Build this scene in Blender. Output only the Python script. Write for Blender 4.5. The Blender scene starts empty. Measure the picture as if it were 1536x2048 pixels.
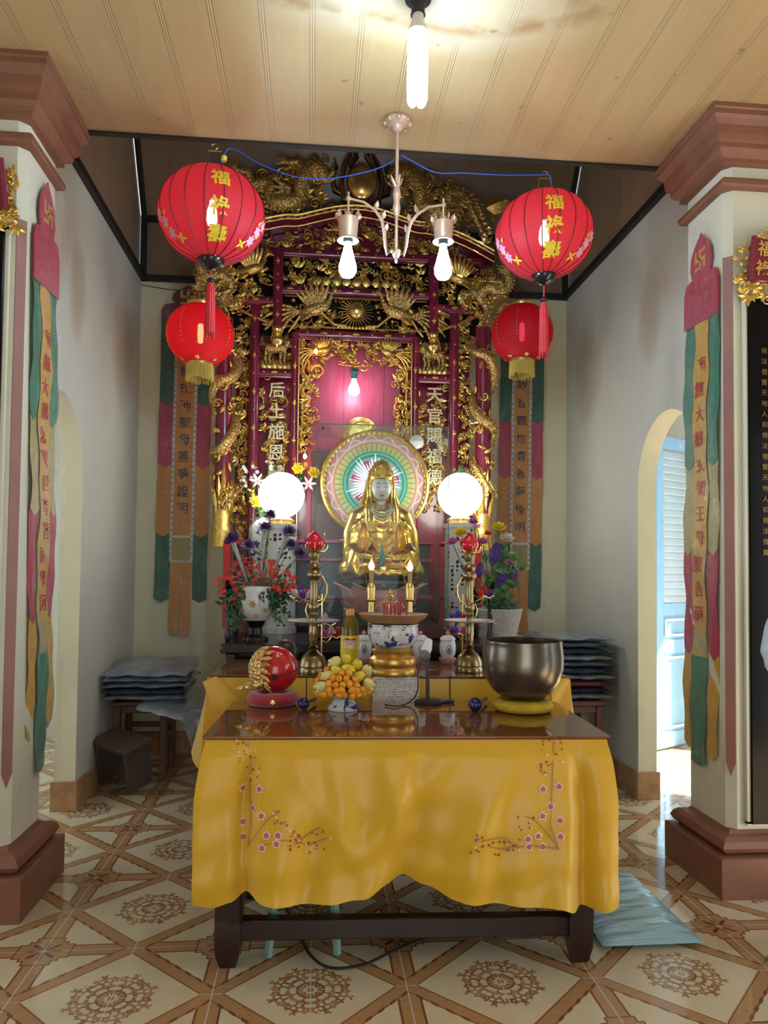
WORLD, SUN, EXPO = 4.2, 46.0, -0.2
L_CFL, L_BULB, L_NICHE, L_GLOBE, L_LANT = 110., 115., 55., 16., 48.
import bpy, math, random
from mathutils import Vector, Matrix, Euler
PI = math.pi
SC = bpy.context.scene
COL = SC.collection
rnd = random.Random(7)

# ------------------------------------------------------------------ camera
FPX, CX, CY, EYE = 1475.0, 768.0, 1090.0, 1.4          # focal length and principal point for a 1536x2048 frame
YAW, PIT, ROL = math.radians(5.42), math.radians(2.07), 0.010
_sy, _cy, _sp, _cp = math.sin(YAW), math.cos(YAW), math.sin(PIT), math.cos(PIT)
FW = Vector((_sy*_cp, _cy*_cp, _sp)); _R0 = Vector((_cy, -_sy, 0)); _U0 = Vector((-_sy*_sp, -_cy*_sp, _cp))
RT = math.cos(ROL)*_R0 + math.sin(ROL)*_U0
UP = math.cos(ROL)*_U0 - math.sin(ROL)*_R0
cam_data = bpy.data.cameras.new('camera'); cam = bpy.data.objects.new('camera', cam_data); COL.objects.link(cam)
cam.matrix_world = Matrix(((RT.x, UP.x, -FW.x, 0), (RT.y, UP.y, -FW.y, 0), (RT.z, UP.z, -FW.z, EYE), (0, 0, 0, 1)))
cam_data.sensor_width = 36; cam_data.lens = FPX/2048*36; cam_data.shift_y = (CY-1024)/2048
cam_data.clip_start = .05
SC.camera = cam

def _ray(x, y):
    return FW + RT*((x-CX)/FPX) - UP*((y-CY)/FPX)
def at(x, y, Y):                       # the point of the vertical plane at depth Y seen at (x, y)
    d = _ray(x, y); t = Y/d.y
    return Vector((d.x*t, Y, EYE + d.z*t))
def atz(x, y, z=0.):                   # the point of the horizontal plane at height z
    d = _ray(x, y); t = (z-EYE)/d.z
    return Vector((d.x*t, d.y*t, z))
def atx(x, y, X):
    d = _ray(x, y); t = X/d.x
    return Vector((X, d.y*t, EYE + d.z*t))
def px(Y):                             # metres per pixel at depth Y
    return Y/FPX

# ------------------------------------------------------------------ mesh builder
def frame(o, u, v, w):                 # matrix whose axes are u, v, w at o
    u, v, w = Vector(u), Vector(v), Vector(w)
    return Matrix(((u.x, v.x, w.x, o[0]), (u.y, v.y, w.y, o[1]), (u.z, v.z, w.z, o[2]), (0, 0, 0, 1)))
def FACE(o):                           # a plane facing the viewer: local x right, y up, z out of the wall
    return frame(o, (1, 0, 0), (0, 0, 1), (0, -1, 0))
def look(o, d, up=(0, 0, 1)):          # local z along d
    d = Vector(d).normalized(); up = Vector(up)
    if abs(d.dot(up)) > .99: up = Vector((0, 1, 0))
    u = up.cross(d).normalized(); v = d.cross(u)
    return frame(o, u, v, d)
def R3(x=0, y=0, z=0): return Euler((x, y, z)).to_matrix().to_4x4()
def T3(x=0, y=0, z=0): return Matrix.Translation((x, y, z))

class MB:
    def __init__(s): s.v = []; s.f = []; s.m = []; s.k = 0
    def add(s, vs, fs, M=None):
        n = len(s.v)
        s.v.extend([(M @ Vector(p))[:] for p in vs] if M is not None else [tuple(p) for p in vs])
        s.f.extend([tuple(i+n for i in f) for f in fs]); s.m.extend([s.k]*len(fs)); return s
    def box(s, c, d, M=None, b=0.):
        hx, hy, hz = d[0]/2, d[1]/2, d[2]/2
        cx, cy, cz = c
        if b <= 0:
            vs = [(cx+x*hx, cy+y*hy, cz+z*hz) for x in (-1, 1) for y in (-1, 1) for z in (-1, 1)]
            return s.add(vs, [(0, 1, 3, 2), (4, 6, 7, 5), (0, 4, 5, 1), (2, 3, 7, 6), (0, 2, 6, 4), (1, 5, 7, 3)], M)
        b = min(b, hx*.9, hy*.9, hz*.9); vs = []; ix = {}
        for x in (-1, 1):
            for y in (-1, 1):
                for z in (-1, 1):
                    for a in range(3):
                        ix[(x, y, z, a)] = len(vs)
                        vs.append((cx+x*(hx-(b if a != 0 else 0)), cy+y*(hy-(b if a != 1 else 0)), cz+z*(hz-(b if a != 2 else 0))))
        fs = []
        def q(l): fs.append(tuple(ix[k] for k in l))
        for e in (-1, 1):
            o = 1 if e > 0 else -1
            sq = [(-1, -1), (1, -1), (1, 1), (-1, 1)][::o]
            q([(e, y, z, 0) for y, z in sq]); q([(z, e, y, 1) for y, z in sq]); q([(y, z, e, 2) for y, z in sq])
        for e in (-1, 1):
            for g in (-1, 1):
                o = e*g > 0
                l = [(e, g, -1, 0), (e, g, -1, 1), (e, g, 1, 1), (e, g, 1, 0)]; q(l if o else l[::-1])
                l = [(-1, e, g, 1), (-1, e, g, 2), (1, e, g, 2), (1, e, g, 1)]; q(l if o else l[::-1])
                l = [(g, -1, e, 2), (g, -1, e, 0), (g, 1, e, 0), (g, 1, e, 2)]; q(l if o else l[::-1])
                for h in (-1, 1):
                    l = [(e, g, h, 0), (e, g, h, 1), (e, g, h, 2)]; q(l if e*g*h > 0 else l[::-1])
        return s.add(vs, fs, M)
    def lathe(s, prof, n=24, c=(0, 0, 0), M=None, a0=0., a1=2*PI, sx=1., sy=1.):
        full = abs(a1-a0-2*PI) < 1e-6; m = n if full else n+1
        vs = [(c[0]+r*sx*math.cos(a0+(a1-a0)*i/n), c[1]+r*sy*math.sin(a0+(a1-a0)*i/n), c[2]+z) for r, z in prof for i in range(m)]
        fs = []
        for j in range(len(prof)-1):
            for i in range(n):
                k = (i+1) % m
                fs.append((j*m+i, j*m+k, (j+1)*m+k, (j+1)*m+i))
        if full:
            if prof[0][0] > 1e-5: fs.append(tuple(range(m))[::-1])
            if prof[-1][0] > 1e-5: fs.append(tuple((len(prof)-1)*m+i for i in range(m)))
        return s.add(vs, fs, M)
    def tube(s, pts, r, n=8, M=None, closed=False, flat=None):
        pts = [Vector(p) for p in pts]; L = len(pts)
        if L < 2: return s
        rs = list(r) if isinstance(r, (list, tuple)) else [r]*L
        vs, fs = [], []
        t0 = (pts[1]-pts[0]).normalized(); up = Vector((0, 0, 1)) if abs(t0.z) < .9 else Vector((0, 1, 0))
        u = up.cross(t0).normalized()
        for i in range(L):
            a = pts[(i-1) % L] if closed else pts[max(i-1, 0)]; b = pts[(i+1) % L] if closed else pts[min(i+1, L-1)]
            t = (b-a)
            t = t.normalized() if t.length > 1e-9 else t0
            u = (u - t*u.dot(t)); u = u.normalized() if u.length > 1e-6 else t.orthogonal().normalized()
            w = t.cross(u)
            for k in range(n):
                g = 2*PI*k/n
                vs.append(pts[i] + (u*math.cos(g) + w*math.sin(g)*(flat or 1.))*rs[i])
        for i in range(L if closed else L-1):
            j = (i+1) % L
            for k in range(n):
                l = (k+1) % n
                fs.append((i*n+k, i*n+l, j*n+l, j*n+k))
        if not closed:
            fs.append(tuple(range(n))[::-1]); fs.append(tuple((L-1)*n+k for k in range(n)))
        return s.add(vs, fs, M)
    def sph(s, c, r, nu=14, nv=8, M=None):
        r = (r, r, r) if not isinstance(r, (tuple, list)) else r
        vs = [(c[0], c[1], c[2]-r[2])]; fs = []
        for j in range(1, nv):
            a = -PI/2 + PI*j/nv
            for i in range(nu):
                g = 2*PI*i/nu
                vs.append((c[0]+r[0]*math.cos(a)*math.cos(g), c[1]+r[1]*math.cos(a)*math.sin(g), c[2]+r[2]*math.sin(a)))
        vs.append((c[0], c[1], c[2]+r[2])); e = len(vs)-1
        for i in range(nu):
            k = (i+1) % nu
            fs.append((0, 1+k, 1+i)); fs.append((e, e-nu+i, e-nu+k))
            for j in range(nv-2):
                fs.append((1+j*nu+i, 1+j*nu+k, 1+(j+1)*nu+k, 1+(j+1)*nu+i))
        return s.add(vs, fs, M)
    def torus(s, c, R, r, nu=28, nv=8, M=None, rz=None):
        pr = [(R+r*math.cos(2*PI*j/nv), (rz or r)*math.sin(2*PI*j/nv)) for j in range(nv)]
        vs = [(c[0]+p*math.cos(2*PI*i/nu), c[1]+p*math.sin(2*PI*i/nu), c[2]+z) for i in range(nu) for p, z in pr]
        fs = [(i*nv+j, ((i+1) % nu)*nv+j, ((i+1) % nu)*nv+(j+1) % nv, i*nv+(j+1) % nv) for i in range(nu) for j in range(nv)]
        return s.add(vs, fs, M)
    def prism(s, pts, h, M=None):      # polygon in local xy (counter-clockwise), extruded 0..h along local z
        n = len(pts)
        a = sum(pts[i][0]*pts[(i+1) % n][1]-pts[(i+1) % n][0]*pts[i][1] for i in range(n))
        if a < 0: pts = pts[::-1]
        vs = [(p[0], p[1], 0) for p in pts] + [(p[0], p[1], h) for p in pts]
        fs = [tuple(range(n))[::-1], tuple(range(n, 2*n))] + [(i, (i+1) % n, n+(i+1) % n, n+i) for i in range(n)]
        return s.add(vs, fs, M)
    def grid(s, fn, nu, nv, M=None):
        vs = [fn(i/nu, j/nv) for j in range(nv+1) for i in range(nu+1)]
        fs = [(j*(nu+1)+i, j*(nu+1)+i+1, (j+1)*(nu+1)+i+1, (j+1)*(nu+1)+i) for j in range(nv) for i in range(nu)]
        return s.add(vs, fs, M)
    def leaf(s, M, L, W, h=None, bend=0., n=4, sh=.45):   # pointed pillow leaf along local x, raised along z
        h = W*.3 if h is None else h
        vs, fs = [(0, 0, 0)], []
        for i in range(1, n):
            t = i/n; w = W/2*(math.sin(PI*t**sh/1.) if sh else 1.); w = W/2*math.sin(PI*(t**.75))
            z = bend*t*t*L; hh = h*math.sin(PI*t)
            vs += [(t*L, w, z), (t*L, 0, z+hh), (t*L, -w, z), (t*L, 0, z-hh*.3)]
        vs.append((L, 0, bend*L)); e = len(vs)-1
        fs += [(0, 2, 1), (0, 3, 2), (0, 4, 3), (0, 1, 4)]
        for i in range(n-2):
            a = 1+4*i; b = a+4
            for k in range(4): fs.append((a+k, a+(k+1) % 4, b+(k+1) % 4, b+k))
        a = 1+4*(n-2)
        for k in range(4): fs.append((a+k, a+(k+1) % 4, e))
        return s.add(vs, fs, M)
    def mesh(s, name, mats, smooth=True, ang=40):
        me = bpy.data.meshes.new(name); me.from_pydata(s.v, [], s.f)
        for m in (mats if isinstance(mats, (list, tuple)) else [mats]): me.materials.append(m)
        if any(s.m): me.polygons.foreach_set('material_index', s.m)
        if smooth:
            me.polygons.foreach_set('use_smooth', [True]*len(s.f))
            try: me.set_sharp_from_angle(angle=math.radians(ang))
            except Exception: pass
        me.update(); return me

# ------------------------------------------------------------------ objects
def tag(o, label=None, cat=None, group=None, kind=None):
    if label: o['label'] = label
    if cat: o['category'] = cat
    if group: o['group'] = group
    if kind: o['kind'] = kind
    return o
def thing(name, label, cat, loc=(0, 0, 0), rz=0., group=None, kind=None):
    o = bpy.data.objects.new(name, None); COL.objects.link(o); o.empty_display_size = .05
    o.location = loc; o.rotation_euler = (0, 0, rz)
    return tag(o, label, cat, group, kind)
def part(name, mb, mat, parent=None, smooth=True, ang=40, label=None, world=True, kind=None):
    """links mb as one mesh object; world=True: mb is in world coordinates, re-based on the parent's origin"""
    me = mb.mesh(name, mat, smooth, ang) if isinstance(mb, MB) else mb
    o = bpy.data.objects.new(name, me); COL.objects.link(o)
    if parent is not None:
        if world:
            M = Matrix.Identity(4); p = parent
            while p is not None:
                M = (Matrix.Translation(p.location) @ p.rotation_euler.to_matrix().to_4x4()) @ M; p = p.parent
            me.transform(M.inverted())
        o.parent = parent
    tag(o, label, kind=kind); return o
def solo(name, mb, mat, label, cat, group=None, kind=None, smooth=True, ang=40, base=None):
    """a thing that is one mesh; its origin goes to base (default: middle of its foot)"""
    me = mb.mesh(name, mat, smooth, ang) if isinstance(mb, MB) else mb
    xs = [v.co for v in me.vertices]
    if base is None:
        base = ((min(p.x for p in xs)+max(p.x for p in xs))/2, (min(p.y for p in xs)+max(p.y for p in xs))/2, min(p.z for p in xs))
    me.transform(Matrix.Translation(-Vector(base)))
    o = bpy.data.objects.new(name, me); COL.objects.link(o); o.location = base
    return tag(o, label, cat, group, kind)
def struct(name, mb, mat, parent=None, smooth=False, label=None):
    o = part(name, mb, mat, parent, smooth)
    if parent is None: o['kind'] = 'structure'
    if label: o['label'] = label
    return o
def kids(o): return [c for c in bpy.data.objects if c.parent is o]
def dup(root, loc, rz=None, label=None, group=None, rot=None, scale=None):
    r = root.copy(); COL.objects.link(r); r.location = loc
    if rz is not None: r.rotation_euler = (0, 0, rz)
    if rot is not None: r.rotation_euler = rot
    if scale is not None: r.scale = (scale,)*3 if not isinstance(scale, tuple) else scale
    if label: r['label'] = label
    if group: r['group'] = group
    for ch in kids(root):
        c = ch.copy(); COL.objects.link(c); c.parent = r
        for g in kids(ch):
            d = g.copy(); COL.objects.link(d); d.parent = c
    return r

# ------------------------------------------------------------------ text
_tc = {}
def glyph(ch, extrude=.06, offset=.012):
    """one character (or a line), centred, one unit high: verts, faces"""
    k = (ch, extrude, offset)
    if k not in _tc:
        c = bpy.data.curves.new('glyph', 'FONT'); c.body = ch; c.size = 1; c.extrude = extrude/2; c.offset = offset
        c.align_x = 'CENTER'; c.align_y = 'CENTER'; c.resolution_u = 2
        o = bpy.data.objects.new('glyph', c); COL.objects.link(o)
        bpy.context.view_layer.update()
        me = bpy.data.meshes.new_from_object(o.evaluated_get(bpy.context.evaluated_depsgraph_get()))
        vs = [v.co.copy() for v in me.vertices]; fs = [tuple(p.vertices) for p in me.polygons]
        if vs and len(ch) == 1:
            ax = (min(v.x for v in vs)+max(v.x for v in vs))/2; ay = (min(v.y for v in vs)+max(v.y for v in vs))/2
            vs = [Vector((v.x-ax, v.y-ay, v.z)) for v in vs]
        bpy.data.objects.remove(o); bpy.data.curves.remove(c); bpy.data.meshes.remove(me)
        _tc[k] = (vs, fs)
    return _tc[k]
def put_text(mb, ch, M, size, extrude=.06, offset=.012, sx=1., warp=None):
    vs, fs = glyph(ch, extrude, offset)
    S = [Vector((v.x*size*sx, v.y*size, v.z*size)) for v in vs]
    if warp: S = [warp(p) for p in S]
    mb.add(S, fs, M)
def manji(mb, M, s, h=.004):           # right-facing temple emblem, s = half size
    w = s*.3
    for pts in ([(-w/2, -s), (w/2, -s), (w/2, s), (-w/2, s)], [(-s, -w/2), (s, -w/2), (s, w/2), (-s, w/2)],
                [(w/2, s-w), (s, s-w), (s, s), (w/2, s)], [(-s, -s), (-w/2, -s), (-w/2, -s+w), (-s, -s+w)],
                [(s-w, -s), (s, -s), (s, -w/2), (s-w, -w/2)], [(-s, w/2), (-s+w, w/2), (-s+w, s), (-s, s)]):
        mb.prism(pts, h, M)

# ------------------------------------------------------------------ materials
class X:                               # arithmetic on shader sockets
    def __init__(s, t, k): s.t = t; s.k = k
    def _o(s, op, *a):
        n = s.t.nodes.new('ShaderNodeMath'); n.operation = op
        for i, b in enumerate((s,)+a):
            if isinstance(b, X): s.t.links.new(b.k, n.inputs[i])
            else: n.inputs[i].default_value = b
        return X(s.t, n.outputs[0])
    def __add__(s, b): return s._o('ADD', b)
    __radd__ = __add__
    def __sub__(s, b): return s._o('SUBTRACT', b)
    def __rsub__(s, b): return (s*-1.)+b
    def __mul__(s, b): return s._o('MULTIPLY', b)
    __rmul__ = __mul__
    def __truediv__(s, b): return s._o('DIVIDE', b)
    def lt(s, b): return s._o('LESS_THAN', b)
    def gt(s, b): return s._o('GREATER_THAN', b)
    def abs(s): return s._o('ABSOLUTE')
    def fract(s): return s._o('FRACT')
    def floor(s): return s._o('FLOOR')
    def sin(s): return s._o('SINE')
    def cos(s): return s._o('COSINE')
    def sqrt(s): return s._o('SQRT')
    def max(s, b): return s._o('MAXIMUM', b)
    def min(s, b): return s._o('MINIMUM', b)
    def pow(s, b): return s._o('POWER', b)
    def atan2(s, b): return s._o('ARCTAN2', b)
    def near(s, c, w): return s._o('COMPARE', c, w)
    def clamp(s):
        r = s._o('ADD', 0.); r.k.node.use_clamp = True; return r
def srgb(r, g, b):
    f = lambda c: (c/255/12.92) if c/255 <= .04045 else ((c/255+.055)/1.055)**2.4
    return (f(r), f(g), f(b))
class Mat:
    def __init__(s, name, col=(.8, .8, .8), rough=.5, metal=0., **kw):
        s.m = bpy.data.materials.new(name); s.m.use_nodes = True; s.t = s.m.node_tree
        s.b = s.t.nodes['Principled BSDF']; s.out = s.t.nodes['Material Output']
        s.set('Base Color', col); s.set('Roughness', rough); s.set('Metallic', metal)
        for k, v in kw.items(): s.set(k.replace('_', ' '), v)
        s._co = {}
    def set(s, k, v):
        i = s.b.inputs[k]
        if isinstance(v, X): s.t.links.new(v.k, i)
        elif isinstance(v, (tuple, list)): i.default_value = tuple(v)+((1,) if len(v) == 3 and len(i.default_value) == 4 else ())
        else: i.default_value = v
        return s
    def co(s, which='Object'):
        if which not in s._co:
            n = s.t.nodes.new('ShaderNodeTexCoord'); x = s.t.nodes.new('ShaderNodeSeparateXYZ')
            if which == 'World':
                n = s.t.nodes.new('ShaderNodeNewGeometry'); o = n.outputs['Position']
            else: o = n.outputs[which]
            s.t.links.new(o, x.inputs[0]); s._co[which] = (o, X(s.t, x.outputs[0]), X(s.t, x.outputs[1]), X(s.t, x.outputs[2]))
        return s._co[which]
    def noise(s, scale=5., detail=3., rough=.55, which='Object', stretch=None, dist=0.):
        n = s.t.nodes.new('ShaderNodeTexNoise'); n.inputs['Scale'].default_value = scale; n.inputs['Detail'].default_value = detail
        n.inputs['Roughness'].default_value = rough; n.inputs['Distortion'].default_value = dist
        v = s.co(which)[0]
        if stretch:
            mp = s.t.nodes.new('ShaderNodeMapping'); mp.inputs['Scale'].default_value = stretch; s.t.links.new(v, mp.inputs[0]); v = mp.outputs[0]
        s.t.links.new(v, n.inputs['Vector']); return X(s.t, n.outputs['Fac'] if 'Fac' in n.outputs else n.outputs[0])
    def voronoi(s, scale=20., which='Object', feature='F1', stretch=None):
        n = s.t.nodes.new('ShaderNodeTexVoronoi'); n.inputs['Scale'].default_value = scale; n.feature = feature
        v = s.co(which)[0]
        if stretch:
            mp = s.t.nodes.new('ShaderNodeMapping'); mp.inputs['Scale'].default_value = stretch; s.t.links.new(v, mp.inputs[0]); v = mp.outputs[0]
        s.t.links.new(v, n.inputs['Vector']); return X(s.t, n.outputs['Distance'])
    def mix(s, fac, a, b):
        n = s.t.nodes.new('ShaderNodeMix'); n.data_type = 'RGBA'
        for i, v in ((0, fac), (6, a), (7, b)):
            if isinstance(v, X): s.t.links.new(v.k, n.inputs[i])
            elif i == 0: n.inputs[0].default_value = v
            else: n.inputs[i].default_value = tuple(v)+(1,)
        return X(s.t, n.outputs[2])
    def ramp(s, x, a, b):              # linear 0..1 between a and b, clamped
        n = s.t.nodes.new('ShaderNodeMapRange'); n.inputs[1].default_value = a; n.inputs[2].default_value = b
        s.t.links.new(x.k, n.inputs[0]); return X(s.t, n.outputs[0])
    def bump(s, h, strength=.3, dist=.01):
        n = s.t.nodes.new('ShaderNodeBump'); n.inputs['Strength'].default_value = strength; n.inputs['Distance'].default_value = dist
        s.t.links.new(h.k, n.inputs['Height']); s.t.links.new(n.outputs[0], s.b.inputs['Normal']); return s
    def glow(s, col, k): s.set('Emission Color', col); s.set('Emission Strength', k); return s
def simple(name, col, rough=.5, metal=0., var=.0, scale=8., bump=0., bscale=40., **kw):
    M = Mat(name, col, rough, metal, **kw)
    if var:
        n = M.ramp(M.noise(scale, 4), .3, .7)
        M.set('Base Color', M.mix(n, tuple(c*(1-var) for c in col), tuple(min(1, c*(1+var*.6)) for c in col)))
    if bump: M.bump(M.noise(bscale, 3), bump, .01)
    return M.m
def lamp_mat(name, col, k):
    M = Mat(name, (0, 0, 0), .5); M.glow(col, k); return M.m
# ------------------------------------------------------------------ the room: metres, x right, y deep, z up
XL, XR, YB = -1.36, 2.03, 5.80        # alcove walls
WT = .12                              # wall thickness
AY0, AY1, ASP, AAP = 3.70, 4.47, 1.93, 2.355   # arches in the side walls
YE, ZC = 3.585, 3.50                  # front ceiling: its rear edge, its height
OXL, OXR, YF = -3.2, 3.75, -1.6       # outer walls of the aisles, open front

def plaster(name, col, stain=0.):
    M = Mat(name, col, .75)
    n = M.ramp(M.noise(1.3, 5, .6), .35, .7); n2 = M.ramp(M.noise(9, 4), .4, .75)
    c = M.mix(n*.45, col, tuple(v*.86 for v in col)); c = M.mix(n2*.18, c, tuple(v*.75 for v in col))
    if stain:
        _, x, y, z = M.co('World')
        s = M.ramp(M.noise(2.2, 4, .65, which='World', stretch=(1, 1, .5)), .55, .75)*M.ramp(z, 1.6, .1)*stain
        c = M.mix(s, c, (.30, .27, .18))
        if stain < .5:                                         # soft-edged brown ellipses on the alcove's side walls
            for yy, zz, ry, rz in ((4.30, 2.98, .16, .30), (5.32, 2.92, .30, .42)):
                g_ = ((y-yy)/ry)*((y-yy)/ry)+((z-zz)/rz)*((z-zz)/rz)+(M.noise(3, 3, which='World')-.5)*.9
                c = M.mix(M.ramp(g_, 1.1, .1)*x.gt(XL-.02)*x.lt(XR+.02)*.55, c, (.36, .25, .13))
    M.set('Base Color', c); M.bump(M.noise(60, 3), .06, .004); return M.m
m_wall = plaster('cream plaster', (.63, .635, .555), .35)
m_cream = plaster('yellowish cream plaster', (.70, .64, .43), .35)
m_pillar = plaster('pillar paint', (.70, .70, .57), .9)

# floor: glazed tiles, a lattice of diamonds with medallions and stars
FP, FX, FY = .648, .332, 2.853
M = Mat('floor tiles', (.6, .5, .33), .07, Specular_IOR_Level=.55)
_, wx, wy, wz = M.co('World')
u = ((wx-FX)/FP).fract()-.5; v = ((wy-FY)/FP).fract()-.5       # medallion at the cell's centre, stars at its corners
a, b = u.abs(), v.abs(); d = a+b
r = (u*u+v*v).sqrt(); th = v.atan2(u)
su, sv = (a-.5), (b-.5); sr = (su*su+sv*sv).sqrt(); sth = sv.atan2(su)
cream = M.mix(M.ramp(M.noise(7, 4, which='World'), .3, .7), (.66, .575, .40), (.58, .49, .32))
tan = M.mix(M.ramp(M.noise(26, 4, which='World', stretch=(1, 3, 1)), .3, .7), (.45, .26, .12), (.385, .21, .09))
dark = (.20, .075, .035)
c = cream
edge = a.max(b).gt(.440)                                        # straight bands along the rows of stars
c = M.mix(edge, c, tan); c = M.mix(a.max(b).near(.443, .006), c, dark)
c = M.mix(d.near(.5, .062), c, tan)                             # diagonal bands
teeth = (u*95.).sin().gt(0.)*.009
c = M.mix((d-.553).abs().lt(teeth+.004)+(d-.447).abs().lt(.0045), c, dark)
sq = (.5-a).max(.5-b); st_ = (.5-a).min(.5-b)                   # stepped square with an eight-pointed star
c = M.mix((sq.lt(.105)+sq.lt(.15)*st_.lt(.075)).clamp(), c, tan)
c = M.mix((sq.near(.105, .005)*st_.gt(.075)+sq.near(.15, .005)*st_.lt(.078)+st_.near(.075, .005)*sq.gt(.105)*sq.lt(.15)).clamp(), c, dark)
c = M.mix(sr.lt((sth*8.).cos()*.040+.066), c, (.19, .045, .028))
c = M.mix(sr.lt((sth*8.).cos()*.01+.022), c, tan)
petal = (th*4.).cos().abs()
env = r.lt(petal*.075+.125)
ph = ((th/(PI/4)).fract()-.5).abs()*(PI/4)                       # eight-fold lace of loops and leaves
qx, qy = r*ph.cos(), r*ph.sin()
def loop(x0, y0, R_, w):
    dx, dy = qx-x0, qy-y0; return ((dx*dx+dy*dy).sqrt()-R_).abs().lt(w)
def blob(x0, y0, rx, ry):
    dx, dy = (qx-x0)/rx, (qy-y0)/ry; return (dx*dx+dy*dy).lt(1.)
lace = loop(.085, .024, .026, .007)+loop(.135, .040, .024, .008)+loop(.175, .018, .018, .006)+blob(.205, .0, .020, .013)+blob(.165, .062, .022, .013)+blob(.112, .0, .018, .008)+blob(.05, .010, .018, .008)+blob(.19, .048, .013, .011)+blob(.225, .012, .010, .006)
lace = lace.clamp()*M.noise(24, 3, which='World').gt(.36)
c = M.mix(lace*r.gt(.02)*d.lt(.43), c, M.mix(M.ramp(M.noise(18, 2, which='World'), .4, .6), (.40, .22, .11), (.27, .13, .06)))
c = M.mix(r.near(.07, .006)+r.lt(.018), c, (.24, .11, .05))
joint = a.lt(.0028)+(a-.5).abs().lt(.0028)+b.lt(.0022)+(b-.5).abs().lt(.0022)
c = M.mix(joint.clamp(), c, (.62, .58, .50))
M.set('Base Color', c); M.set('Roughness', M.ramp(M.noise(3, 4, which='World'), .2, .9)*.10+.05)
M.bump(joint.clamp()*-1., .25, .003)
m_floor = M.m

m_outfloor = simple('porch floor', (.62, .55, .45), .5, 0, .1)
# boards
def boards(name, base, axis, pitch, x0, lines=3, gw=.010, gloss=.35, dirt=0., stain=False):
    M = Mat(name, base, gloss); _, x, y, z = M.co('World')
    k = {'x': x, 'y': y}[axis]
    t = ((k-x0)/pitch).fract()*pitch
    plank = M.noise(.9, 0, which='World', stretch=(5.2 if axis == 'x' else .2, 5.2 if axis == 'y' else .2, .1))
    st = (18, 1.2, 1.2) if axis == 'x' else (1.2, 18, 1.2)
    g = M.ramp(M.noise(3, 5, .6, which='World', stretch=st), .3, .7)
    c = M.mix(g, tuple(v*1.03 for v in base), tuple(v*.93 for v in base)); c = M.mix(M.ramp(plank, .35, .65)*.3, c, tuple(v*.72 for v in base))
    gr = None
    for i in range(lines):
        q = t.near(.010+i*gw, .0022)
        gr = q if gr is None else gr+q
        c = M.mix(t.near(.010+(i+.5)*gw, .0022)*(.55 if i < lines-1 else 0.), c, tuple(min(1, v*1.35+.05) for v in base))
    c = M.mix(gr.clamp()*.75, c, tuple(v*.42 for v in base))
    if stain:                                                  # pale and brown patches where water came through round the lamp
        n = M.noise(2.1, 3, .5, which='World'); n2 = M.noise(6, 3, which='World')
        q = M.ramp(((x-.42)*(x-.42)*.9+(y-2.62)*(y-2.62)*6.5).sqrt()+(n-.5)*.5, .70, .40)
        c = M.mix(q*.35, c, (.66, .60, .48))
        ring = ((x-.42)*(x-.42)*.7+(y-2.56)*(y-2.56)*9.).sqrt()+(n-.5)*.45
        c = M.mix((M.ramp((ring-.5).abs(), .14, .01)*M.ramp(n2, .35, .55)*.9).clamp(), c, (.34, .20, .085))
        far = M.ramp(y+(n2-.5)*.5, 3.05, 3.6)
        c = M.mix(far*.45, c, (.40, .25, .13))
        c = M.mix(M.ramp(M.noise(14, 2, which='World'), .70, .74)*.6, c, (.2, .12, .06))
    M.set('Base Color', c); M.bump(gr*-1., .5, .004); return M.m
m_ceil = boards('ceiling boards', (.50, .345, .17), 'x', .1905, -.625, stain=True, gloss=.32)
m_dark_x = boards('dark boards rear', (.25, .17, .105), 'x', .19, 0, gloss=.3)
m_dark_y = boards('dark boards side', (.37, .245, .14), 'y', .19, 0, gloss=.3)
m_black = simple('black trim', (.012, .010, .010), .6)
m_brown = simple('brown moulding', (.235, .095, .055), .5, 0, .15, 5)
m_base = Mat('baseboard tile', (.45, .27, .14), .25)
m_base.set('Base Color', m_base.mix(m_base.ramp(m_base.noise(14, 5), .3, .7), (.50, .29, .14), (.34, .18, .08))); m_base = m_base.m
m_strip = simple('pinkish strip paint', (.32, .15, .13), .5, 0, .1)

mb = MB(); mb.box(((OXL+OXR)/2, (YF+6.6)/2-.2, -.05), (OXR-OXL+.3, 6.6-YF+.4, .1)); struct('floor', mb, m_floor)

# side walls with arched openings
def arch_wall(x, t, y0, y1, z1):
    """wall in the plane x..x+t; arch AY0..AY1"""
    mb = MB(); n = 24
    cyy, hw = (AY0+AY1)/2, (AY1-AY0)/2
    arc = [(cyy-hw*math.cos(PI*i/n), ASP+(AAP-ASP)*math.sin(PI*i/n)) for i in range(n+1)]
    for X_ in (x, x+t):
        def q(*p): mb.add([(X_, a, b) for a, b in p], [tuple(range(len(p)))])
        q((y0, 0), (AY0, 0), (AY0, ASP), (AY0, z1), (y0, z1)); q((AY1, 0), (y1, 0), (y1, z1), (AY1, z1), (AY1, ASP))
        for i in range(n):
            q(arc[i], arc[i+1], (arc[i+1][0], z1), (arc[i][0], z1))
    path = [(AY0, 0)]+arc+[(AY1, 0)]
    mb.k = 1
    for p, r in zip(path, path[1:]):
        mb.add([(x, p[0], p[1]), (x+t, p[0], p[1]), (x+t, r[0], r[1]), (x, r[0], r[1])], [(0, 1, 2, 3)])
    mb.k = 0
    for yy in (y0, y1):
        mb.add([(x, yy, 0), (x+t, yy, 0), (x+t, yy, z1), (x, yy, z1)], [(0, 1, 2, 3)])
    mb.add([(x, y0, z1), (x+t, y0, z1), (x+t, y1, z1), (x, y1, z1)], [(0, 1, 2, 3)])
    return mb
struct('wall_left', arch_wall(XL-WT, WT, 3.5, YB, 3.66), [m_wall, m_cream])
struct('wall_right', arch_wall(XR, WT, 3.5, YB, 3.66), [m_wall, m_cream])
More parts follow.
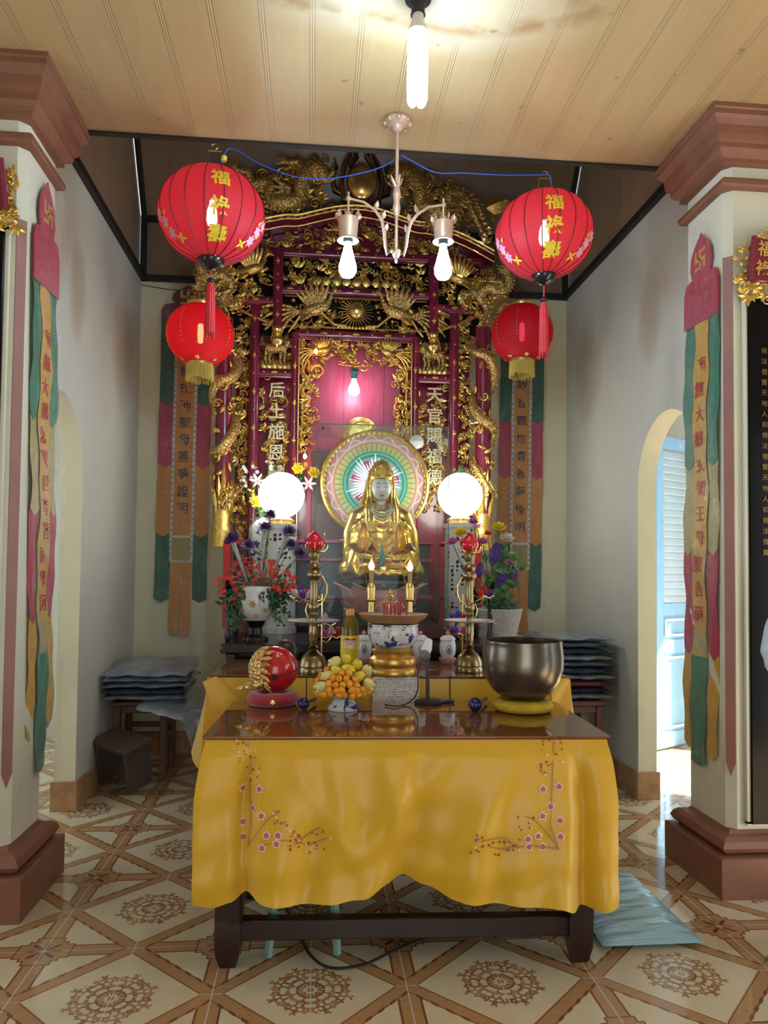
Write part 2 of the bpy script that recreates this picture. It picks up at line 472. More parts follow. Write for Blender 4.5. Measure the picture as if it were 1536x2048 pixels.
mb = MB(); mb.box(((XL+XR)/2, YB+.06, 1.83), (XR-XL+.24, .12, 3.66)); struct('wall_back', mb, m_cream)
# boarding above the plaster
mb = MB(); mb.box((XL-.03, (3.45+YB)/2, 4.45), (.04, YB-3.45, 1.6)); mb.box((XR+.03, (3.45+YB)/2, 4.45), (.04, YB-3.45, 1.6)); struct('wall_side_boarding', mb, m_dark_y)
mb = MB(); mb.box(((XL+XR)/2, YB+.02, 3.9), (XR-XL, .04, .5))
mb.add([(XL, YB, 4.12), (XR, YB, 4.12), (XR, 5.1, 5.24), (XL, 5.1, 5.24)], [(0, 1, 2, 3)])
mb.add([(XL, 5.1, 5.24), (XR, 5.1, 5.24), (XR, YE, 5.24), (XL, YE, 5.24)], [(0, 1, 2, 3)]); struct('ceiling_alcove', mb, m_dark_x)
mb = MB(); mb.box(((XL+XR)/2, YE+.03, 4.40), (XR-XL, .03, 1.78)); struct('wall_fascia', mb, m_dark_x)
mb = MB()
mb.box((XL+.012, (3.45+YB)/2, 3.655), (.05, YB-3.45, .045)); mb.box((XR-.012, (3.45+YB)/2, 3.655), (.05, YB-3.45, .045))
mb.box(((XL+XR)/2, YB-.012, 3.655), (XR-XL, .05, .045)); mb.box(((XL+XR)/2, YB-.012, 4.12), (XR-XL, .05, .04))
for x in (XL+.015, XR-.015):
    mb.box((x, YB-.012, 3.9), (.04, .045, .5)); mb.tube([(x, YB-.01, 4.12), (x, 5.1, 5.22)], .022, 4)
mb.box(((XL+XR)/2, YE+.008, ZC-.004), (XR-XL, .03, .012)); struct('trim_1', mb, m_black)
# front ceiling
mb = MB(); mb.box(((OXL+OXR)/2, (YF+YE)/2, ZC+.03), (OXR-OXL, YE-YF, .06)); struct('ceiling', mb, m_ceil)
mb = MB(); mb.box(((OXL+XL-WT)/2, (YE+6.4)/2, ZC+.03), (XL-WT-OXL, 6.4-YE, .06)); mb.box(((OXR+XR+WT)/2, (YE+6.4)/2, ZC+.03), (OXR-XR-WT, 6.4-YE, .06)); struct('ceiling_aisle', mb, m_wall)
# outer walls: openings let the daylight in
def holed(x, t, y0, y1, z1, hy0, hy1, hz0, hz1):
    mb = MB()
    mb.box((x+t/2, (y0+hy0)/2, z1/2), (t, hy0-y0, z1)); mb.box((x+t/2, (y1+hy1)/2, z1/2), (t, y1-hy1, z1))
    mb.box((x+t/2, (hy0+hy1)/2, (z1+hz1)/2), (t, hy1-hy0, z1-hz1))
    if hz0 > 0: mb.box((x+t/2, (hy0+hy1)/2, hz0/2), (t, hy1-hy0, hz0))
    return mb
mb = holed(OXL-.12, .12, 3.0, 6.4, ZC, 3.4, 5.3, .7, 2.5); m2 = holed(OXL-.12, .12, YF, 3.0, ZC, 1.0, 2.7, .9, 2.4); mb.add(m2.v, m2.f); struct('wall_outer_left', mb, m_cream)
mb = holed(OXR, .12, 3.2, 6.4, ZC, 3.8, 5.3, 0, 2.65); m2 = holed(OXR, .12, YF, 3.2, ZC, .4, 2.5, 0, 2.6); mb.add(m2.v, m2.f); struct('wall_outer_right', mb, m_wall)
mb = MB(); FX0, FX1, FZ = -.5, 1.3, 2.4                       # front wall, its wide doorway behind the viewer
mb.box(((OXL+FX0)/2, YF-.06, ZC/2), (FX0-OXL, .12, ZC)); mb.box(((OXR+FX1)/2, YF-.06, ZC/2), (OXR-FX1, .12, ZC)); mb.box(((FX0+FX1)/2, YF-.06, (ZC+FZ)/2), (FX1-FX0, .12, ZC-FZ)); struct('wall_front', mb, m_wall)
mb = MB(); mb.box(((OXL+XL-WT)/2, 6.4, ZC/2), (XL-WT-OXL, .12, ZC)); struct('wall_aisle_left', mb, m_wall)
mb = MB(); mb.box(((OXR+XR+WT)/2, 6.4, ZC/2), (OXR-XR-WT, .12, ZC)); struct('wall_aisle_right', mb, m_wall)
# baseboards
def base(name, segs):
    mb = MB()
    for c, d in segs: mb.box(c, d, b=.003)
    struct(name, mb, m_base)
base('baseboard_left', [((XL+.008, (AY1+YB)/2, .085), (.02, YB-AY1, .17)), ((XL-WT/2, AY1-.008, .085), (WT+.03, .02, .17)), ((XL+.008, 3.62, .085), (.02, .16, .17))])
base('baseboard_right', [((XR-.008, (AY1+YB)/2, .085), (.02, YB-AY1, .17)), ((XR+WT/2, AY1-.008, .085), (WT+.03, .02, .17)), ((XR-.008, 3.62, .085), (.02, .16, .17))])
base('baseboard_back', [(((XL+XR)/2, YB-.008, .085), (XR-XL, .02, .17))])

# ------------------------------------------------------------------ pillars
def pillar(label, s, xin):
    """s = -1: the shaft lies to the left of xin"""
    r = thing('pillar', label, 'pillar', (xin+s*.35, 3.32, 0), kind='structure')
    w = .70
    def rect(o):                       # plan of the shaft grown by o, both inner corners sharp
        x0, x1 = (xin-s*o, xin+s*(w+o))
        return [(x0, 3.16-o), (x1, 3.16-o), (x1, 3.50+o), (x0, 3.50+o)]
    def ring(mb, prof):                # moulding: (offset, z) swept round the plan
        for (o0, z0), (o1, z1) in zip(prof, prof[1:]):
            a, b = rect(o0), rect(o1)
            for i in range(4):
                j = (i+1) % 4
                mb.add([(*a[i], z0), (*a[j], z0), (*b[j], z1), (*b[i], z1)], [(0, 1, 2, 3)])
        mb.add([(*p, prof[0][1]) for p in rect(prof[0][0])], [(0, 1, 2, 3)]); mb.add([(*p, prof[-1][1]) for p in rect(prof[-1][0])], [(0, 1, 2, 3)])
    mb = MB(); ch = .035
    P = [(xin+s*ch, 3.16), (xin+s*w, 3.16), (xin+s*w, 3.50), (xin, 3.50), (xin, 3.16+ch)]
    mb.prism(P, ZC-.1, T3(0, 0, .1)); part('shaft', mb, m_pillar, r, smooth=False)
    mb = MB()                          # painted strip on the chamfered corner
    n = Vector((-s, -1, 0)).normalized(); t = Vector((-s, 1, 0)).normalized() if s < 0 else Vector((1, 1, 0)).normalized()
    t = Vector((n.y, -n.x, 0))
    c0 = Vector((xin+s*ch/2, 3.16+ch/2, 0))
    hw = .021
    def pt(a, z): q = c0+t*a; return (q.x, q.y, z)
    F = frame(c0+n*.0005, t, (0, 0, 1), n)
    mb.prism([(-hw, .56), (0, .50), (hw, .56), (hw, 2.86), (-hw, 2.86)], .004, F); part('strip', mb, m_strip, r, smooth=False)
    mb = MB(); ring(mb, [(.09, 0), (.09, .17), (.082, .175), (.04, .178), (.06, .19), (.072, .21), (.06, .235), (.04, .25), (.012, .255), (0, .27)]); part('pillar_base', mb, m_brown, r, ang=25)
    mb = MB(); ring(mb, [(0, 3.165), (.03, 3.17), (.036, 3.18), (.036, 3.20), (.02, 3.215), (0, 3.22)]); part('collar', mb, m_brown, r, ang=25)
    mb = MB(); ring(mb, [(0, 3.275), (.03, 3.28), (.03, 3.30), (.05, 3.312), (.062, 3.33), (.062, 3.352), (.075, 3.358), (.082, 3.38), (.086, 3.42), (.10, 3.44), (.112, 3.452), (.112, 3.475), (.118, 3.48), (.118, 3.50)]); part('capital', mb, m_brown, r, ang=25)
    return r
PILL_L, PILL_R = -1.222, 1.857
pillar('thick cream pillar at the left edge with brown moulded capital', -1, PILL_L)
pillar('thick cream pillar at the right edge with brown moulded capital', 1, PILL_R)

# ------------------------------------------------------------------ blue louvred door leaf in the right aisle
m_blue = simple('blue door paint', (.26, .50, .72), .45, 0, .08)
m_louv = simple('pale louvre paint', (.62, .74, .78), .45, 0, .06)
m_steel = simple('dull steel', (.4, .4, .4), .4, 1.)
dr = thing('door_1', None, None, (2.70, 5.64, .02), math.radians(30), kind='structure')
mb = MB(); W, Hd = .72, 2.50
for x in (.045, W-.045): mb.box((x, 0, Hd/2), (.09, .04, Hd), b=.004)
for z, h in ((.06, .12), (.80, .11), (1.10, .10), (2.45, .10)): mb.box((W/2, 0, z), (W-.18, .038, h), b=.004)
part('leaf_frame', mb, m_blue, dr, world=False, smooth=False)
for z0, z1 in ((.12, .745), (.855, 1.05)):
    mb = MB(); mb.box((W/2, .006, (z0+z1)/2), (W-.18, .014, z1-z0)); part('panel', mb, m_blue, dr, world=False, smooth=False)
    mb = MB()
    for a, b_, c_, d_ in ((W/2, z0+.035, W-.24, .022), (W/2, z1-.035, W-.24, .022), (.125, (z0+z1)/2, .022, z1-z0-.05), (W-.125, (z0+z1)/2, .022, z1-z0-.05)):
        mb.box((a, -.008, b_), (c_, .022, d_), b=.005)
    part('beading', mb, m_louv, dr, world=False, smooth=False)
mb = MB(); n = 21
for i in range(n):
    mb.box((0, 0, 0), (W-.18, .009, .075), T3(W/2, 0, 1.19+i*(1.22/n))@R3(x=math.radians(-32)))
part('louvre_slats', mb, m_louv, dr, world=False, smooth=False)
mb = MB(); mb.box((W-.045, -.03, 1.15), (.02, .02, .14), b=.005); mb.box((W-.045, -.022, 1.15), (.035, .006, .2), b=.002); part('door_handle', mb, m_steel, dr, world=False)
# ------------------------------------------------------------------ shared materials
m_gold = Mat('gilded carving', (.86, .60, .20), .28, .88)
_n = m_gold.ramp(m_gold.noise(38, 3), .35, .7)
m_gold.set('Base Color', m_gold.mix(_n, (.90, .62, .17), (.58, .36, .08))); m_gold.set('Roughness', m_gold.ramp(m_gold.noise(60, 2), .3, .7)*.25+.27)
m_gold.bump(m_gold.noise(90, 2), .25, .004); m_gold = m_gold.m
m_goldp = simple('smooth gold', (.90, .66, .24), .26, .9, .1, 20)
m_brass = simple('old brass', (.31, .23, .11), .30, 1., .35, 12)
m_chrome = simple('chrome', (.75, .76, .78), .12, 1.)
m_lacq = Mat('red lacquer', (.22, .016, .045), .24, Coat_Weight=.3); m_lacq.set('Base Color', m_lacq.mix(m_lacq.ramp(m_lacq.noise(4, 4), .3, .7), (.24, .016, .050), (.15, .011, .035))); m_lacq = m_lacq.m
m_blacklac = simple('black lacquer', (.012, .009, .009), .18, 0, .2, 6)
m_white = simple('white plastic', (.8, .8, .78), .35)
m_bronze = simple('pinkish bronze', (.56, .38, .28), .45, .4, .15, 20)
m_cfl = lamp_mat('cold lamp glow', (.62, .84, 1.), L_CFL)
m_bulb = lamp_mat('cold bulb glow', (.45, .76, 1.), L_BULB)
m_bulbp = lamp_mat('niche bulb glow', (1., .78, .86), L_NICHE)
m_globe = lamp_mat('globe glow', (1., .96, .86), L_GLOBE)
m_warm = lamp_mat('warm bulb glow', (1., .62, .28), 40.)
m_lant = lamp_mat('lantern bulb glow', (1., .86, .80), L_LANT)
m_oran = lamp_mat('orange pilot glow', (1., .36, .06), 60.)
m_redled = lamp_mat('red pilot glow', (1., .04, .03), 6.)
m_wire = simple('blue flex', (.02, .10, .55), .4)
m_blackwire = simple('black flex', (.01, .01, .012), .5)
m_string = simple('thin wire', (.25, .25, .25), .4, .6)

# ------------------------------------------------------------------ lamp on the front ceiling
o = Vector((.352, 2.60, ZC)); k = px(2.6)
zt = [at(833, y, 2.6).z for y in (28, 45, 66, 205)]
cf = thing('ceiling_lamp', 'large lit white tube bulb hanging in a black socket from the ceiling', 'lamp', o)
mb = MB(); mb.lathe([(.0, 0), (.05, 0), (.048, -.012), (.026, -.02), (.024, zt[0]-ZC), (.028, zt[0]-ZC-.004), (0, zt[0]-ZC-.006)], 20, o); part('socket', mb, m_black, cf)
mb = MB(); mb.lathe([(0, zt[0]-ZC+.002), (.020, zt[0]-ZC), (.024, zt[1]-ZC), (.036, zt[2]-ZC+.01), (.038, zt[2]-ZC), (0, zt[2]-ZC-.002)], 20, o); part('lamp_base', mb, m_white, cf)
mb = MB(); L = zt[2]-zt[3]
for i in range(4):
    a = PI/4+i*PI/2; d = Vector((math.cos(a), math.sin(a), 0)); t = Vector((-d.y, d.x, 0))
    c = Vector((o.x, o.y, zt[2]))+d*.026
    q = [c+t*.012]+[c+t*.012*math.cos(g)-Vector((0, 0, L-.014+.012*math.sin(g))) for g in [j*PI/6 for j in range(7)]]+[c-t*.012]
    mb.tube(q, .0095, 8)
part('glowing_tube', mb, m_cfl, cf)

# ------------------------------------------------------------------ two-arm chandelier
CHY = 3.34
c0 = atz(795, 240, ZC); c0.y = CHY; kk = px(CHY)
ch = thing('chandelier', 'pinkish bronze two-arm chandelier with two lit bulbs and crown cups', 'chandelier', c0)
P = lambda x, y, dy=0.: at(x, y, CHY)+Vector((0, dy, 0))
mb = MB()
mb.lathe([(0, .0), (.062, -.002), (.064, -.012), (.052, -.026), (.03, -.034), (.024, -.05), (.012, -.058), (0, -.06)], 24, c0)
for i in range(8):
    a = i*PI/4; mb.sph((c0.x+.058*math.cos(a), c0.y+.058*math.sin(a), c0.z-.016), (.012, .012, .012), 8, 6)
part('canopy', mb, m_bronze, ch)
zb = P(790, 508).z; xr = c0.x
mb = MB(); mb.lathe([(.008, zb+.0), (.008, c0.z-.05)], 10, (xr, CHY, 0))
zk = P(790, 395).z
mb.lathe([(.010, zk+.05), (.014, zk+.045), (.02, zk+.01), (.014, zk-.02), (.019, zk-.05), (.012, zk-.09)], 12, (xr, CHY, 0))
for i in range(4):
    a = i*PI/2+.4; q = Vector((xr, CHY, P(790, 365).z)); d = Vector((math.cos(a), math.sin(a), 0))
    mb.tube([q-Vector((0, 0, .03)), q+d*.018, q+d*.032+Vector((0, 0, .03))], [.006, .007, .001], 6)
    q = Vector((xr, CHY, zb+.02)); mb.sph(q+d*.02-Vector((0, 0, .012)), .010, 8, 6)
mb.sph((xr, CHY, zb), (.018, .018, .022), 12, 8); mb.sph((xr, CHY, zb-.03), (.007, .007, .016), 8, 6)
part('rod', mb, m_bronze, ch)
for s, pts, (bx, cyt, cyb, bt, bb) in ((-1, [(783, 500), (774, 510), (771, 492), (769, 465), (764, 440), (750, 420), (727, 404), (697, 397)], (698, 432, 482, 486, 556)),
                                    (1, [(798, 500), (807, 512), (812, 492), (815, 468), (821, 446), (835, 428), (858, 414), (887, 410)], (887, 440, 484, 490, 560))):
    mb = MB(); mb.tube([P(*p) for p in pts], [.005, .006, .008, .009, .008, .007, .006, .006], 8)
    for i in (3, 4, 5): mb.leaf(look(P(*pts[i]), (-s*.3, -.2, 1)) @ R3(y=-PI/2), .045, .03, .008)
    mb.sph(P(*pts[-1]), .013, 8, 6)
    e = P(*pts[-1]); mb.lathe([(.005, P(bx, cyt-8).z), (.005, e.z+.03)], 8, (e.x, CHY, 0))
    part('arm', mb, m_bronze, ch)
    z1, z0 = P(bx, cyt).z, P(bx, cyb).z
    mb = MB(); mb.lathe([(0, z1+.02), (.012, z1+.018), (.02, z1), (.044, z1-.012), (.047, z1-.03), (.042, z0+.01), (.05, z0), (.044, z0-.002), (.036, z0+.012), (0, z0+.02)], 24, (e.x, CHY, 0))
    for i in range(10):
        a = i*PI/5; mb.leaf(look((e.x+.045*math.cos(a), CHY+.045*math.sin(a), z1-.016), (math.cos(a)*.35, math.sin(a)*.35, 1)) @ R3(y=-PI/2), .034, .024, .004)
    cup = part('crown_cup', mb, m_bronze, ch)
    zs = P(bx, bt).z
    mb = MB(); mb.lathe([(0, z0+.02), (.022, z0+.016), (.022, zs), (0, zs-.002)], 16, (e.x, CHY, 0)); part('socket', mb, m_black, ch)
    zq = P(bx, bb).z; h = zs-zq
    mb = MB(); mb.lathe([(.014, zs), (.017, zs-.1*h), (.03, zs-.42*h), (.041, zs-.68*h), (.040, zs-.82*h), (.028, zs-.95*h), (0, zq)], 20, (e.x, CHY, 0)); part('bulb', mb, m_bulb, ch)

# ------------------------------------------------------------------ lanterns
def fabric(name, col, trans, see, silk=True):
    M = Mat(name, col, .6); t = M.t
    c = M.mix(M.ramp(M.noise(30, 3, stretch=(1, 1, 4)), .3, .7)*.5, col, tuple(v*.72 for v in col)); M.set('Base Color', c)
    tr = t.nodes.new('ShaderNodeBsdfTranslucent'); tp = t.nodes.new('ShaderNodeBsdfTransparent')
    tp.inputs[0].default_value = (1, .45, .45, 1); t.links.new(c.k, tr.inputs[0])
    a = t.nodes.new('ShaderNodeMixShader'); b_ = t.nodes.new('ShaderNodeMixShader'); a.inputs[0].default_value = trans; b_.inputs[0].default_value = see
    t.links.new(M.b.outputs[0], a.inputs[1]); t.links.new(tr.outputs[0], a.inputs[2]); t.links.new(a.outputs[0], b_.inputs[1]); t.links.new(tp.outputs[0], b_.inputs[2]); t.links.new(b_.outputs[0], M.out.inputs[0])
    return M.m
m_silk = fabric('red lantern silk', (.60, .03, .05), .5, .10)
m_silk2 = fabric('glossy red lantern cloth', (.70, .012, .03), .45, .06)
m_rib = simple('dark red rib', (.16, .008, .015), .5)
m_yel = simple('yellow lettering', (.72, .50, .03), .5)
m_pinkp = simple('pink petal paint', (.75, .35, .45), .5)
m_tassel = simple('red tassel thread', (.62, .03, .04), .7, 0, .2, 90)
def big_lantern(name_label, cxp, cyp, Rp, hp, Yd, tx, hook, capy, beady, t0, t1, capx):
    c = at(cxp, cyp, Yd); k = px(Yd); R, h = Rp*k, hp*k
    r = thing('silk_lantern', name_label, 'lantern', (c.x, c.y, c.z-h), group='big red silk lanterns')
    def P(lo, la, o=0.):               # lo from the viewer's side, la latitude
        return Vector((c.x+(R+o)*math.cos(la)*math.sin(lo), c.y-(R+o)*math.cos(la)*math.cos(lo), c.z+(h+o)*math.sin(la)))
    AZ = math.atan2(-c.x, c.y); EL = math.atan2(1143-cyp, FPX); QQ = math.hypot(hp*math.cos(EL), Rp*math.sin(EL)); PHI = math.atan2(Rp*math.sin(EL), hp*math.cos(EL))   # seen from below
    la0, la1 = math.radians(-76), math.radians(74)
    mb = MB(); n = 18                  # panels sag a little between the ribs
    def S(u_, v_):
        lo = 2*PI*u_; la = la0+(la1-la0)*v_; s_ = 1-.022*math.sin(lo*n/2)**2*math.cos(la)
        p = P(lo, la); return Vector((c.x+(p.x-c.x)*s_, c.y+(p.y-c.y)*s_, p.z))
    mb.grid(S, n*4, 22); part('shade', mb, m_silk, r)
    mb = MB()
    for i in range(n): mb.tube([P(2*PI*i/n, la0+(la1-la0)*j/16, .0015) for j in range(17)], .0028, 5)
    part('ribs', mb, m_rib, r)
    mb = MB(); zt = c.z+h*math.sin(la1); mb.torus((c.x, c.y, zt), R*math.cos(la1), .007, 32, 8)
    part('top_ring', mb, m_rib, r)
    mb = MB()
    for i, (chh, yy) in enumerate(zip('福祿壽', tx[1])):
        lo0 = math.asin(max(-.9, min(.9, (tx[0]-cxp)/Rp)))+AZ*1.12; la_ = math.asin(max(-.95, min(.95, (cyp-yy)/QQ)))-PHI
        sz = tx[2]*k
        def warp(p, la_=la_, lo0=lo0):
            la = la_+p.y/(R*.9); return P(lo0+p.x/(R*max(.35, math.cos(la))), la, .003+p.z)
        put_text(mb, chh, None, sz*.92, .02, .022, warp=warp)
    part('lettering', mb, m_yel, r, smooth=False)
    for sd in (-1, 1):                 # painted peonies at both flanks
        mb = MB()
        nn_ = lambda lo_, la_: Vector((math.sin(lo_)*math.cos(la_), -math.cos(lo_)*math.cos(la_), math.sin(la_)))
        for lo_, la_ in ((1.16, -.45), (1.12, -.68), (1.28, -.25)):
            lo_ = AZ+sd*lo_
            for q in range(7): mb.leaf(look(P(lo_, la_, .002), nn_(lo_, la_)) @ R3(z=q*2*PI/7), .034, .018, .002)
        mb.k = 1
        for lo_, la_, n_ in ((1.08, -.34, 1), (.90, -.84, 4), (1.2, -.58, 1)):
            lo_ = AZ+sd*lo_
            for q in range(n_): mb.leaf(look(P(lo_, la_, .004), nn_(lo_, la_)) @ R3(z=1+q*1.6), .032, .014, .003)
        part('peony_print', mb, [m_pinkp, m_yel], r)
    zb = c.z+h*math.sin(la0); rb = R*math.cos(la0)
    mb = MB(); mb.lathe([(0, zb+.012), (rb*1.02, zb+.01), (rb*1.05, zb-.002), (rb*.9, zb-.024), (rb*.55, zb-.038), (rb*.3, zb-.048), (0, zb-.05)], 24, (c.x, c.y, 0)); part('bottom_cap', mb, m_blacklac, r)
    zq = [at(capx, y, Yd).z for y in (beady, t0, t1)]
    mb = MB(); mb.lathe([(.004, zq[1]), (.004, zb-.045)], 6, (c.x, c.y, 0)); mb.lathe([(.006, zq[1]+.01), (.014, zq[1]), (.018, zq[1]-.03), (.021, (zq[1]+zq[2])/2), (.023, zq[2]), (0, zq[2])], 14, (c.x, c.y, 0))
    for i in range(12):
        a = i*PI/6; mb.tube([(c.x+.018*math.cos(a), c.y+.018*math.sin(a), zq[1]-.02), (c.x+.023*math.cos(a), c.y+.023*math.sin(a), zq[2]-.01-.012*(i % 3))], .003, 4)
    part('tassel', mb, m_tassel, r)
    mb = MB(); mb.sph((c.x, c.y, zq[0]), (.02, .02, .016), 14, 8); part('bead', mb, m_blacklac, r)
    hk = at(hook[0], hook[1], Yd)
    mb = MB()
    for s in (-1, 1): mb.tube([(c.x+s*.035, c.y, zt), (hk.x+s*.028, c.y, hk.z-.03)], .0022, 5)
    mb.tube([(hk.x-.034, c.y, hk.z-.03), (hk.x+.034, c.y, hk.z-.03)], .005, 6)
    mb.tube([(hk.x, c.y, hk.z-.03)]+[(hk.x+.016*math.sin(a), c.y, hk.z-.008-.014*math.cos(a)) for a in [.3+j*.6 for j in range(9)]], .003, 6)
    part('hanger', mb, m_brass, r)
    mb = MB(); zt_ = c.z+.055; mb.lathe([(.012, zt_+.02), (.014, zt_), (.024, zt_-.03), (.027, zt_-.075), (.02, zt_-.10), (0, zt_-.112)], 16, (c.x, c.y, 0)); part('bulb', mb, m_lant, r)
    mb = MB(); mb.lathe([(.02, zt_+.02), (.02, zt_+.075), (.006, zt_+.08)], 12, (c.x, c.y, 0)); mb.tube([(c.x, c.y, zt_+.08), (c.x+.01, c.y, zt)], .003, 5); part('bulb_holder', mb, m_black, r)
    return r
big_lantern('big red silk lantern with yellow lettering above the lantern that glows orange', 424, 432, 105, 92, 3.60, (437, (362, 411, 460), 40), (430, 290), 515, 562, 566, 665, 421)
big_lantern('big red silk lantern with yellow lettering above the unlit plain red lantern', 1088, 471, 100, 88, 3.60, (1112, (410, 452, 497), 40), (1090, 345), 553, 600, 606, 705, 1086)

def cord(name, label, pts, rad, mat, cat='cord', group=None):
    q = [Vector(p) for p in pts]; out = []
    for i in range(len(q)-1):
        p0, p1, p2, p3 = q[max(i-1, 0)], q[i], q[i+1], q[min(i+2, len(q)-1)]
        for j in range(6):
            t = j/6; out.append(.5*((2*p1)+(p2-p0)*t+(2*p0-5*p1+4*p2-p3)*t*t+(3*p1-p0-3*p2+p3)*t**3))
    out.append(q[-1]); mb = MB(); mb.tube(out, rad, 6)
    return solo(name, mb, mat, label, cat, group)
W = lambda l, Y: [at(x, y, Y) for x, y in l]
cord('electric_cord', 'blue electric cord looped from the left silk lantern to the chandelier rod', W([(440, 345), (446, 318), (455, 299), (475, 301), (520, 328), (585, 352), (640, 358), (700, 351), (760, 335), (798, 313)], 3.56), .0026, m_wire)
cord('electric_cord', 'blue electric cord running from the chandelier rod to the right silk lantern', W([(802, 310), (830, 325), (872, 345), (930, 346), (1000, 350), (1080, 350), (1100, 352), (1103, 385)], 3.56), .0026, m_wire)
mb = MB(); mb.tube(W([(449, 313), (447, 322)], 3.558), .014, 8); solo('tape_wrap', mb, simple('yellow tape', (.7, .5, .05), .5), 'yellow tape wrapped round the blue cord above the left silk lantern', 'tape')

def small_lantern(label, cxp, cyp, Rp, hp, Yd, lit):
    c = at(cxp, cyp, Yd); k = px(Yd); R, h = Rp*k, hp*k
    r = thing('round_lantern', label, 'lantern', (c.x, c.y, c.z-h), group='plain red lanterns with gold fringe')
    la0, la1 = math.radians(-68), math.radians(68)
    def P(lo, la, o=0.): return Vector((c.x+(R+o)*math.cos(la)**.92*math.sin(lo), c.y-(R+o)*math.cos(la)**.92*math.cos(lo), c.z+(h+o)*math.sin(la)/math.sin(la1)*.98))
    mb = MB(); n = 30                  # spiral wire shows as fine rings
    mb.grid(lambda u_, v_: P(2*PI*u_, la0+(la1-la0)*v_, -.0025*(round(v_*60) % 2)), 48, 60); part('shade', mb, m_silk2, r, ang=80)
    mb = MB()
    for i in range(8):
        for j in range(9): mb.sph(P(i*PI/4+.35, -.45+j*.13, .002), (.003, .003, .009), 6, 4)
    part('gold_print', mb, m_goldp, r)
    zt, zb = c.z+h*.98, c.z-h*.98
    rt = R*math.cos(la1)**.92
    mb = MB(); mb.lathe([(rt*.95, zt-.012), (rt, zt), (rt, zt+.022), (rt*.9, zt+.026), (0, zt+.028)], 28, (c.x, c.y, 0)); part('top_collar', mb, m_goldp, r)
    mb = MB(); mb.lathe([(rt*.98, zb+.01), (rt, zb), (rt, zb-.02), (0, zb-.022)], 28, (c.x, c.y, 0))
    for i in range(6):
        F = look(P(i*PI/3, la0+.15, .004), P(i*PI/3, la0+.15, 1)-c)
        for q in range(5): mb.leaf(F @ R3(z=q*2*PI/5), .02, .014, .004)
    part('bottom_collar', mb, m_goldp, r)
    mb = MB(); rr = random.Random(3)
    for i in range(60):
        a = 2*PI*i/60; mb.tube([(c.x+rt*.97*math.cos(a), c.y+rt*.97*math.sin(a), zb-.015), (c.x+rt*1.0*math.cos(a), c.y+rt*1.0*math.sin(a), zb-.10-rr.random()*.025)], .0042, 4)
    part('fringe', mb, simple('yellow fringe', (.62, .46, .10), .6), r)
    mb = MB(); mb.lathe([(.0, zt+.02), (.03, zt+.026), (.014, zt+.045), (.004, zt+.05), (.003, zt+.10)], 12, (c.x, c.y, 0)); part('hanger', mb, m_black, r)
    mb = MB(); mb.lathe([(0, c.z+.08), (.017, c.z+.07), (.020, c.z), (.017, c.z-.05), (0, c.z-.06)], 14, (c.x, c.y, 0)); part('bulb', mb, m_warm if lit else m_wine, r)
    mb = MB(); mb.lathe([(.018, c.z+.075), (.018, c.z+.12), (.004, c.z+.125), (.003, zt)], 10, (c.x, c.y, 0)); part('bulb_holder', mb, m_black, r)
m_wine = lamp_mat('dim pink bulb glow', (1., .15, .4), 9.)
small_lantern('plain red lantern with yellow fringe glowing orange inside, hanging before the left wall banner', 401, 670, 66, 58, 4.98, True)
small_lantern('plain red lantern with yellow fringe, unlit orange, hanging before the right wall banner', 1044, 667, 63, 57, 4.98, False)
def string2(name, label, a, b_): 
    mb = MB(); mb.tube([a, (a+b_)/2-Vector((0, 0, .012)), b_], .0035, 5); solo(name, mb, m_black, label, 'string')
cl_, cr_ = at(401, 612, 4.98), at(1044, 610, 4.98)
string2('hanging_string', 'black string from the left wall to the lantern glowing orange', atx(283, 570, XL+.01), cl_+Vector((0, 0, .10)))
string2('hanging_string', 'black string from the right wall to the unlit plain lantern', atx(1136, 601, XR-.01), cr_+Vector((0, 0, .10)))
string2('hanging_string', 'black string from the lantern glowing orange to the carved shrine', cl_+Vector((0, 0, .10)), at(470, 575, 5.42))
string2('hanging_string', 'black string from the unlit plain lantern to the carved shrine', cr_+Vector((0, 0, .10)), at(965, 590, 5.42))
# ------------------------------------------------------------------ carving vocabulary (local frame: x right, y up, z towards the viewer)
m_scale = Mat('gilded scales', (.92, .64, .20), .36, .65)
_v = m_scale.voronoi(75.); m_scale.bump(_v, .8, .008); m_scale.set('Base Color', m_scale.mix(m_scale.ramp(_v, .2, .7), (.95, .70, .26), (.45, .26, .07))); m_scale = m_scale.m
def c_scroll(mb, F, R, turns=1.4, s=1, r=None):
    r = r or R*.2; n = 16; pts, rs = [], []
    for i in range(n+1):
        t = i/n; a = turns*2*PI*t*s; q = R*(1-.85*t)
        pts.append(F @ Vector((R-q*math.cos(a), -q*math.sin(a)*1., r*.6+r*.8*t))); rs.append(r*(1-.45*t))
    mb.tube(pts, rs, 6)
    mb.sph(pts[-1], r*.95, 7, 5)
def c_leaf(mb, F, L, W=None, bend=.1): mb.leaf(F, L, W or L*.42, L*.13, bend, 5)
def c_flower(mb, F, R, n=6):
    for ring, (q, rr) in enumerate(((n, 1.), (n, .66))):
        for i in range(q):
            mb.leaf(F @ T3(0, 0, R*.12*ring) @ R3(z=2*PI*(i+.5*ring)/q) @ R3(y=-.25-.3*ring), R*rr, R*.75*rr, R*.22, .1, 4)
    mb.sph(F @ Vector((0, 0, R*.3)), R*.26, 8, 6)
def c_cloud(mb, F, R):
    for a, q in ((0, .6), (2.1, .5), (4.2, .55)): c_scroll(mb, F @ R3(z=a) @ T3(R*.1, 0, 0), R*q, 1.2, 1, R*.13)
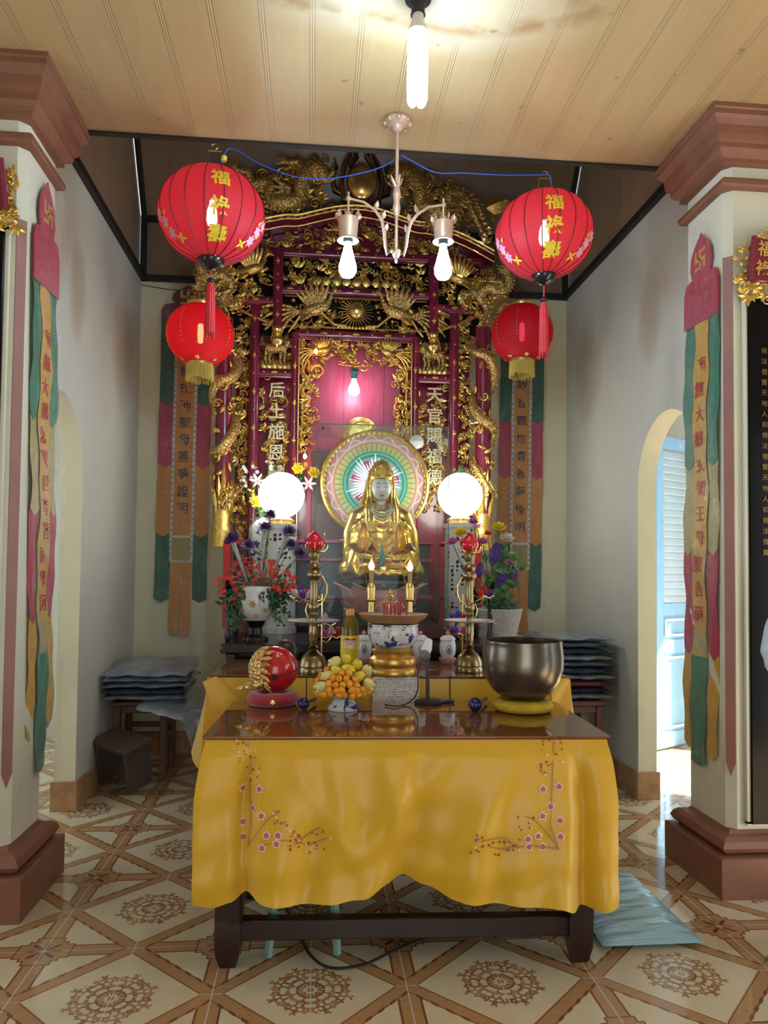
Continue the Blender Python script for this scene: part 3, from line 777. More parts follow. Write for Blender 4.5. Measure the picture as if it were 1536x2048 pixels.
def c_sprig(mb, F, L, n=5, s=1):
    pts = [F @ Vector((L*t, s*L*.18*math.sin(2.6*t), L*.05)) for t in [i/8 for i in range(9)]]
    mb.tube(pts, [L*.035*(1-.6*i/8) for i in range(9)], 5)
    for i in range(n):
        t = (i+.6)/n; p = Vector((L*t, s*L*.18*math.sin(2.6*t), L*.05))
        for sg in (1, -1): c_leaf(mb, F @ T3(*p) @ R3(z=sg*(.9-.2*t)), L*.3*(1-.3*t))
    c_leaf(mb, F @ T3(L, s*L*.18*math.sin(2.6), L*.05), L*.28)
def c_bird(mb, F, S, s=1):
    """phoenix, S = body length, facing s"""
    G = F @ Matrix.Diagonal((s, 1, 1, 1))
    g = lambda x, y, z=0.: G @ Vector((x*S, y*S, z*S))
    mb.tube([g(-.5, -.05, .1), g(-.3, -.08, .2), g(0, 0, .25), g(.28, .12, .22), g(.42, .32, .2), g(.46, .52, .2), g(.56, .62, .2)], [S*.05, S*.14, S*.19, S*.15, S*.08, S*.065, S*.07], 8)
    mb.sph(g(.58, .64, .2), S*.085, 8, 6); mb.tube([g(.62, .64, .2), g(.80, .58, .2)], [S*.04, S*.005], 6)
    for i in range(3): mb.leaf(G @ T3(.53*S, .70*S, .2*S) @ R3(z=1.2+.4*i), S*.2, S*.06, S*.03)
    for sg, x0, y0, a0, a1, L in ((1, .12, .1, 1.15, 2.5, .85), (1, -.05, -.05, -.7-PI*.5, -.2-PI*.6, .5)):
        for i in range(7):
            t = i/6; a = a0+(a1-a0)*t
            mb.leaf(G @ T3((x0-.25*t)*S, y0*S, (.28-.02*i)*S) @ R3(z=a) @ R3(y=-.2), S*L*(1-.35*abs(t-.35)), S*.15, S*.05, .12, 5)
    for i in range(5):
        a = PI+.35-.22*i; pts = [g(-.45, -.05, .12)]+[g(-.45+math.cos(a+.12*j)*.25*j, -.05+math.sin(a+.12*j)*.25*j+.03*j*j*(i-2)*.12, .12) for j in range(1, 6)]
        mb.tube(pts, [S*.04, S*.05, S*.045, S*.05, S*.06, S*.01], 6)
def c_head(mb, F, S):
    """dragon head looking along local +x"""
    g = lambda x, y, z=0.: F @ Vector((x*S, y*S, z*S))
    mb.sph((0, 0, 0), (S*.42, S*.34, S*.34), 12, 8, F)
    mb.tube([g(.1, .05), g(.5, .08), g(.8, .12), g(.98, .22)], [S*.33, S*.25, S*.2, S*.15], 8)
    mb.tube([g(.1, -.22), g(.5, -.34), g(.85, -.36), g(.98, -.28)], [S*.2, S*.14, S*.1, S*.05], 7)
    for z in (-.2, .2):
        mb.sph(g(.33, .30, z), S*.12, 8, 6); mb.sph(g(.95, .36, z*.6), S*.09, 7, 5)
        mb.tube([g(-.05, .28, z), g(-.35, .6, z*1.6), g(-.75, .75, z*2), g(-.95, 1.0, z*2.2)], [S*.1, S*.08, S*.06, S*.015], 6)
        mb.tube([g(.95, .05, z), g(1.2, -.1, z*2), g(1.25, -.4, z*2.4), g(1.5, -.55, z*2.4)], [S*.04, S*.035, S*.03, S*.01], 5)
        mb.leaf(F @ T3(-.2*S, 0, z*S) @ R3(z=2.6), S*.6, S*.3, S*.08)
    for i in range(7):
        mb.leaf(F @ T3(-.2*S, (.25-.1*i)*S, S*.1*(i % 2)) @ R3(z=2.5+.25*i), S*(.6+.15*(i % 3)), S*.2, S*.07, .15)
def c_dragon(mb, pts, r, spikes=True, head=None, legs=(), out=(0, -1, 0)):
    """pts: world points from tail to neck; r: thickest radius"""
    q = [Vector(p) for p in pts]; P_ = []
    for i in range(len(q)-1):
        p0, p1, p2, p3 = q[max(i-1, 0)], q[i], q[i+1], q[min(i+2, len(q)-1)]
        for j in range(5):
            t = j/5; P_.append(.5*((2*p1)+(p2-p0)*t+(2*p0-5*p1+4*p2-p3)*t*t+(3*p1-p0-3*p2+p3)*t**3))
    P_.append(q[-1]); n = len(P_)
    mb.tube(P_, [r*(.25+.75*min(1, 2.2*i/n))*(1-.25*max(0, (i/n-.8)/.2)) for i in range(n)], 10)
    o = Vector(out)
    for i in range(1, n-1):
        t = (P_[i+1]-P_[i-1]).normalized(); sd = t.cross(o); sd = sd.normalized() if sd.length > .01 else Vector((0, 0, 1))
        if spikes:
            F = frame(P_[i]+sd*r*.55, (sd*.8-t*.6).normalized(), t.cross(sd).normalized().cross(sd).normalized()*1., o)
            mb.leaf(look(P_[i]+sd*r*.5, o) @ R3(z=math.atan2(*_loc(look(P_[i], o), sd*.85-t*.55)[::-1])), r*.95, r*.6, r*.2)
    for f in legs:
        i = int(f*(n-1)); b_ = P_[i]; t = (P_[min(i+1, n-1)]-P_[i-1]).normalized(); sd = -t.cross(o).normalized()
        k1 = b_+sd*r*1.5+t*r*.6+o*r*.6; k2 = k1+sd*r*.9-t*r*1.2+o*r*.3
        mb.tube([b_, k1, k2], [r*.6, r*.45, r*.28], 7)
        for g_ in (-.9, -.3, .3, .9):
            d = (sd*math.cos(g_)+t*math.sin(g_)); mb.tube([k2, k2+d*r*.7+o*r*.25, k2+d*r*1.25], [r*.2, r*.16, r*.02], 5)
        for e in range(3): mb.leaf(look(k1, o) @ R3(z=math.atan2(*_loc(look(k1, o), -sd*.2-t)[::-1])+.5*(e-1)), r*2.2, r*.6, r*.2, .1)
    if head:
        t = (P_[-1]-P_[-3]).normalized() if head is True else Vector(head).normalized()
        v = o.cross(t).normalized()
        if v.z < 0: v = -v
        c_head(mb, frame(P_[-1], t, v, o), r*1.55)
def _loc(F, d):
    v = F.to_3x3().inverted() @ Vector(d); return (v.x, v.y)
def c_fill(mb, inside, bb, n, S, seed, kinds='slfc', frm=None, Y=None):
    """scatter scrolls, leaves, flowers and clouds over a region of the plane y = Y"""
    R = random.Random(seed); done = []; tries = 0
    while len(done) < n and tries < n*40:
        tries += 1
        x, z = R.uniform(bb[0], bb[1]), R.uniform(bb[2], bb[3])
        if not inside(x, z): continue
        k = R.choice(kinds); s = S*R.uniform(.7, 1.25)
        if any((x-a)**2+(z-b)**2 < (.62*min(s, c))**2 for a, b, c in done): continue
        done.append((x, z, s))
        F = (frm(x, z) if frm else FACE((x, Y, z))) @ T3(0, 0, R.uniform(0, S*.3))
        G = F @ R3(z=R.uniform(0, 2*PI))
        if k == 's': c_scroll(mb, G, s*.5, R.uniform(1., 1.6), R.choice((-1, 1)), s*.1)
        elif k == 'l':
            for i in range(3): c_leaf(mb, G @ R3(z=(i-1)*.7), s*.85)
        elif k == 'f': c_flower(mb, F @ R3(x=R.uniform(-.4, .4), y=R.uniform(-.4, .4)), s*.5, R.choice((5, 6)))
        elif k == 'c': c_cloud(mb, G, s*.55)
        elif k == 'p': c_sprig(mb, G, s*1.2)
        elif k == 'b': mb.sph(F @ Vector((0, 0, s*.2)), s*.2, 8, 6)

# ------------------------------------------------------------------ the carved altar screen
YS, X0 = 5.45, .290
sh = thing('carved_shrine', 'tall red lacquered shrine with gilded openwork carving against the back wall', 'shrine', (X0, 5.55, 0))
def U(x, y, Y=YS):                     # photo reading on the left half -> (offset from the axis, height)
    p = at(x, y, Y); return (p.x-X0, p.z)
def hz(y, x=712): return at(x, y, YS).z
def bar(mb, u0, z0, u1, z1, th, dep=.06, Y=YS, round_=True):
    a, b_ = Vector((X0+u0, Y, z0)), Vector((X0+u1, Y, z1))
    if round_:
        mb.tube([a, b_], th/2, 14, flat=dep/th if abs(z1-z0) < .01 else dep/th)
    mb.box((0, 0, 0), ((b_-a).length, th*.9, dep*.7), frame((a+b_)/2+Vector((0, dep*.35, 0)), (b_-a).normalized(), Vector((0, -1, 0)).cross((b_-a).normalized()), (0, -1, 0)), b=.004)
def studs(mb, u0, z0, u1, z1, n, r=.010, Y=YS-.035):
    for i in range(n):
        t = (i+.5)/n; F = FACE((X0+u0+(u1-u0)*t, Y, z0+(z1-z0)*t))
        if i % 2 == n//2 % 2:
            vert = abs(z1-z0) > abs(u1-u0)
            for a in range(4): mb.leaf(F @ R3(z=a*PI/2), r*(2.4 if (a % 2 == (1 if vert else 0)) else 1.4), r*1.4, r*.5)
        mb.sph(F @ Vector((0, 0, 0)), (r*.6, r*.6, r*.6), 8, 5)
M_ = {}
for nm, x, y in (('col', 453, 690), ('colb', 453, 1088), ('s0', 474, 800), ('s1', 497, 800), ('pA', 508, 800), ('t0', 519, 800), ('t1', 580, 800), ('pB', 589, 800),
                 ('g', 597, 800), ('n1', 630, 800), ('pC', 556, 600), ('pD', 455, 550), ('a0', 570, 620), ('r3', 468, 602), ('b0', 465, 550), ('b1', 546, 550)):
    M_[nm] = U(x, y)
z_ = {k: hz(y) for k, y in dict(T4=512, T4b=524, cb=580, T2=588, T3=612, A0=598, A1=660, T1=672, T1b=682, tp0=673, tpr=752, tpb=935, sm=668, floor=1180).items()}
for y in ('T4', 'T2', 'T3'): pass
ZB = .45
# backing boards
mb = MB(); u = M_['s0'][0]-.01
mb.box((X0, 5.58, (ZB+z_['T1'])/2), (2*abs(u)+.02, .03, z_['T1']-ZB)); part('back_panel', mb, m_lacq, sh, smooth=False)
un = M_['n1'][0]
m_plank = Mat('red niche planks', (.33, .025, .06), .35)
_, ox, oy, oz = m_plank.co('World')
_g = m_plank.ramp(m_plank.noise(5, 5, .7, which='World', stretch=(6, 1, .7)), .35, .75)
m_plank.set('Base Color', m_plank.mix(((ox-.055)/.305).fract().near(.5, .006), m_plank.mix(_g*.7, (.38, .028, .075), (.45, .13, .22)), (.03, .004, .01))); m_plank.set('Roughness', _g*.25+.3); m_plank = m_plank.m
mb = MB(); mb.box((X0, 5.54, (1.0+z_['T1'])/2), (2*abs(un)+.1, .02, z_['T1']-1.0)); part('niche_boards', mb, m_plank, sh, smooth=False)
mb = MB(); uo = abs(M_['pD'][0])
mb.box((X0, 5.53, (z_['T1']+z_['T4'])/2), (2*uo, .02, z_['T4']-z_['T1'])); 
part('fret_backing', mb, m_blacklac, sh, smooth=False)
# posts and rails
def side_posts(nm, th, z0, z1, st=0, Y=YS, dep=.07):
    for s in (-1, 1):
        mb = MB(); bar(mb, s*abs(M_[nm][0]), z0, s*abs(M_[nm][0]), z1, th, dep, Y)
        if st: mb.k = 1; studs(mb, s*abs(M_[nm][0]), z0+.04, s*abs(M_[nm][0]), z1-.04, st, .011, Y-dep/2-.002)
        part('post', mb, [m_lacq, m_gold], sh)
side_posts('pA', .074, ZB, z_['T3']-.03, 21); side_posts('pB', .062, ZB, z_['T1'], 19); side_posts('pC', .078, z_['A1']-.02, z_['T4'], 5, YS-.03); side_posts('pD', .06, z_['T3'], z_['T4'], 3)
def rail(u0, u1, zz, th, st=0, Y=YS, dep=.07):
    mb = MB(); bar(mb, u0, zz, u1, zz, th, dep, Y)
    if st: mb.k = 1; studs(mb, u0+.03, zz, u1-.03, zz, st, .011, Y-dep/2-.002)
    part('rail', mb, [m_lacq, m_gold], sh)
uc, ub, ur = abs(M_['pC'][0]), abs(M_['pB'][0]), abs(M_['r3'][0])
rail(-uo, uo, z_['T4'], .055, 13); rail(-uc, uc, z_['T2'], .05, 9, YS-.02); rail(-ub, ub, z_['T1'], .045, 7)
for s in (-1, 1):
    rail(min(s*ur, s*uc), max(s*ur, s*uc), z_['T3'], .055, 3, YS-.02)
    rail(min(s*abs(M_['pA'][0]), s*ub), max(s*abs(M_['pA'][0]), s*ub), z_['tpr'], .04, 3)
mb = MB()                              # thin gilt fillets round the openings
def fillet(pts, r=.006, Y=YS-.03): mb.tube([(X0+a, Y, b_) for a, b_ in pts], r, 6, closed=True)
ug = abs(M_['g'][0])
fillet([(-ug, ZB+.6), (-ug, z_['T1b']-.01), (ug, z_['T1b']-.01), (ug, ZB+.6)])
ua = abs(M_['a0'][0]); fillet([(-ua, z_['A1']), (-ua, z_['A0']-.01), (ua, z_['A0']-.01), (ua, z_['A1'])])
part('fillets', mb, m_goldp, sh)
# pendant knobs under the middle posts
for s in (-1, 1):
    mb = MB(); zt = z_['A1']-.02
    mb.lathe([(.0, zt), (.036, zt), (.040, zt-.02), (.026, zt-.035), (.034, zt-.05), (.022, zt-.06), (.036, zt-.075), (.047, zt-.10), (.036, zt-.13), (.014, zt-.145), (0, zt-.16)], 20, (X0+s*uc, YS-.05, 0)); part('pendant_knob', mb, m_goldp, sh)
# ---- openwork panels
def box_in(a, b_, c, d): return lambda x, z: a < x < b_ and c < z < d
# panel with the sun and two long-tailed birds
mb = MB(); zc = (z_['A0']+z_['A1'])/2+.0
c_fill(mb, lambda x, z: (abs(x-X0) > .14 or z > 9) and abs(x-X0) < ua-.03 and z_['A1'] < z < z_['A0']-.02, (X0-ua, X0+ua, z_['A1'], z_['A0']), 60, .085, 5, 'slsbbl', Y=YS+.045)
part('fret_carving', mb, m_gold, sh, ang=60)
for s in (-1, 1):
    mb = MB(); c_bird(mb, FACE((X0+s*.30, YS-.01, zc+.0)), .24, -s); part('carved_bird', mb, m_scale, sh, ang=60)
    mb = MB(); pts = [(s*.07, z_['A1']+.015), (s*.16, z_['A1']+.02), (s*.25, zc-.02), (s*.34, zc-.01), (s*.42, zc-.05), (s*.47, z_['A1']-.01), (s*.5, z_['A1']-.05)]
    mb.tube([(X0+a, YS-.04, b_) for a, b_ in pts], [.012, .014, .014, .014, .014, .012, .008], 8, flat=.8); part('carved_branch', mb, m_gold, sh)
mb = MB(); sc_ = Vector((X0, YS-.05, zc+.01)); mb.sph(sc_, (.062, .05, .062), 20, 12); part('sun_ball', mb, m_goldp, sh)
mb = MB()
for i in range(28):
    a = 2*PI*i/28; d = Vector((math.cos(a), 0, math.sin(a))); mb.tube([sc_+d*.06+Vector((0, .03, 0)), sc_+d*(.125+.012*(i % 2))+Vector((0, .03, 0))], [.0055, .003], 5)
for i in range(11): mb.sph((X0-.13+.026*i, YS-.04, z_['A1']+.0+.012*abs(i-5)/5), (.014, .014, .012), 8, 5)
part('sun_rays', mb, m_goldp, sh)
# centre panel above
mb = MB(); c_fill(mb, box_in(X0-uc+.07, X0+uc-.07, z_['T2']+.03, z_['T4']-.03), (X0-uc, X0+uc, z_['T2'], z_['T4']), 70, .10, 6, 'fflsspc', Y=YS+.04)
for i in range(9): c_leaf(mb, FACE((X0-.28+.07*i, YS-.01, z_['T2']+.05)) @ R3(z=PI/2+(i-4)*-.12), .075, .07)
part('flower_carving', mb, m_gold, sh, ang=60)
for s in (-1, 1):
    cu = s*(abs(M_['b0'][0])+abs(M_['b1'][0]))/2
    mb = MB(); c_bird(mb, FACE((X0+cu, YS-.02, (z_['T4']+z_['T3'])/2+.02)), .20, -s)
    part('carved_bird', mb, m_gold, sh, ang=60)
    mb = MB(); c_fill(mb, box_in(X0+cu-.13, X0+cu+.13, z_['T3']+.05, z_['T4']-.05), (X0+cu-.13, X0+cu+.13, z_['T3'], z_['T4']), 22, .085, 8+s, 'lsfp', Y=YS+.03); part('fret_carving', mb, m_gold, sh, ang=60)
    # little bracket panels under the side rails
    b0, b1 = s*ur, s*(uc-.045)
    mb = MB(); lim = lambda x, z: z > z_['sm']+.17*max(0., min(1., 1-(abs(x-X0)-abs(b1))/(abs(b0)-abs(b1))))*0+.0+(.16*((abs(x-X0)-abs(b1))/(abs(b0)-abs(b1))))
    c_fill(mb, lim, (min(X0+b0, X0+b1), max(X0+b0, X0+b1), z_['sm'], z_['T3']-.04), 14, .075, 20+s, 'fsl', Y=YS+.02); part('bracket_carving', mb, m_gold, sh, ang=60)
    mb = MB(); mb.tube([(X0+b0, YS-.02, z_['T3']-.05), (X0+(b0*.65+b1*.35), YS-.02, z_['T3']-.11), (X0+(b0*.3+b1*.7), YS-.02, z_['sm']+.05), (X0+b1, YS-.02, z_['sm'])], .012, 8); part('bracket_edge', mb, m_goldp, sh)
# carved strips beside the posts
for s in (-1, 1):
    a, b_ = sorted((s*abs(M_['s0'][0]), s*abs(M_['s1'][0]))); z0, z1 = hz(1085), z_['T3']-.06
    mb = MB(); c_fill(mb, box_in(X0+a, X0+b_, z0, z1), (X0+a, X0+b_, z0, z1), 170, .075, 30+s, 'lsplfc', Y=YS+.06); part('vine_carving', mb, m_gold, sh, ang=60)
# text panels
m_paleg = simple('pale gilt lettering', (.86, .78, .50), .35, .6)
for s, txt in ((-1, '后土施恩靈'), (1, '天官賜福德')):
    a, b_ = sorted((s*abs(M_['t0'][0]), s*abs(M_['t1'][0]))); um = (a+b_)/2; z0, z1 = hz(1010), z_['tpr']-.03
    mb = MB(); c_fill(mb, box_in(X0+a+.02, X0+b_-.02, z0, z1-.04), (X0+a, X0+b_, z0, z1), 60, .08, 40+s, 'flpsl', Y=5.55)
    mb.tube([(X0+b_-.04, 5.54, z0), (X0+b_-.045, 5.54, z0+.25), (X0+b_-.035, 5.54, z0+.33)], [.02, .017, .014], 8)
    part('blossom_carving', mb, m_gold, sh, ang=60)
    mb = MB()
    for i, ch_ in enumerate(txt):
        put_text(mb, ch_, FACE((X0+um+.012, 5.49, z1-.085-i*(.155))), .125, .10, .010)
    part('lettering', mb, m_paleg, sh, smooth=False)
    # animal panel above
    mb = MB(); zm0, zm1 = z_['tpr']+.03, z_['T1']-.02
    c_fill(mb, box_in(X0+a+.01, X0+b_-.01, zm0, zm1), (X0+a, X0+b_, zm0, zm1), 16, .08, 50+s, 'lsl', Y=5.55)
    for i in range(6): c_leaf(mb, FACE((X0+a+.03+i*.034, 5.52, zm0+.01)) @ R3(z=PI/2+.3*(2.5-i)/2.5), .07, .05)
    part('fret_carving', mb, m_gold, sh, ang=60)
    mb = MB(); F = FACE((X0+um, 5.50, (zm0+zm1)/2+.02))
    g = lambda x, y, z=0.: F @ Vector((x*s, y, z))
    mb.tube([g(-.075, .02), g(-.03, .03, .01), g(.03, .02, .01), g(.07, .03)], [.03, .042, .04, .03], 8); mb.sph(g(-.085, .055, .02), .034, 10, 7); mb.sph(g(-.115, .045, .02), .018, 8, 6)
    for x in (-.07, -.04, .04, .07): mb.tube([g(x, 0), g(x+.008, -.06), g(x-.004, -.10)], [.017, .012, .014], 6)
    for i in range(5): mb.leaf(F @ Matrix.Diagonal((s, 1, 1, 1)) @ T3(-.07, .07, .02) @ R3(z=.3+.6*i), .05, .025, .01)
    mb.tube([g(.08, .04), g(.11, .08), (g(.10, .12))], [.012, .016, .004], 6); part('carved_beast', mb, m_scale, sh, ang=60)
# niche edge and apron
z0, z1 = hz(900), z_['T1b']-.02
for s in (-1, 1):
    a, b_ = sorted((s*ug, s*(abs(un)+.005)))
    mb = MB(); c_fill(mb, lambda x, z: True, (X0+a, X0+b_, z0, z1), 46, .085, 60+s, 'flspcf', Y=YS+.03)
    mb.tube([(X0+s*(ug-.02), YS+.02, z0), (X0+s*(ug-.035), YS+.02, (z0+z1)/2), (X0+s*(ug-.02), YS+.02, z1)], .010, 6)
    part('niche_carving', mb, m_gold, sh, ang=60)
    mb = MB(); mb.sph((X0+s*(abs(un)+.02), YS-.03, hz(808)), .016, 10, 7); part('glass_bead', mb, simple('red glass bead', (.6, .01, .02), .1, 0, 0, Emission_Strength=0), sh)
mb = MB(); w_ = abs(un)+.02
c_fill(mb, lambda x, z: z > z1-.11-.06*abs(math.cos((x-X0)*9)) , (X0-w_, X0+w_, z1-.18, z1), 46, .085, 66, 'flspb', Y=YS+.03)
c_bird(mb, FACE((X0-.24, YS, z1-.07)), .12, 1); c_bird(mb, FACE((X0+.24, YS, z1-.07)), .12, -1)
for i in range(17): mb.sph((X0-.12+.015*i, YS, z1-.17+.012*abs(i-8)/8), .008, 7, 5)
part('niche_apron', mb, m_gold, sh, ang=60)
# dragon columns
for s in (-1, 1):
    cx_ = X0+s*abs(M_['col'][0]); cy_ = 5.36; z0, z1 = hz(1085), hz(655)
    cm = MB(); cm.lathe([(.058, z0), (.058, z1)], 24, (cx_, cy_, 0)); cm.k = 1
    mb = MB(); mb.lathe([(0, z0-.05), (.075, z0-.05), (.08, z0), (.068, z0+.03), (.078, z0+.06), (.07, z0+.09), (.062, z0+.12), (.066, z0+.2), (.060, z0+.22), (0, z0+.22)], 24, (cx_, cy_, 0))
    for i in range(14):
        a = 2*PI*i/14; mb.leaf(frame((cx_+.06*math.cos(a), cy_+.06*math.sin(a), z0+.16+.04*(i % 3)), (0, 0, 1), (-math.sin(a), math.cos(a), 0), (math.cos(a), math.sin(a), 0)), .16+.05*(i % 4), .035, .014, .1)
    part('column_foot', mb, m_gold, sh, ang=60)
    pts = []
    for i in range(36):
        t = i/35; a = s*(PI*.5+t*4.6*2*PI*.62)+PI; rr = .074+.006*math.sin(i)
        pts.append((cx_+rr*math.cos(a), cy_-rr*math.sin(a)*1., z0+.24+(z1-z0-.32)*t+.03*math.sin(i*.9)))
    mb = MB(); c_dragon(mb, pts, .036, True, (s*.4, -.8, .1), ()); part('column_dragon', mb, m_scale, sh, ang=60)
    mb = cm; R_ = random.Random(70+s)
    for i in range(46):
        a = R_.uniform(PI, 2*PI); zz = R_.uniform(z0+.22, z1); F = frame((cx_+.062*math.cos(a), cy_+.062*math.sin(a), zz), (-math.sin(a), math.cos(a), 0), (0, 0, 1), (math.cos(a), math.sin(a), 0))
        if i % 3 == 0: c_scroll(mb, F @ R3(z=R_.uniform(0, 6)), .035, 1.2, 1, .009)
        else: c_leaf(mb, F @ R3(z=R_.uniform(0, 6)), .07)
    part('column', mb, [m_lacq, m_gold], sh, ang=60)
    # bracket dragons jutting outwards above the columns
    zt = hz(640)
    pts = [(cx_-s*.02, 5.42, zt-.02), (cx_+s*.03, 5.40, zt+.10), (cx_-s*.03, 5.38, zt+.20), (cx_+s*.05, 5.36, zt+.26), (cx_+s*.13, 5.34, zt+.22), (cx_+s*.18, 5.33, zt+.30), (cx_+s*.16, 5.32, zt+.38)]
    mb = MB(); c_dragon(mb, pts, .04, True, (s*.7, -.3, .35), (.35, .7)); part('bracket_dragon', mb, m_scale, sh, ang=60)
    mb = MB(); c_fill(mb, lambda x, z: abs(z-zt-.16)+abs(x-cx_-s*.05)*.9 < .24, (cx_-.2, cx_+.25, zt-.06, zt+.42), 34, .09, 80+s, 'lslcf', Y=5.42); part('bracket_clouds', mb, m_gold, sh, ang=60)
# arch beam: (offset, height of its upper edge), mirrored
zb_ = hz(507)
arch = [(-1.04, zb_+.05), (-.80, zb_+.165), (-.56, zb_+.235), (-.44, zb_+.245), (-.30, zb_+.285), (-.15, zb_+.325), (0, zb_+.34)]
arch = arch+[(-a, b_) for a, b_ in arch[-2::-1]]
def dense(l, n=5):
    out = []
    for i in range(len(l)-1):
        p0, p1, p2, p3 = [Vector(l[max(0, min(len(l)-1, i+k))]) for k in (-1, 0, 1, 2)]
        for j in range(n):
            t = j/n; out.append(.5*((2*p1)+(p2-p0)*t+(2*p0-5*p1+4*p2-p3)*t*t+(3*p1-p0-3*p2+p3)*t**3))
    return out+[Vector(l[-1])]
AR = dense(arch)
mb = MB()
for (th0, th1, y0) in ((.0, .085, YS-.05),):
    vs = [(p.x, p.y-th0) for p in AR]+[(p.x, p.y-th1) for p in AR[::-1]]
    mb.prism([(a, b_) for a, b_ in vs], .09, FACE((X0, 5.49, 0)))
part('arch_beam', mb, m_lacq, sh, ang=30)
mb = MB()
for off, rr in ((0., .009), (.03, .004), (.085, .005)): mb.tube([(X0+p.x, 5.395, p.y-off) for p in AR], rr, 6)
for i in range(0, len(AR)-1, 2):
    p, q = AR[i], AR[i+1]; a = math.atan2(q.y-p.y, q.x-p.x); mb.leaf(FACE((X0+p.x, 5.398, p.y-.030)) @ R3(z=a+PI/2), .022, .045, .006)
part('arch_gilding', mb, m_gold, sh)
mb = MB(); vs = [(p.x, p.y-.08) for p in AR if abs(p.x) < .86]; mb.prism([(-.86, zb_)]+[(a, b_) for a, b_ in vs]+[(.86, zb_)], .02, FACE((X0, 5.53, 0))); part('frieze_board', mb, m_lacq, sh, smooth=False)
top = lambda x: min((abs(p.x-(x-X0)), p.y) for p in AR)[1]
mb = MB(); c_fill(mb, lambda x, z: zb_+.03 < z < top(x)-.11, (X0-.82, X0+.82, zb_, zb_+.3), 90, .085, 90, 'slsplc', Y=5.50); part('frieze_carving', mb, m_gold, sh, ang=60)
# crest: two dragons facing a flaming pearl
pc = at(716, 366, 5.42)
mb = MB(); mb.sph((X0+.03, 5.42, pc.z), (.115, .08, .135), 24, 16); part('pearl', mb, m_goldp, sh)
mb = MB(); xc = X0+.03
for s in (-1, 1):
    for x0_, pts in ((0, [(.02, -.17), (.13, -.13), (.155, 0), (.13, .13), (.085, .22), (.10, .30)]), (1, [(.12, -.1), (.2, -.06), (.22, .04), (.19, .12), (.21, .2)]), (2, [(.03, -.15), (.12, -.2), (.22, -.16), (.29, -.2)]), (3, [(.09, .14), (.04, .22), (.06, .3), (.02, .38)])):
        mb.tube([(xc+s*a, 5.43+.01*x0_, pc.z+b_) for a, b_ in pts], [.02]+[.034]*(len(pts)-3)+[.024, .003], 7, flat=.6)
part('pearl_flames', mb, simple('dull bronze gilding', (.42, .26, .12), .35, 1., .2), sh)
for s in (-1, 1):
    zq = lambda du: top(X0+s*du)+.05
    mb = MB()
    pts = [(.95, .02), (.86, .13), (.80, .24), (.68, .22), (.66, .10), (.56, .05), (.46, .10), (.44, .22), (.37, .30), (.30, .26), (.27, .19)]
    pts = [(X0+.02+s*a, 5.42-.02*(i % 2), zq(a)+b_) for i, (a, b_) in enumerate(pts)]
    c_dragon(mb, pts, .058, True, (-s*.8, -.35, .35), (.2, .52, .75)); part('crest_dragon', mb, m_scale, sh, ang=60)
    mb = MB(); c_fill(mb, lambda x, z: top(x)+.01 < z < top(x)+.40-.24*max(0, abs(x-X0)-.5), tuple(sorted((X0+s*.28, X0+s*1.0)))+(zb_, zb_+.8), 60, .10, 95+s, 'sclslf', Y=5.46); part('crest_clouds', mb, m_gold, sh, ang=60)
e = at(995, 405, 5.42); mb = MB(); mb.leaf(FACE(e-Vector((.09, 0, .05))) @ R3(z=.3), .2, .14, .05, .1); c_scroll(mb, FACE(e-Vector((.05, 0, .02))), .05, 1.2, 1, .014); part('crest_tip', mb, m_gold, sh)
# dark shelf unit with red rails low in the shrine, behind the glass case
zt = hz(1085)
mb = MB(); mb.box((X0+.05, 5.44, (zt+1.0)/2), (1.02, .18, zt-1.0), b=.004); part('shelf_box', mb, simple('dark green black lacquer', (.018, .026, .022), .25), sh, smooth=False)
mb = MB(); mb.box((X0, 5.47, (zt+hz(905))/2), (2*abs(un)+.04, .03, hz(905)-zt), b=.004); part('dark_board', mb, simple('dark brown board', (.085, .05, .04), .4, 0, .3, 5), sh, smooth=False)
for zz in (zt, zt-.13, zt-.40): mb = MB(); mb.box((X0+.05, 5.34, zz), (1.06, .05, .03), b=.005); part('shelf_rail', mb, m_lacq, sh, smooth=False)
for s in (-1, 1):
    mb = MB(); x = X0+s*.90; mb.box((x, 5.30, 1.30), (.05, .05, .62), b=.004); mb.box((x-s*.13, 5.30, 1.60), (.30, .05, .04), b=.004); mb.box((x-s*.13, 5.30, 1.20), (.30, .05, .04), b=.004); mb.box((x-s*.26, 5.30, 1.3), (.04, .05, .62), b=.004)
    part('side_frame', mb, simple('bright red paint', (.55, .02, .025), .35), sh, smooth=False)
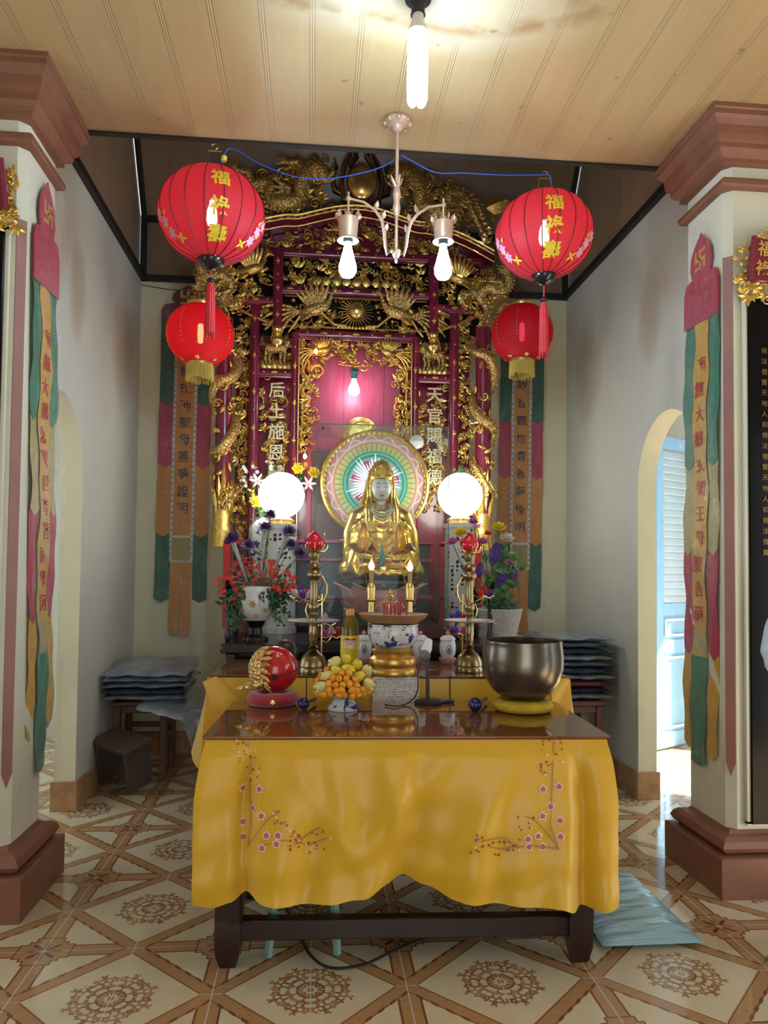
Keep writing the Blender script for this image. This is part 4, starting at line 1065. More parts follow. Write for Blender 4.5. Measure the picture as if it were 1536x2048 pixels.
# bulbs on the shrine
b0 = at(708, 772, 5.36); kb = px(5.36)
nb = thing('niche_bulb', 'lit bulb glowing pink-white in a holder before the red niche boards', 'bulb', (b0.x, b0.y, b0.z-.07))
mb = MB(); mb.lathe([(0, b0.z+.13), (.03, b0.z+.125), (.034, b0.z+.10), (.024, b0.z+.085), (.022, b0.z+.05), (0, b0.z+.048)], 18, (b0.x, b0.y, 0)); mb.tube([(b0.x, b0.y, b0.z+.125), (b0.x, 5.53, b0.z+.13)], .006, 6); part('holder', mb, simple('teal bakelite', (.05, .16, .18), .3), nb)
mb = MB(); mb.lathe([(.015, b0.z+.05), (.02, b0.z+.03), (.036, b0.z-.01), (.042, b0.z-.035), (.034, b0.z-.06), (0, b0.z-.075)], 20, (b0.x, b0.y, 0)); part('bulb', mb, m_bulbp, nb)
for x, y, lab in ((632, 703, 'tiny lit orange bulb in the carving beside the top left corner of the niche'), (610, 913, 'tiny lit orange bulb low on the left carved niche edge above the white globe')):
    q = at(x, y, 5.36); t_ = thing('pilot_bulb', lab, 'bulb', (q.x, q.y, q.z-.03))
    mb = MB(); mb.sph(q, (.014, .014, .018), 12, 8); part('bulb', mb, m_oran, t_)
    mb = MB(); mb.lathe([(.008, q.z+.016), (.012, q.z+.02), (.012, q.z+.045), (0, q.z+.046)], 10, (q.x, q.y, 0)); mb.tube([q+Vector((0, 0, .04)), q+Vector((0, .07, .05))], .004, 5); part('socket', mb, m_goldp, t_)
# ------------------------------------------------------------------ black altar table and what stands on it
def remesh(mb, vox, smooth=6, name='body'):
    """one continuous surface out of overlapping shapes"""
    me = mb.mesh(name, m_gold, False); o = bpy.data.objects.new('tmp', me); COL.objects.link(o)
    m1 = o.modifiers.new('r', 'REMESH'); m1.mode = 'VOXEL'; m1.voxel_size = vox
    if smooth: m2 = o.modifiers.new('s', 'SMOOTH'); m2.factor = .5; m2.iterations = smooth
    bpy.context.view_layer.update()
    r = bpy.data.meshes.new_from_object(o.evaluated_get(bpy.context.evaluated_depsgraph_get()))
    out = MB(); out.v = [tuple(v.co) for v in r.vertices]; out.f = [tuple(p.vertices) for p in r.polygons]; out.m = [0]*len(out.f)
    bpy.data.objects.remove(o); bpy.data.meshes.remove(me); bpy.data.meshes.remove(r)
    return out
ZA = .98
AX0, AX1 = at(440, 1290, 4.25).x, 1.10
tb = thing('altar_table', 'long black lacquered altar table behind the brass candlesticks', 'table', ((AX0+AX1)/2, 4.68, 0))
mb = MB(); mb.box(((AX0+AX1)/2, 4.675, ZA-.026), (AX1-AX0, .85, .05), b=.008); part('tabletop', mb, m_blacklac, tb)
mb = MB(); mb.box(((AX0+AX1)/2, 4.30, ZA-.10), (AX1-AX0-.1, .03, .10), b=.004); mb.box(((AX0+AX1)/2, 5.05, ZA-.10), (AX1-AX0-.1, .03, .10), b=.004)
for i in range(7): c_scroll(mb, FACE((AX0+.2+i*.21, 4.285, ZA-.10)), .035, 1.3, 1 if i % 2 else -1, .007)
part('apron', mb, m_blacklac, tb)
for x in (AX0+.06, AX1-.06):
    for y in (4.31, 5.04):
        mb = MB(); mb.box((x, y, (ZA-.05)/2), (.07, .07, ZA-.05), b=.008); mb.box((x, y, .05), (.10, .09, .10), b=.02); part('leg', mb, m_blacklac, tb)
for x in (AX0+.02, AX1-.02):           # raised ends
    mb = MB(); z1 = at(445, 1172, 4.6).z
    for y in (4.45, 4.84): mb.lathe([(.016, ZA), (.022, ZA+.03), (.014, ZA+.06), (.018, z1-.05), (.024, z1-.03), (.02, z1), (0, z1+.012)], 14, (x, y, 0))
    mb.tube([(x, 4.38, z1+.03), (x, 4.42, z1), (x, 4.6, z1-.01), (x, 4.87, z1-.01)], [.012, .02, .018, .016], 8); mb.tube([(x, 4.45, ZA+.14), (x, 4.84, ZA+.14)], .012, 8)
    part('end_rail', mb, m_blacklac, tb)
m_darkred = simple('dark red wood', (.085, .018, .018), .3, 0, .2)
gx0, gx1 = at(633, 1000, 4.62).x, at(897, 1000, 4.62).x
mb = MB(); mb.box(((gx0+gx1)/2, 4.93, ZA+.036), (gx1-gx0+.006, .68, .070), b=.006); mb.box((gx1+.06, 4.74, ZA+.036), (.125, .30, .068), b=.006)
solo('plinth', mb, m_darkred, 'low dark red wooden plinth carrying the glass case', 'plinth')
ZP = ZA+.072
# lotus seat
SX, SY = at(760, 1155, 4.9).x, 4.9
ZL = at(760, 1160, 4.9).z
lo = thing('lotus_throne', 'dull pink lotus throne with big curled petals under the seated gilt figure', 'throne', (SX, SY, ZP))
m_lotus = Mat('pink lotus glaze', (.55, .30, .27), .4)
_, lx, ly, lz = m_lotus.co('Object')
m_lotus.set('Base Color', m_lotus.mix(m_lotus.ramp(m_lotus.noise(9, 3)+lz*1.2, .45, .9), (.58, .26, .23), (.86, .50, .45))); m_lotus = m_lotus.m
hL = ZL-ZP
mb = MB(); mb.lathe([(0, 0), (.20, 0), (.20, hL*.2), (.16, hL*.35), (.19, hL*.7), (.25, hL*.93), (.24, hL-.002), (0, hL-.002)], 32, (SX, SY, ZP)); part('seat_block', mb, simple('dark green glaze', (.06, .085, .06), .4), lo)
def petal(mb, a, r0, z0, r1, z1, w, curl):
    d = Vector((math.cos(a), math.sin(a), 0)); t = Vector((-d.y, d.x, 0)); c = Vector((SX, SY, 0))
    def S(u_, v_):
        ww = w*math.sin(PI*min(1, .16+.8*v_))**.6*(1 if v_ < .75 else max(.0, 1-((v_-.75)/.25)**2*.75)); x = (u_-.5)*2
        rr = r0+(r1-r0)*v_**.8+.0-.03*x*x+(curl if v_ > .8 else 0)*(v_-.8)/.2
        return c+Vector((d.x*rr, d.y*rr*.80, 0))+Vector((t.x, t.y*.85, 0))*x*ww+Vector((0, 0, z0+(z1-z0)*(v_-.25*max(0, v_-.8))-.012*x*x))
    mb.grid(S, 8, 10)
    mb.tube([S(0, .35+.65*i/6)+d*.0 for i in range(7)]+[S(i/6, 1.) for i in range(1, 6)]+[S(1, 1-.65*i/6) for i in range(7)], .006, 5)
for row, n in ((0, 10), (1, 10)):
    for i in range(n):
        mb = MB(); a = 2*PI*(i+.5*row)/n-PI/2
        if row == 0: petal(mb, a, .19, ZP+hL*.22, .285, ZL-.01, .105, .035)
        else: petal(mb, a, .15, ZP+.0, .215, ZP+hL*.36, .085, .02)
        part('petal', mb, m_lotus, lo, ang=60)
# seated gilt figure
st = thing('seated_statue', 'gilt seated robed figure with veil, crown and pale painted face in the glass case', 'statue', (SX, SY, ZL))
m_gilt = simple('polished gilt', (.92, .62, .13), .25, 1., .12, 14, .1, 25.)
m_skin = simple('pale painted skin', (.78, .76, .74), .35)
G = Vector((SX, SY, ZL)); g = lambda x, y, z: (G.x+x, G.y+y, G.z+z)
mb = MB()
mb.sph(g(0, -.02, .07), (.265, .19, .085), 24, 12)
for s in (-1, 1):
    mb.sph(g(s*.19, -.06, .065), (.10, .13, .07), 16, 10); mb.sph(g(s*.07, -.17, .05), (.10, .06, .045), 14, 8)
    for i in range(4): mb.tube([g(s*(.26-.03*i), -.12+.01*i, .03+.03*i), g(s*.14, -.20+.008*i, .03+.022*i), g(s*.02, -.215+.012*i, .035+.018*i)], .011, 6)
    # sleeves: shoulder, elbow, wrist, hanging cuff
    mb.tube([g(s*.085, .02, .47), g(s*.145, .01, .42), g(s*.185, -.01, .30), g(s*.195, -.06, .19), g(s*.12, -.14, .145), g(s*.05, -.165, .14)], [.05, .065, .068, .066, .055, .04], 12)
    mb.sph(g(s*.20, -.05, .14), (.06, .10, .085), 14, 10)
    mb.tube([g(s*.16, -.12, .17), g(s*.19, -.15, .09), g(s*.16, -.17, .03)], [.05, .05, .03], 10)
    for i in range(4):
        mb.tube([g(s*(.10+.022*i), -.045-.012*i, .43-.02*i), g(s*(.15+.014*i), -.07, .31), g(s*(.17+.01*i), -.12+.01*i, .19)], .009, 6)
    # veil falling beside the face and over the shoulders
    mb.tube([g(s*.02, .02, .765), g(s*.062, .01, .72), g(s*.076, .0, .63), g(s*.074, -.02, .54), g(s*.085, -.055, .46), g(s*.085, -.085, .38), g(s*.075, -.10, .31)], [.03, .024, .020, .022, .026, .026, .018], 10)
    mb.tube([g(s*.04, .06, .70), g(s*.07, .065, .58), g(s*.12, .05, .44)], [.045, .045, .04], 10)
mb.lathe([(.001, .06), (.17, .08), (.15, .18), (.128, .28), (.135, .38), (.125, .45), (.07, .50), (.045, .53), (.0, .54)], 28, (G.x, G.y, G.z), sx=1., sy=.72)
mb.sph(g(0, .045, .645), (.088, .075, .115), 18, 12)
for i in range(6):                      # U-shaped folds of the robe over the chest
    w_ = .05+.012*i; zz = .40-.045*i
    mb.tube([g(-w_, -.075-.004*i, zz+.06), g(-w_*.6, -.10-.004*i, zz+.012), g(0, -.112-.005*i, zz), g(w_*.6, -.10-.004*i, zz+.012), g(w_, -.075-.004*i, zz+.06)], .0085, 6)
body = remesh(mb, .0075, 3)
for s in (-1, 1):                       # hands resting in the lap
    w0 = Vector(g(s*.055, -.175, .145)); body.sph(w0+Vector((-s*.012, -.008, -.008)), (.030, .022, .016), 10, 7)
    for i in range(4): body.tube([w0+Vector((-s*.02, -.022+.010*i, -.006)), w0+Vector((-s*.045, -.026+.010*i, -.010)), w0+Vector((-s*(.064-.004*abs(i-1)), -.022+.010*i, -.018))], [.0072, .0066, .005], 7)
    body.tube([w0+Vector((-s*.005, -.018, .004)), w0+Vector((-s*.03, -.03, .02)), w0+Vector((-s*.048, -.03, .022))], [.0085, .007, .005], 7)
part('robed_body', body, m_gilt, st, ang=80)
# head with a modelled face
hx, hy, hz_ = G.x, G.y-.028, G.z+.605
mb = MB(); nu, nv = 40, 32
def face(u_, v_):
    lo_ = 2*PI*u_; la = -PI/2+PI*v_; x = math.cos(la)*math.sin(lo_); y = -math.cos(la)*math.cos(lo_); z = math.sin(la)
    rx = .066*(1-.16*max(0, -z)**1.5); p = Vector((x*rx, y*.068, z*.088))
    if y < 0:
        def bmp(cx, cz, sx, sz): return math.exp(-((p.x-cx)/sx)**2-((p.z-cz)/sz)**2)
        f = .016*bmp(0, -.012, .010, .016)+.006*bmp(0, .008, .007, .022)+.007*bmp(0, -.046, .017, .006)+.006*bmp(0, -.072, .018, .012)
        for s in (-1, 1): f += -.007*bmp(s*.026, .012, .015, .009)+.005*bmp(s*.026, .009, .011, .005)+.006*bmp(s*.038, -.025, .02, .02)+.004*bmp(s*.027, .027, .016, .006)+.006*bmp(s*.009, -.018, .005, .006)
        p.y -= f
    return (hx+p.x, hy+p.y, hz_+p.z)
mb.grid(face, nu, nv); mb.tube([(hx, hy+.02, hz_-.06), (hx, hy+.02, hz_-.15)], [.038, .05], 16); mb.sph((hx, hy+.005, hz_-.165), (.072, .05, .05), 16, 10)
for s in (-1, 1): mb.sph((hx+s*.064, hy+.015, hz_-.008), (.008, .014, .03), 8, 8)
part('face', mb, m_skin, st, ang=180)
def on_face(x, z, o=.0015):
    lo_, la = math.asin(max(-1, min(1, x/.062))), 0
    for _ in range(6):
        la = math.asin(max(-1, min(1, z/.088))); q = x/(.066*max(.2, math.cos(la))*(1-.16*max(0, -math.sin(la))**1.5)); lo_ = math.asin(max(-1, min(1, q)))
    p = face((lo_/(2*PI)) % 1., (la+PI/2)/PI); return (p[0], p[1]-o, p[2])
mb = MB()
for s in (-1, 1):
    mb.tube([on_face(s*(.012+.028*i/6), .026+.007*math.sin(PI*i/6)) for i in range(7)], [.0008]+[.0018]*5+[.0006], 5)
    mb.tube([on_face(s*(.013+.025*i/6), .009-.004*math.sin(PI*i/6)) for i in range(7)], [.0006]+[.0018]*5+[.0006], 5)
part('brows_and_eyelids', mb, simple('dark blue paint', (.02, .025, .06), .4), st)
mb = MB(); mb.tube([on_face(-.015+.005*i, -.046-.002*math.sin(PI*i/6)) for i in range(7)], [.001, .0032, .0042, .0036, .0042, .0032, .001], 6); part('lips', mb, simple('lip red', (.50, .06, .07), .4), st)
mb = MB(); mb.grid(lambda u_, v_: (lambda p: (hx+(p[0]-hx)*1.05, hy+(p[1]-hy)*1.06, hz_+(p[2]-hz_)*1.03+.002))(face((-.25+.5*u_) % 1., .735+.25*v_)), 24, 8); part('hair', mb, simple('blue black hair', (.015, .022, .06), .35), st, ang=80)
mb = MB(); zc_ = hz_+.062
mb.lathe([(.068, zc_), (.074, zc_+.012), (.070, zc_+.05), (.062, zc_+.09), (.045, zc_+.12), (.015, zc_+.135), (0, zc_+.137)], 28, (hx, hy+.012, 0), sy=.85)
for i in range(9):
    a = -PI/2+(i-4)*.33; F = frame((hx+.070*math.cos(a), hy+.012+.062*math.sin(a), zc_+.02), (-math.sin(a), math.cos(a), 0), (0, 0, 1), (math.cos(a), math.sin(a), 0))
    c_scroll(mb, F @ T3(-.012, .01, 0), .014, 1.2, 1, .004); mb.leaf(F @ R3(z=PI/2), .06-.005*abs(i-4), .022, .006); mb.sph(F @ Vector((0, .065-.008*abs(i-4), -.008)), .007, 7, 5)
c_flower(mb, frame((hx, hy-.048, zc_+.06), (1, 0, 0), (0, 0, 1), (0, -1, 0)), .026, 8)
part('crown', mb, m_gold, st, ang=60)
mb = MB()
for i in range(3): mb.tube([(G.x+.062*math.sin(a)*(1+.1*i), G.y-.055-.052*math.cos(a)-.004*i, G.z+.475-.055*math.cos(a)*(1+.35*i)+.02) for a in [-1.3+2.6*j/14 for j in range(15)]], .004, 6)
part('necklace', mb, simple('pearl beads', (.75, .72, .62), .3), st)
mb = MB(); mb.lathe([(.008, .10), (.020, .115), (.024, .14), (.016, .17), (.007, .20), (.004, .235), (0, .24)], 14, (G.x-.008, G.y-.215, G.z)); part('jade_vase', mb, simple('jade green', (.05, .28, .24), .25), st)
# radiant halo disc
hc = at(750, 968, 5.19); HR = 107*px(5.19)
ha = thing('halo_disc', 'round painted halo disc with gold rim and glowing rays behind the gilt figure', 'halo', (hc.x, 5.19, hc.z-HR))
M = Mat('halo print', (.5, .5, .5), .4); _, x, y, z = M.co('Object'); z = z-HR
rr = (x*x+z*z).sqrt()/HR; th = z.atan2(x)
c = M.mix(rr.gt(.16), (.75, .22, .10), (.60, .66, .74)); c = M.mix(rr.gt(.16)*rr.lt(.46)*((th*7.).sin().gt(.45)), c, (.62, .12, .22))
c = M.mix(rr.gt(.48), c, (.30, .62, .52)); c = M.mix(rr.near(.53, .018)+rr.near(.60, .012), c, (.02, .42, .30)); c = M.mix(rr.gt(.62), c, (.62, .68, .22)); c = M.mix(rr.gt(.70), c, (.70, .66, .34))
c = M.mix(rr.gt(.62)*rr.lt(.80)*(th*46.).sin().gt(.93), c, (.12, .16, .06)); c = M.mix(rr.gt(.755), c, (.80, .30, .16)); c = M.mix(rr.gt(.79), c, (.66, .62, .50)); 
sw = ((th*16.).sin()*.05+.865-rr).abs().lt(.02); c = M.mix(rr.gt(.83), c, (.74, .30, .30)); c = M.mix(rr.gt(.80)*sw, c, (.78, .70, .62))
M.set('Base Color', c); M.set('Emission Color', c); M.set('Emission Strength', 0.); m_halo = M.m
mb = MB(); F = FACE((hc.x, 5.19, hc.z)); mb.lathe([(0, 0), (HR*.95, 0), (HR*.95, .012), (0, .014)], 64, (0, 0, 0), F); part('painted_disc', mb, m_halo, ha, ang=30)
mb = MB(); mb.torus((0, 0, .012), HR*.985, HR*.045, 64, 8, F); 
for i in range(60): mb.leaf(F @ R3(z=2*PI*i/60) @ T3(HR*.98, 0, .02) @ R3(z=PI/2+.5), HR*.11, HR*.05, .008)
part('gold_rim', mb, m_gold, ha)
mb = MB(); mb.lathe([(0, ZP), (.06, ZP), (.05, ZP+.02), (.02, ZP+.03), (.02, hc.z-HR*.9), (0, hc.z-HR*.9)], 16, (hc.x, 5.205, 0)); part('stem', mb, m_goldp, ha)
mb = MB(); R_ = random.Random(4)
for i in range(44):
    a = 2*PI*i/44; r0, r1 = HR*.16, HR*R_.choice((.42, .50, .58)); mb.leaf(F @ R3(z=a) @ T3(r0, 0, .016), r1-r0, HR*.022, .004)
part('light_rays', mb, lamp_mat('cool ray glow', (.75, .95, 1.), 4.), ha)
# round gilt panel showing above the case
mb = MB(); q = at(722, 852, 5.40); mb.lathe([(.13, -.02), (.13, .0), (.10, .014), (.09, .006), (0, .008)], 32, (0, 0, 0), FACE((q.x, 5.42, q.z-.06)))
for i in range(12): c_scroll(mb, FACE((q.x, 5.41, q.z-.06)) @ R3(z=i*PI/6) @ T3(.085, 0, .008), .018, 1.2, 1, .005)
mb.box((q.x, 5.44, (q.z-.06+zt+.02)/2), (.05, .03, q.z-.06-zt-.02)); solo('mirror_stand', mb, m_gold, 'round gilt carved stand showing just above the glass case top', 'stand')
# glass case
m_glass = Mat('case glass', (1, 1, 1), .02); t = m_glass.t
tp = t.nodes.new('ShaderNodeBsdfTransparent'); tp.inputs[0].default_value = (.97, .99, .975, 1)
gl = t.nodes.new('ShaderNodeBsdfGlossy'); gl.inputs['Roughness'].default_value = .02
df = t.nodes.new('ShaderNodeBsdfDiffuse'); df.inputs[0].default_value = (.55, .60, .52, 1)
fr = t.nodes.new('ShaderNodeFresnel'); fr.inputs[0].default_value = 1.5
a_ = t.nodes.new('ShaderNodeMixShader'); b_ = t.nodes.new('ShaderNodeMixShader'); a_.inputs[0].default_value = .022
t.links.new(tp.outputs[0], a_.inputs[1]); t.links.new(df.outputs[0], a_.inputs[2]); t.links.new((X(t, fr.outputs[0])*.22).k, b_.inputs[0]); t.links.new(a_.outputs[0], b_.inputs[1]); t.links.new(gl.outputs[0], b_.inputs[2]); t.links.new(b_.outputs[0], m_glass.out.inputs[0])
m_glass = m_glass.m
m_clear = Mat('clear glass', (1, 1, 1), .02); t = m_clear.t
tp = t.nodes.new('ShaderNodeBsdfTransparent'); tp.inputs[0].default_value = (.96, .97, .96, 1); gl = t.nodes.new('ShaderNodeBsdfGlossy'); gl.inputs['Roughness'].default_value = .03
fr = t.nodes.new('ShaderNodeLayerWeight'); fr.inputs[0].default_value = .12; b_ = t.nodes.new('ShaderNodeMixShader')
t.links.new((X(t, fr.outputs['Fresnel'])*.6).k, b_.inputs[0]); t.links.new(tp.outputs[0], b_.inputs[1]); t.links.new(gl.outputs[0], b_.inputs[2]); t.links.new(b_.outputs[0], m_clear.out.inputs[0]); m_clear = m_clear.m
zt = at(765, 851, 4.62).z
gc = thing('glass_case', 'tall clear glass case standing round the gilt seated figure', 'case', ((gx0+gx1)/2, 4.90, ZP))
def pane(c, d): mb = MB(); mb.box(c, d); return mb
part('front_pane', pane(((gx0+gx1)/2, 4.62, (ZP+zt)/2), (gx1-gx0, .005, zt-ZP)), m_glass, gc, smooth=False)
for x in (gx0+.003, gx1-.003): part('side_pane', pane((x, 4.862, (ZP+zt)/2), (.005, .475, zt-ZP-.012)), m_glass, gc, smooth=False)
part('top_pane', pane(((gx0+gx1)/2, 4.862, zt-.003), (gx1-gx0-.012, .475, .005)), m_glass, gc, smooth=False)
mb = MB()
m_edge = simple('glass edge', (.10, .16, .14), .2)
for c_, d_ in ((((gx0+gx1)/2, 4.616, zt), (gx1-gx0, .007, .006)), ((gx0, 4.616, (ZP+zt)/2), (.005, .007, zt-ZP)), ((gx1, 4.616, (ZP+zt)/2), (.004, .007, zt-ZP))): mb.box(c_, d_)
part('pane_edges', mb, m_edge, gc, smooth=False)
for x in (gx0+.035, gx1-.035):
    mb = MB(); mb.lathe([(0, 0), (.009, 0), (.009, .006), (0, .007)], 12, (0, 0, 0), FACE((x, 4.613, zt-.03))); part('screw', mb, m_black, gc)
# round white fitting seen through the glass
q = at(860, 885, 4.75); mb = MB(); mb.lathe([(0, 0), (.052, 0), (.052, .02), (.04, .028), (0, .03)], 28, (0, 0, 0), FACE((q.x, 5.40, at(860, 885, 5.4).z)))
for s in (-1, 1): mb.lathe([(0, .03), (.005, .03), (.005, .033), (0, .034)], 8, (s*.015, 0, 0), FACE((q.x, 5.40, at(860, 885, 5.4).z)))
solo('ceiling_rose', mb, m_white, 'round white wiring fitting on the shrine post, seen through the glass case', 'fitting')
# ------------------------------------------------------------------ globe lamps on pierced white pedestals
m_porc = simple('white porcelain', (.72, .72, .70), .2, 0, .05)
m_redin = simple('dark red lining', (.09, .02, .02), .5)
for cxp, side in ((563, 'left'), (920, 'right')):
    c = at(cxp, 990.5, 5.05); R_ = 45.5*px(5.05); zb = c.z-R_
    pd = thing('pierced_pedestal', 'white pierced porcelain pedestal under the white globe '+('beside the blue and white vase' if side == 'left' else 'partly behind the glass case edge'), 'pedestal', (c.x, 5.05, ZA), group='pierced white pedestals')
    ztop = zb-.045; mb = MB(); rp = .105; nu, nv = 18, 22; rr = random.Random(12)
    for i in range(nu):
        for j in range(nv):
            a0, a1 = 2*PI*i/nu, 2*PI*(i+1)/nu; z0 = ZA+.04+(ztop-ZA-.07)*j/nv; z1 = ZA+.04+(ztop-ZA-.07)*(j+1)/nv
            p = lambda a, z, r_=rp: (c.x+r_*math.cos(a), 5.05+r_*math.sin(a), z)
            if rr.random() < .5:
                m0, m1 = rr.uniform(.08, .3), rr.uniform(.65, .94); am, an = a0+(a1-a0)*m0, a0+(a1-a0)*m1; zm, zn = z0+(z1-z0)*rr.uniform(.06, .35), z0+(z1-z0)*rr.uniform(.65, .94)
                v = [p(a0, z0), p(a1, z0), p(a1, z1), p(a0, z1), p(am, zm), p(an, zm+.004), p(an-.02, zn), p(am+.02, zn)]
                v += [p(am, zm, rp-.008), p(an, zm+.004, rp-.008), p(an-.02, zn, rp-.008), p(am+.02, zn, rp-.008)]
                mb.add(v, [(0, 1, 5, 4), (1, 2, 6, 5), (2, 3, 7, 6), (3, 0, 4, 7), (4, 5, 9, 8), (5, 6, 10, 9), (6, 7, 11, 10), (7, 4, 8, 11)])
            else: mb.add([p(a0, z0), p(a1, z0), p(a1, z1), p(a0, z1)], [(0, 1, 2, 3)])
    for z0, z1, r_ in ((ZA, ZA+.04, .115), (ztop-.03, ztop, .115)): mb.lathe([(0, z0), (r_, z0), (r_, z1), (0, z1)], 30, (c.x, 5.05, 0))
    part('pierced_wall', mb, m_porc, pd, ang=30)
    mb = MB(); mb.lathe([(rp-.012, ZA+.03), (rp-.012, ztop-.02)], 24, (c.x, 5.05, 0)); part('lining', mb, m_redin, pd)
    gl_ = thing('globe_lamp', 'glowing white globe lamp '+('below the yellow flowers, beside purple asters' if side == 'left' else 'whose edge shows through the glass case'), 'lamp', (c.x, 5.05, ztop), group='white globe lamps')
    mb = MB(); mb.lathe([(0, ztop), (.088, ztop), (.09, ztop+.012), (.082, ztop+.018), (.084, ztop+.034), (.07, ztop+.042), (0, ztop+.044)], 32, (c.x, 5.05, 0))
    for i in range(32): mb.sph((c.x+.088*math.cos(2*PI*i/32), 5.05+.088*math.sin(2*PI*i/32), ztop+.026), .005, 6, 4)
    part('gold_base', mb, m_goldp, gl_)
    mb = MB(); mb.lathe([(.06, zb+.006)]+[(R_*math.cos(a), c.z+R_*math.sin(a)) for a in [-1.15+(PI/2+1.15)*j/24 for j in range(25)]], 40, (c.x, 5.05, 0)); part('globe', mb, m_globe, gl_)
# ------------------------------------------------------------------ two oil-lamp shaped lights on gold stems
for cxp, cyf, lab in ((743, 1131, 'gold stemmed lamp with glass chimney and orange flame bulb, directly above the incense dish'), (820, 1133, 'gold stemmed flame lamp with glass chimney, right of the one above the dish')):
    Y = 4.40; c = at(cxp, cyf, Y); k = px(Y)
    l = thing('flame_lamp', lab, 'lamp', (c.x, Y, ZA), group='gold stemmed flame lamps')
    zc0, zc1 = at(cxp, 1170, Y).z, at(cxp, 1100, Y).z
    mb = MB(); mb.lathe([(0, ZA), (.06, ZA), (.055, ZA+.02), (.022, ZA+.035), (.020, ZA+.1), (.018, zc0-.10), (.032, zc0-.09), (.026, zc0-.075), (.030, zc0-.02), (.026, zc0-.005), (.018, zc0+.01), (0, zc0+.012)], 20, (c.x, Y, 0)); part('stem', mb, m_goldp, l)
    mb = MB(); mb.lathe([(.016, zc0+.005), (.016, c.z-.03), (.010, c.z-.025)], 12, (c.x, Y, 0)); part('burner', mb, m_brass, l)
    mb = MB(); mb.lathe([(.028, zc0), (.030, zc0+.02), (.058, c.z-.005), (.066, c.z+.02), (.058, c.z+.05), (.034, zc1-.005), (.030, zc1)], 24, (c.x, Y, 0)); part('chimney', mb, m_clear, l)
    mb = MB(); mb.lathe([(.034, zc1-.004), (.036, zc1), (.022, zc1+.016), (.012, zc1+.028), (.004, zc1+.04), (0, zc1+.045)], 20, (c.x, Y, 0))
    for i in range(14): a = 2*PI*i/14; mb.sph((c.x+.034*math.cos(a), Y+.034*math.sin(a), zc1-.004), .005, 6, 4)
    part('chimney_cap', mb, simple('pierced bronze', (.38, .2, .14), .35, .8), l)
    mb = MB(); mb.lathe([(.010, c.z-.028), (.019, c.z-.01), (.014, c.z+.012), (.003, c.z+.034), (0, c.z+.038)], 14, (c.x, Y, 0)); part('flame_bulb', mb, lamp_mat('orange flame glow', (1., .30, .12), 14.), l)
# ------------------------------------------------------------------ offering table (behind) and front table
def satin(name, col):
    M = Mat(name, col, .42, Sheen_Weight=.3)
    n = M.ramp(M.noise(60, 2, stretch=(1, 1, 9)), .3, .7)
    M.set('Base Color', M.mix(n*.3, col, tuple(v*.8 for v in col))); M.bump(M.noise(7, 4), .10, .015); return M.m
m_cloth = satin('yellow satin', (.68, .385, .009))
m_wood = simple('dark table wood', (.030, .014, .010), .3, 0, .3, 6)
M = Mat('brown tinted glass top', (.10, .038, .014), .05, Coat_Weight=.3, Coat_Roughness=.02); M.set('Base Color', M.mix(M.ramp(M.noise(2.5, 3), .35, .65), (.26, .095, .028), (.16, .055, .018))); m_top = M.m
def local(o, rz):                       # axes of a table
    c, s = math.cos(rz), math.sin(rz)
    return lambda x, y, z: (o[0]+c*x-s*y, o[1]+s*x+c*y, z)
# -- front table
ZT = .81
A, B = atz(412, 1476, ZT), atz(1213, 1475, ZT)
T1RZ = math.atan2(B.y-A.y, B.x-A.x); T1W = (B-A).length; T1D = .70
T1O = (A+B)/2; L1 = local((T1O.x, T1O.y), T1RZ)      # local y = 0 at the front edge, x = 0 in the middle
t1 = thing('wooden_table', 'dark wooden front table standing under the embroidered yellow cloth', 'table', L1(0, T1D/2, 0), 0)
hw = T1W/2
for sx in (-1, 1):
    for y in (.055, T1D-.10):
        c = Vector(L1(sx*(hw-.085), y, 0)); F = T3(*c) @ R3(z=T1RZ); mb = MB()
        mb.box((0, 0, .46), (.095, .085, .62), F, b=.008)
        mb.lathe([(.030, 0), (.036, .01), (.050, .06), (.052, .14), (.050, .17)], 4, (0, 0, 0), F @ R3(z=PI/4), sx=1.25, sy=1.15); part('leg', mb, m_wood, t1)
def bar1(x0, y0, x1, y1, z, h, w, nm='stretcher'):
    p, q = Vector(L1(x0, y0, z)), Vector(L1(x1, y1, z)); d = q-p; mb = MB()
    mb.box((0, 0, 0), (d.length, w, h), frame((p+q)/2, d.normalized(), Vector((0, 0, 1)).cross(d.normalized()), (0, 0, 1)), b=.006); part(nm, mb, m_wood, t1)
zs = atz(800, 1855, 0); zst = at(800, 1850, T1O.y+.06).z
bar1(-hw+.1, .055, hw-.1, .055, zst, .075, .045); bar1(-hw+.1, T1D-.1, hw-.1, T1D-.1, zst, .075, .045)
for s in (-1, 1): bar1(s*(hw-.085), .08, s*(hw-.085), T1D-.12, zst+.02, .07, .045)
mb = MB(); mb.box((0, T1D/2, ZT-.045), (T1W-.03, T1D-.03, .04), T3(T1O.x, T1O.y, 0) @ R3(z=T1RZ), b=.004); part('tabletop', mb, m_wood, t1)
mb = MB(); mb.box((0, .03, ZT-.12), (T1W-.16, .03, .12), T3(T1O.x, T1O.y, 0) @ R3(z=T1RZ)); part('apron', mb, m_wood, t1)
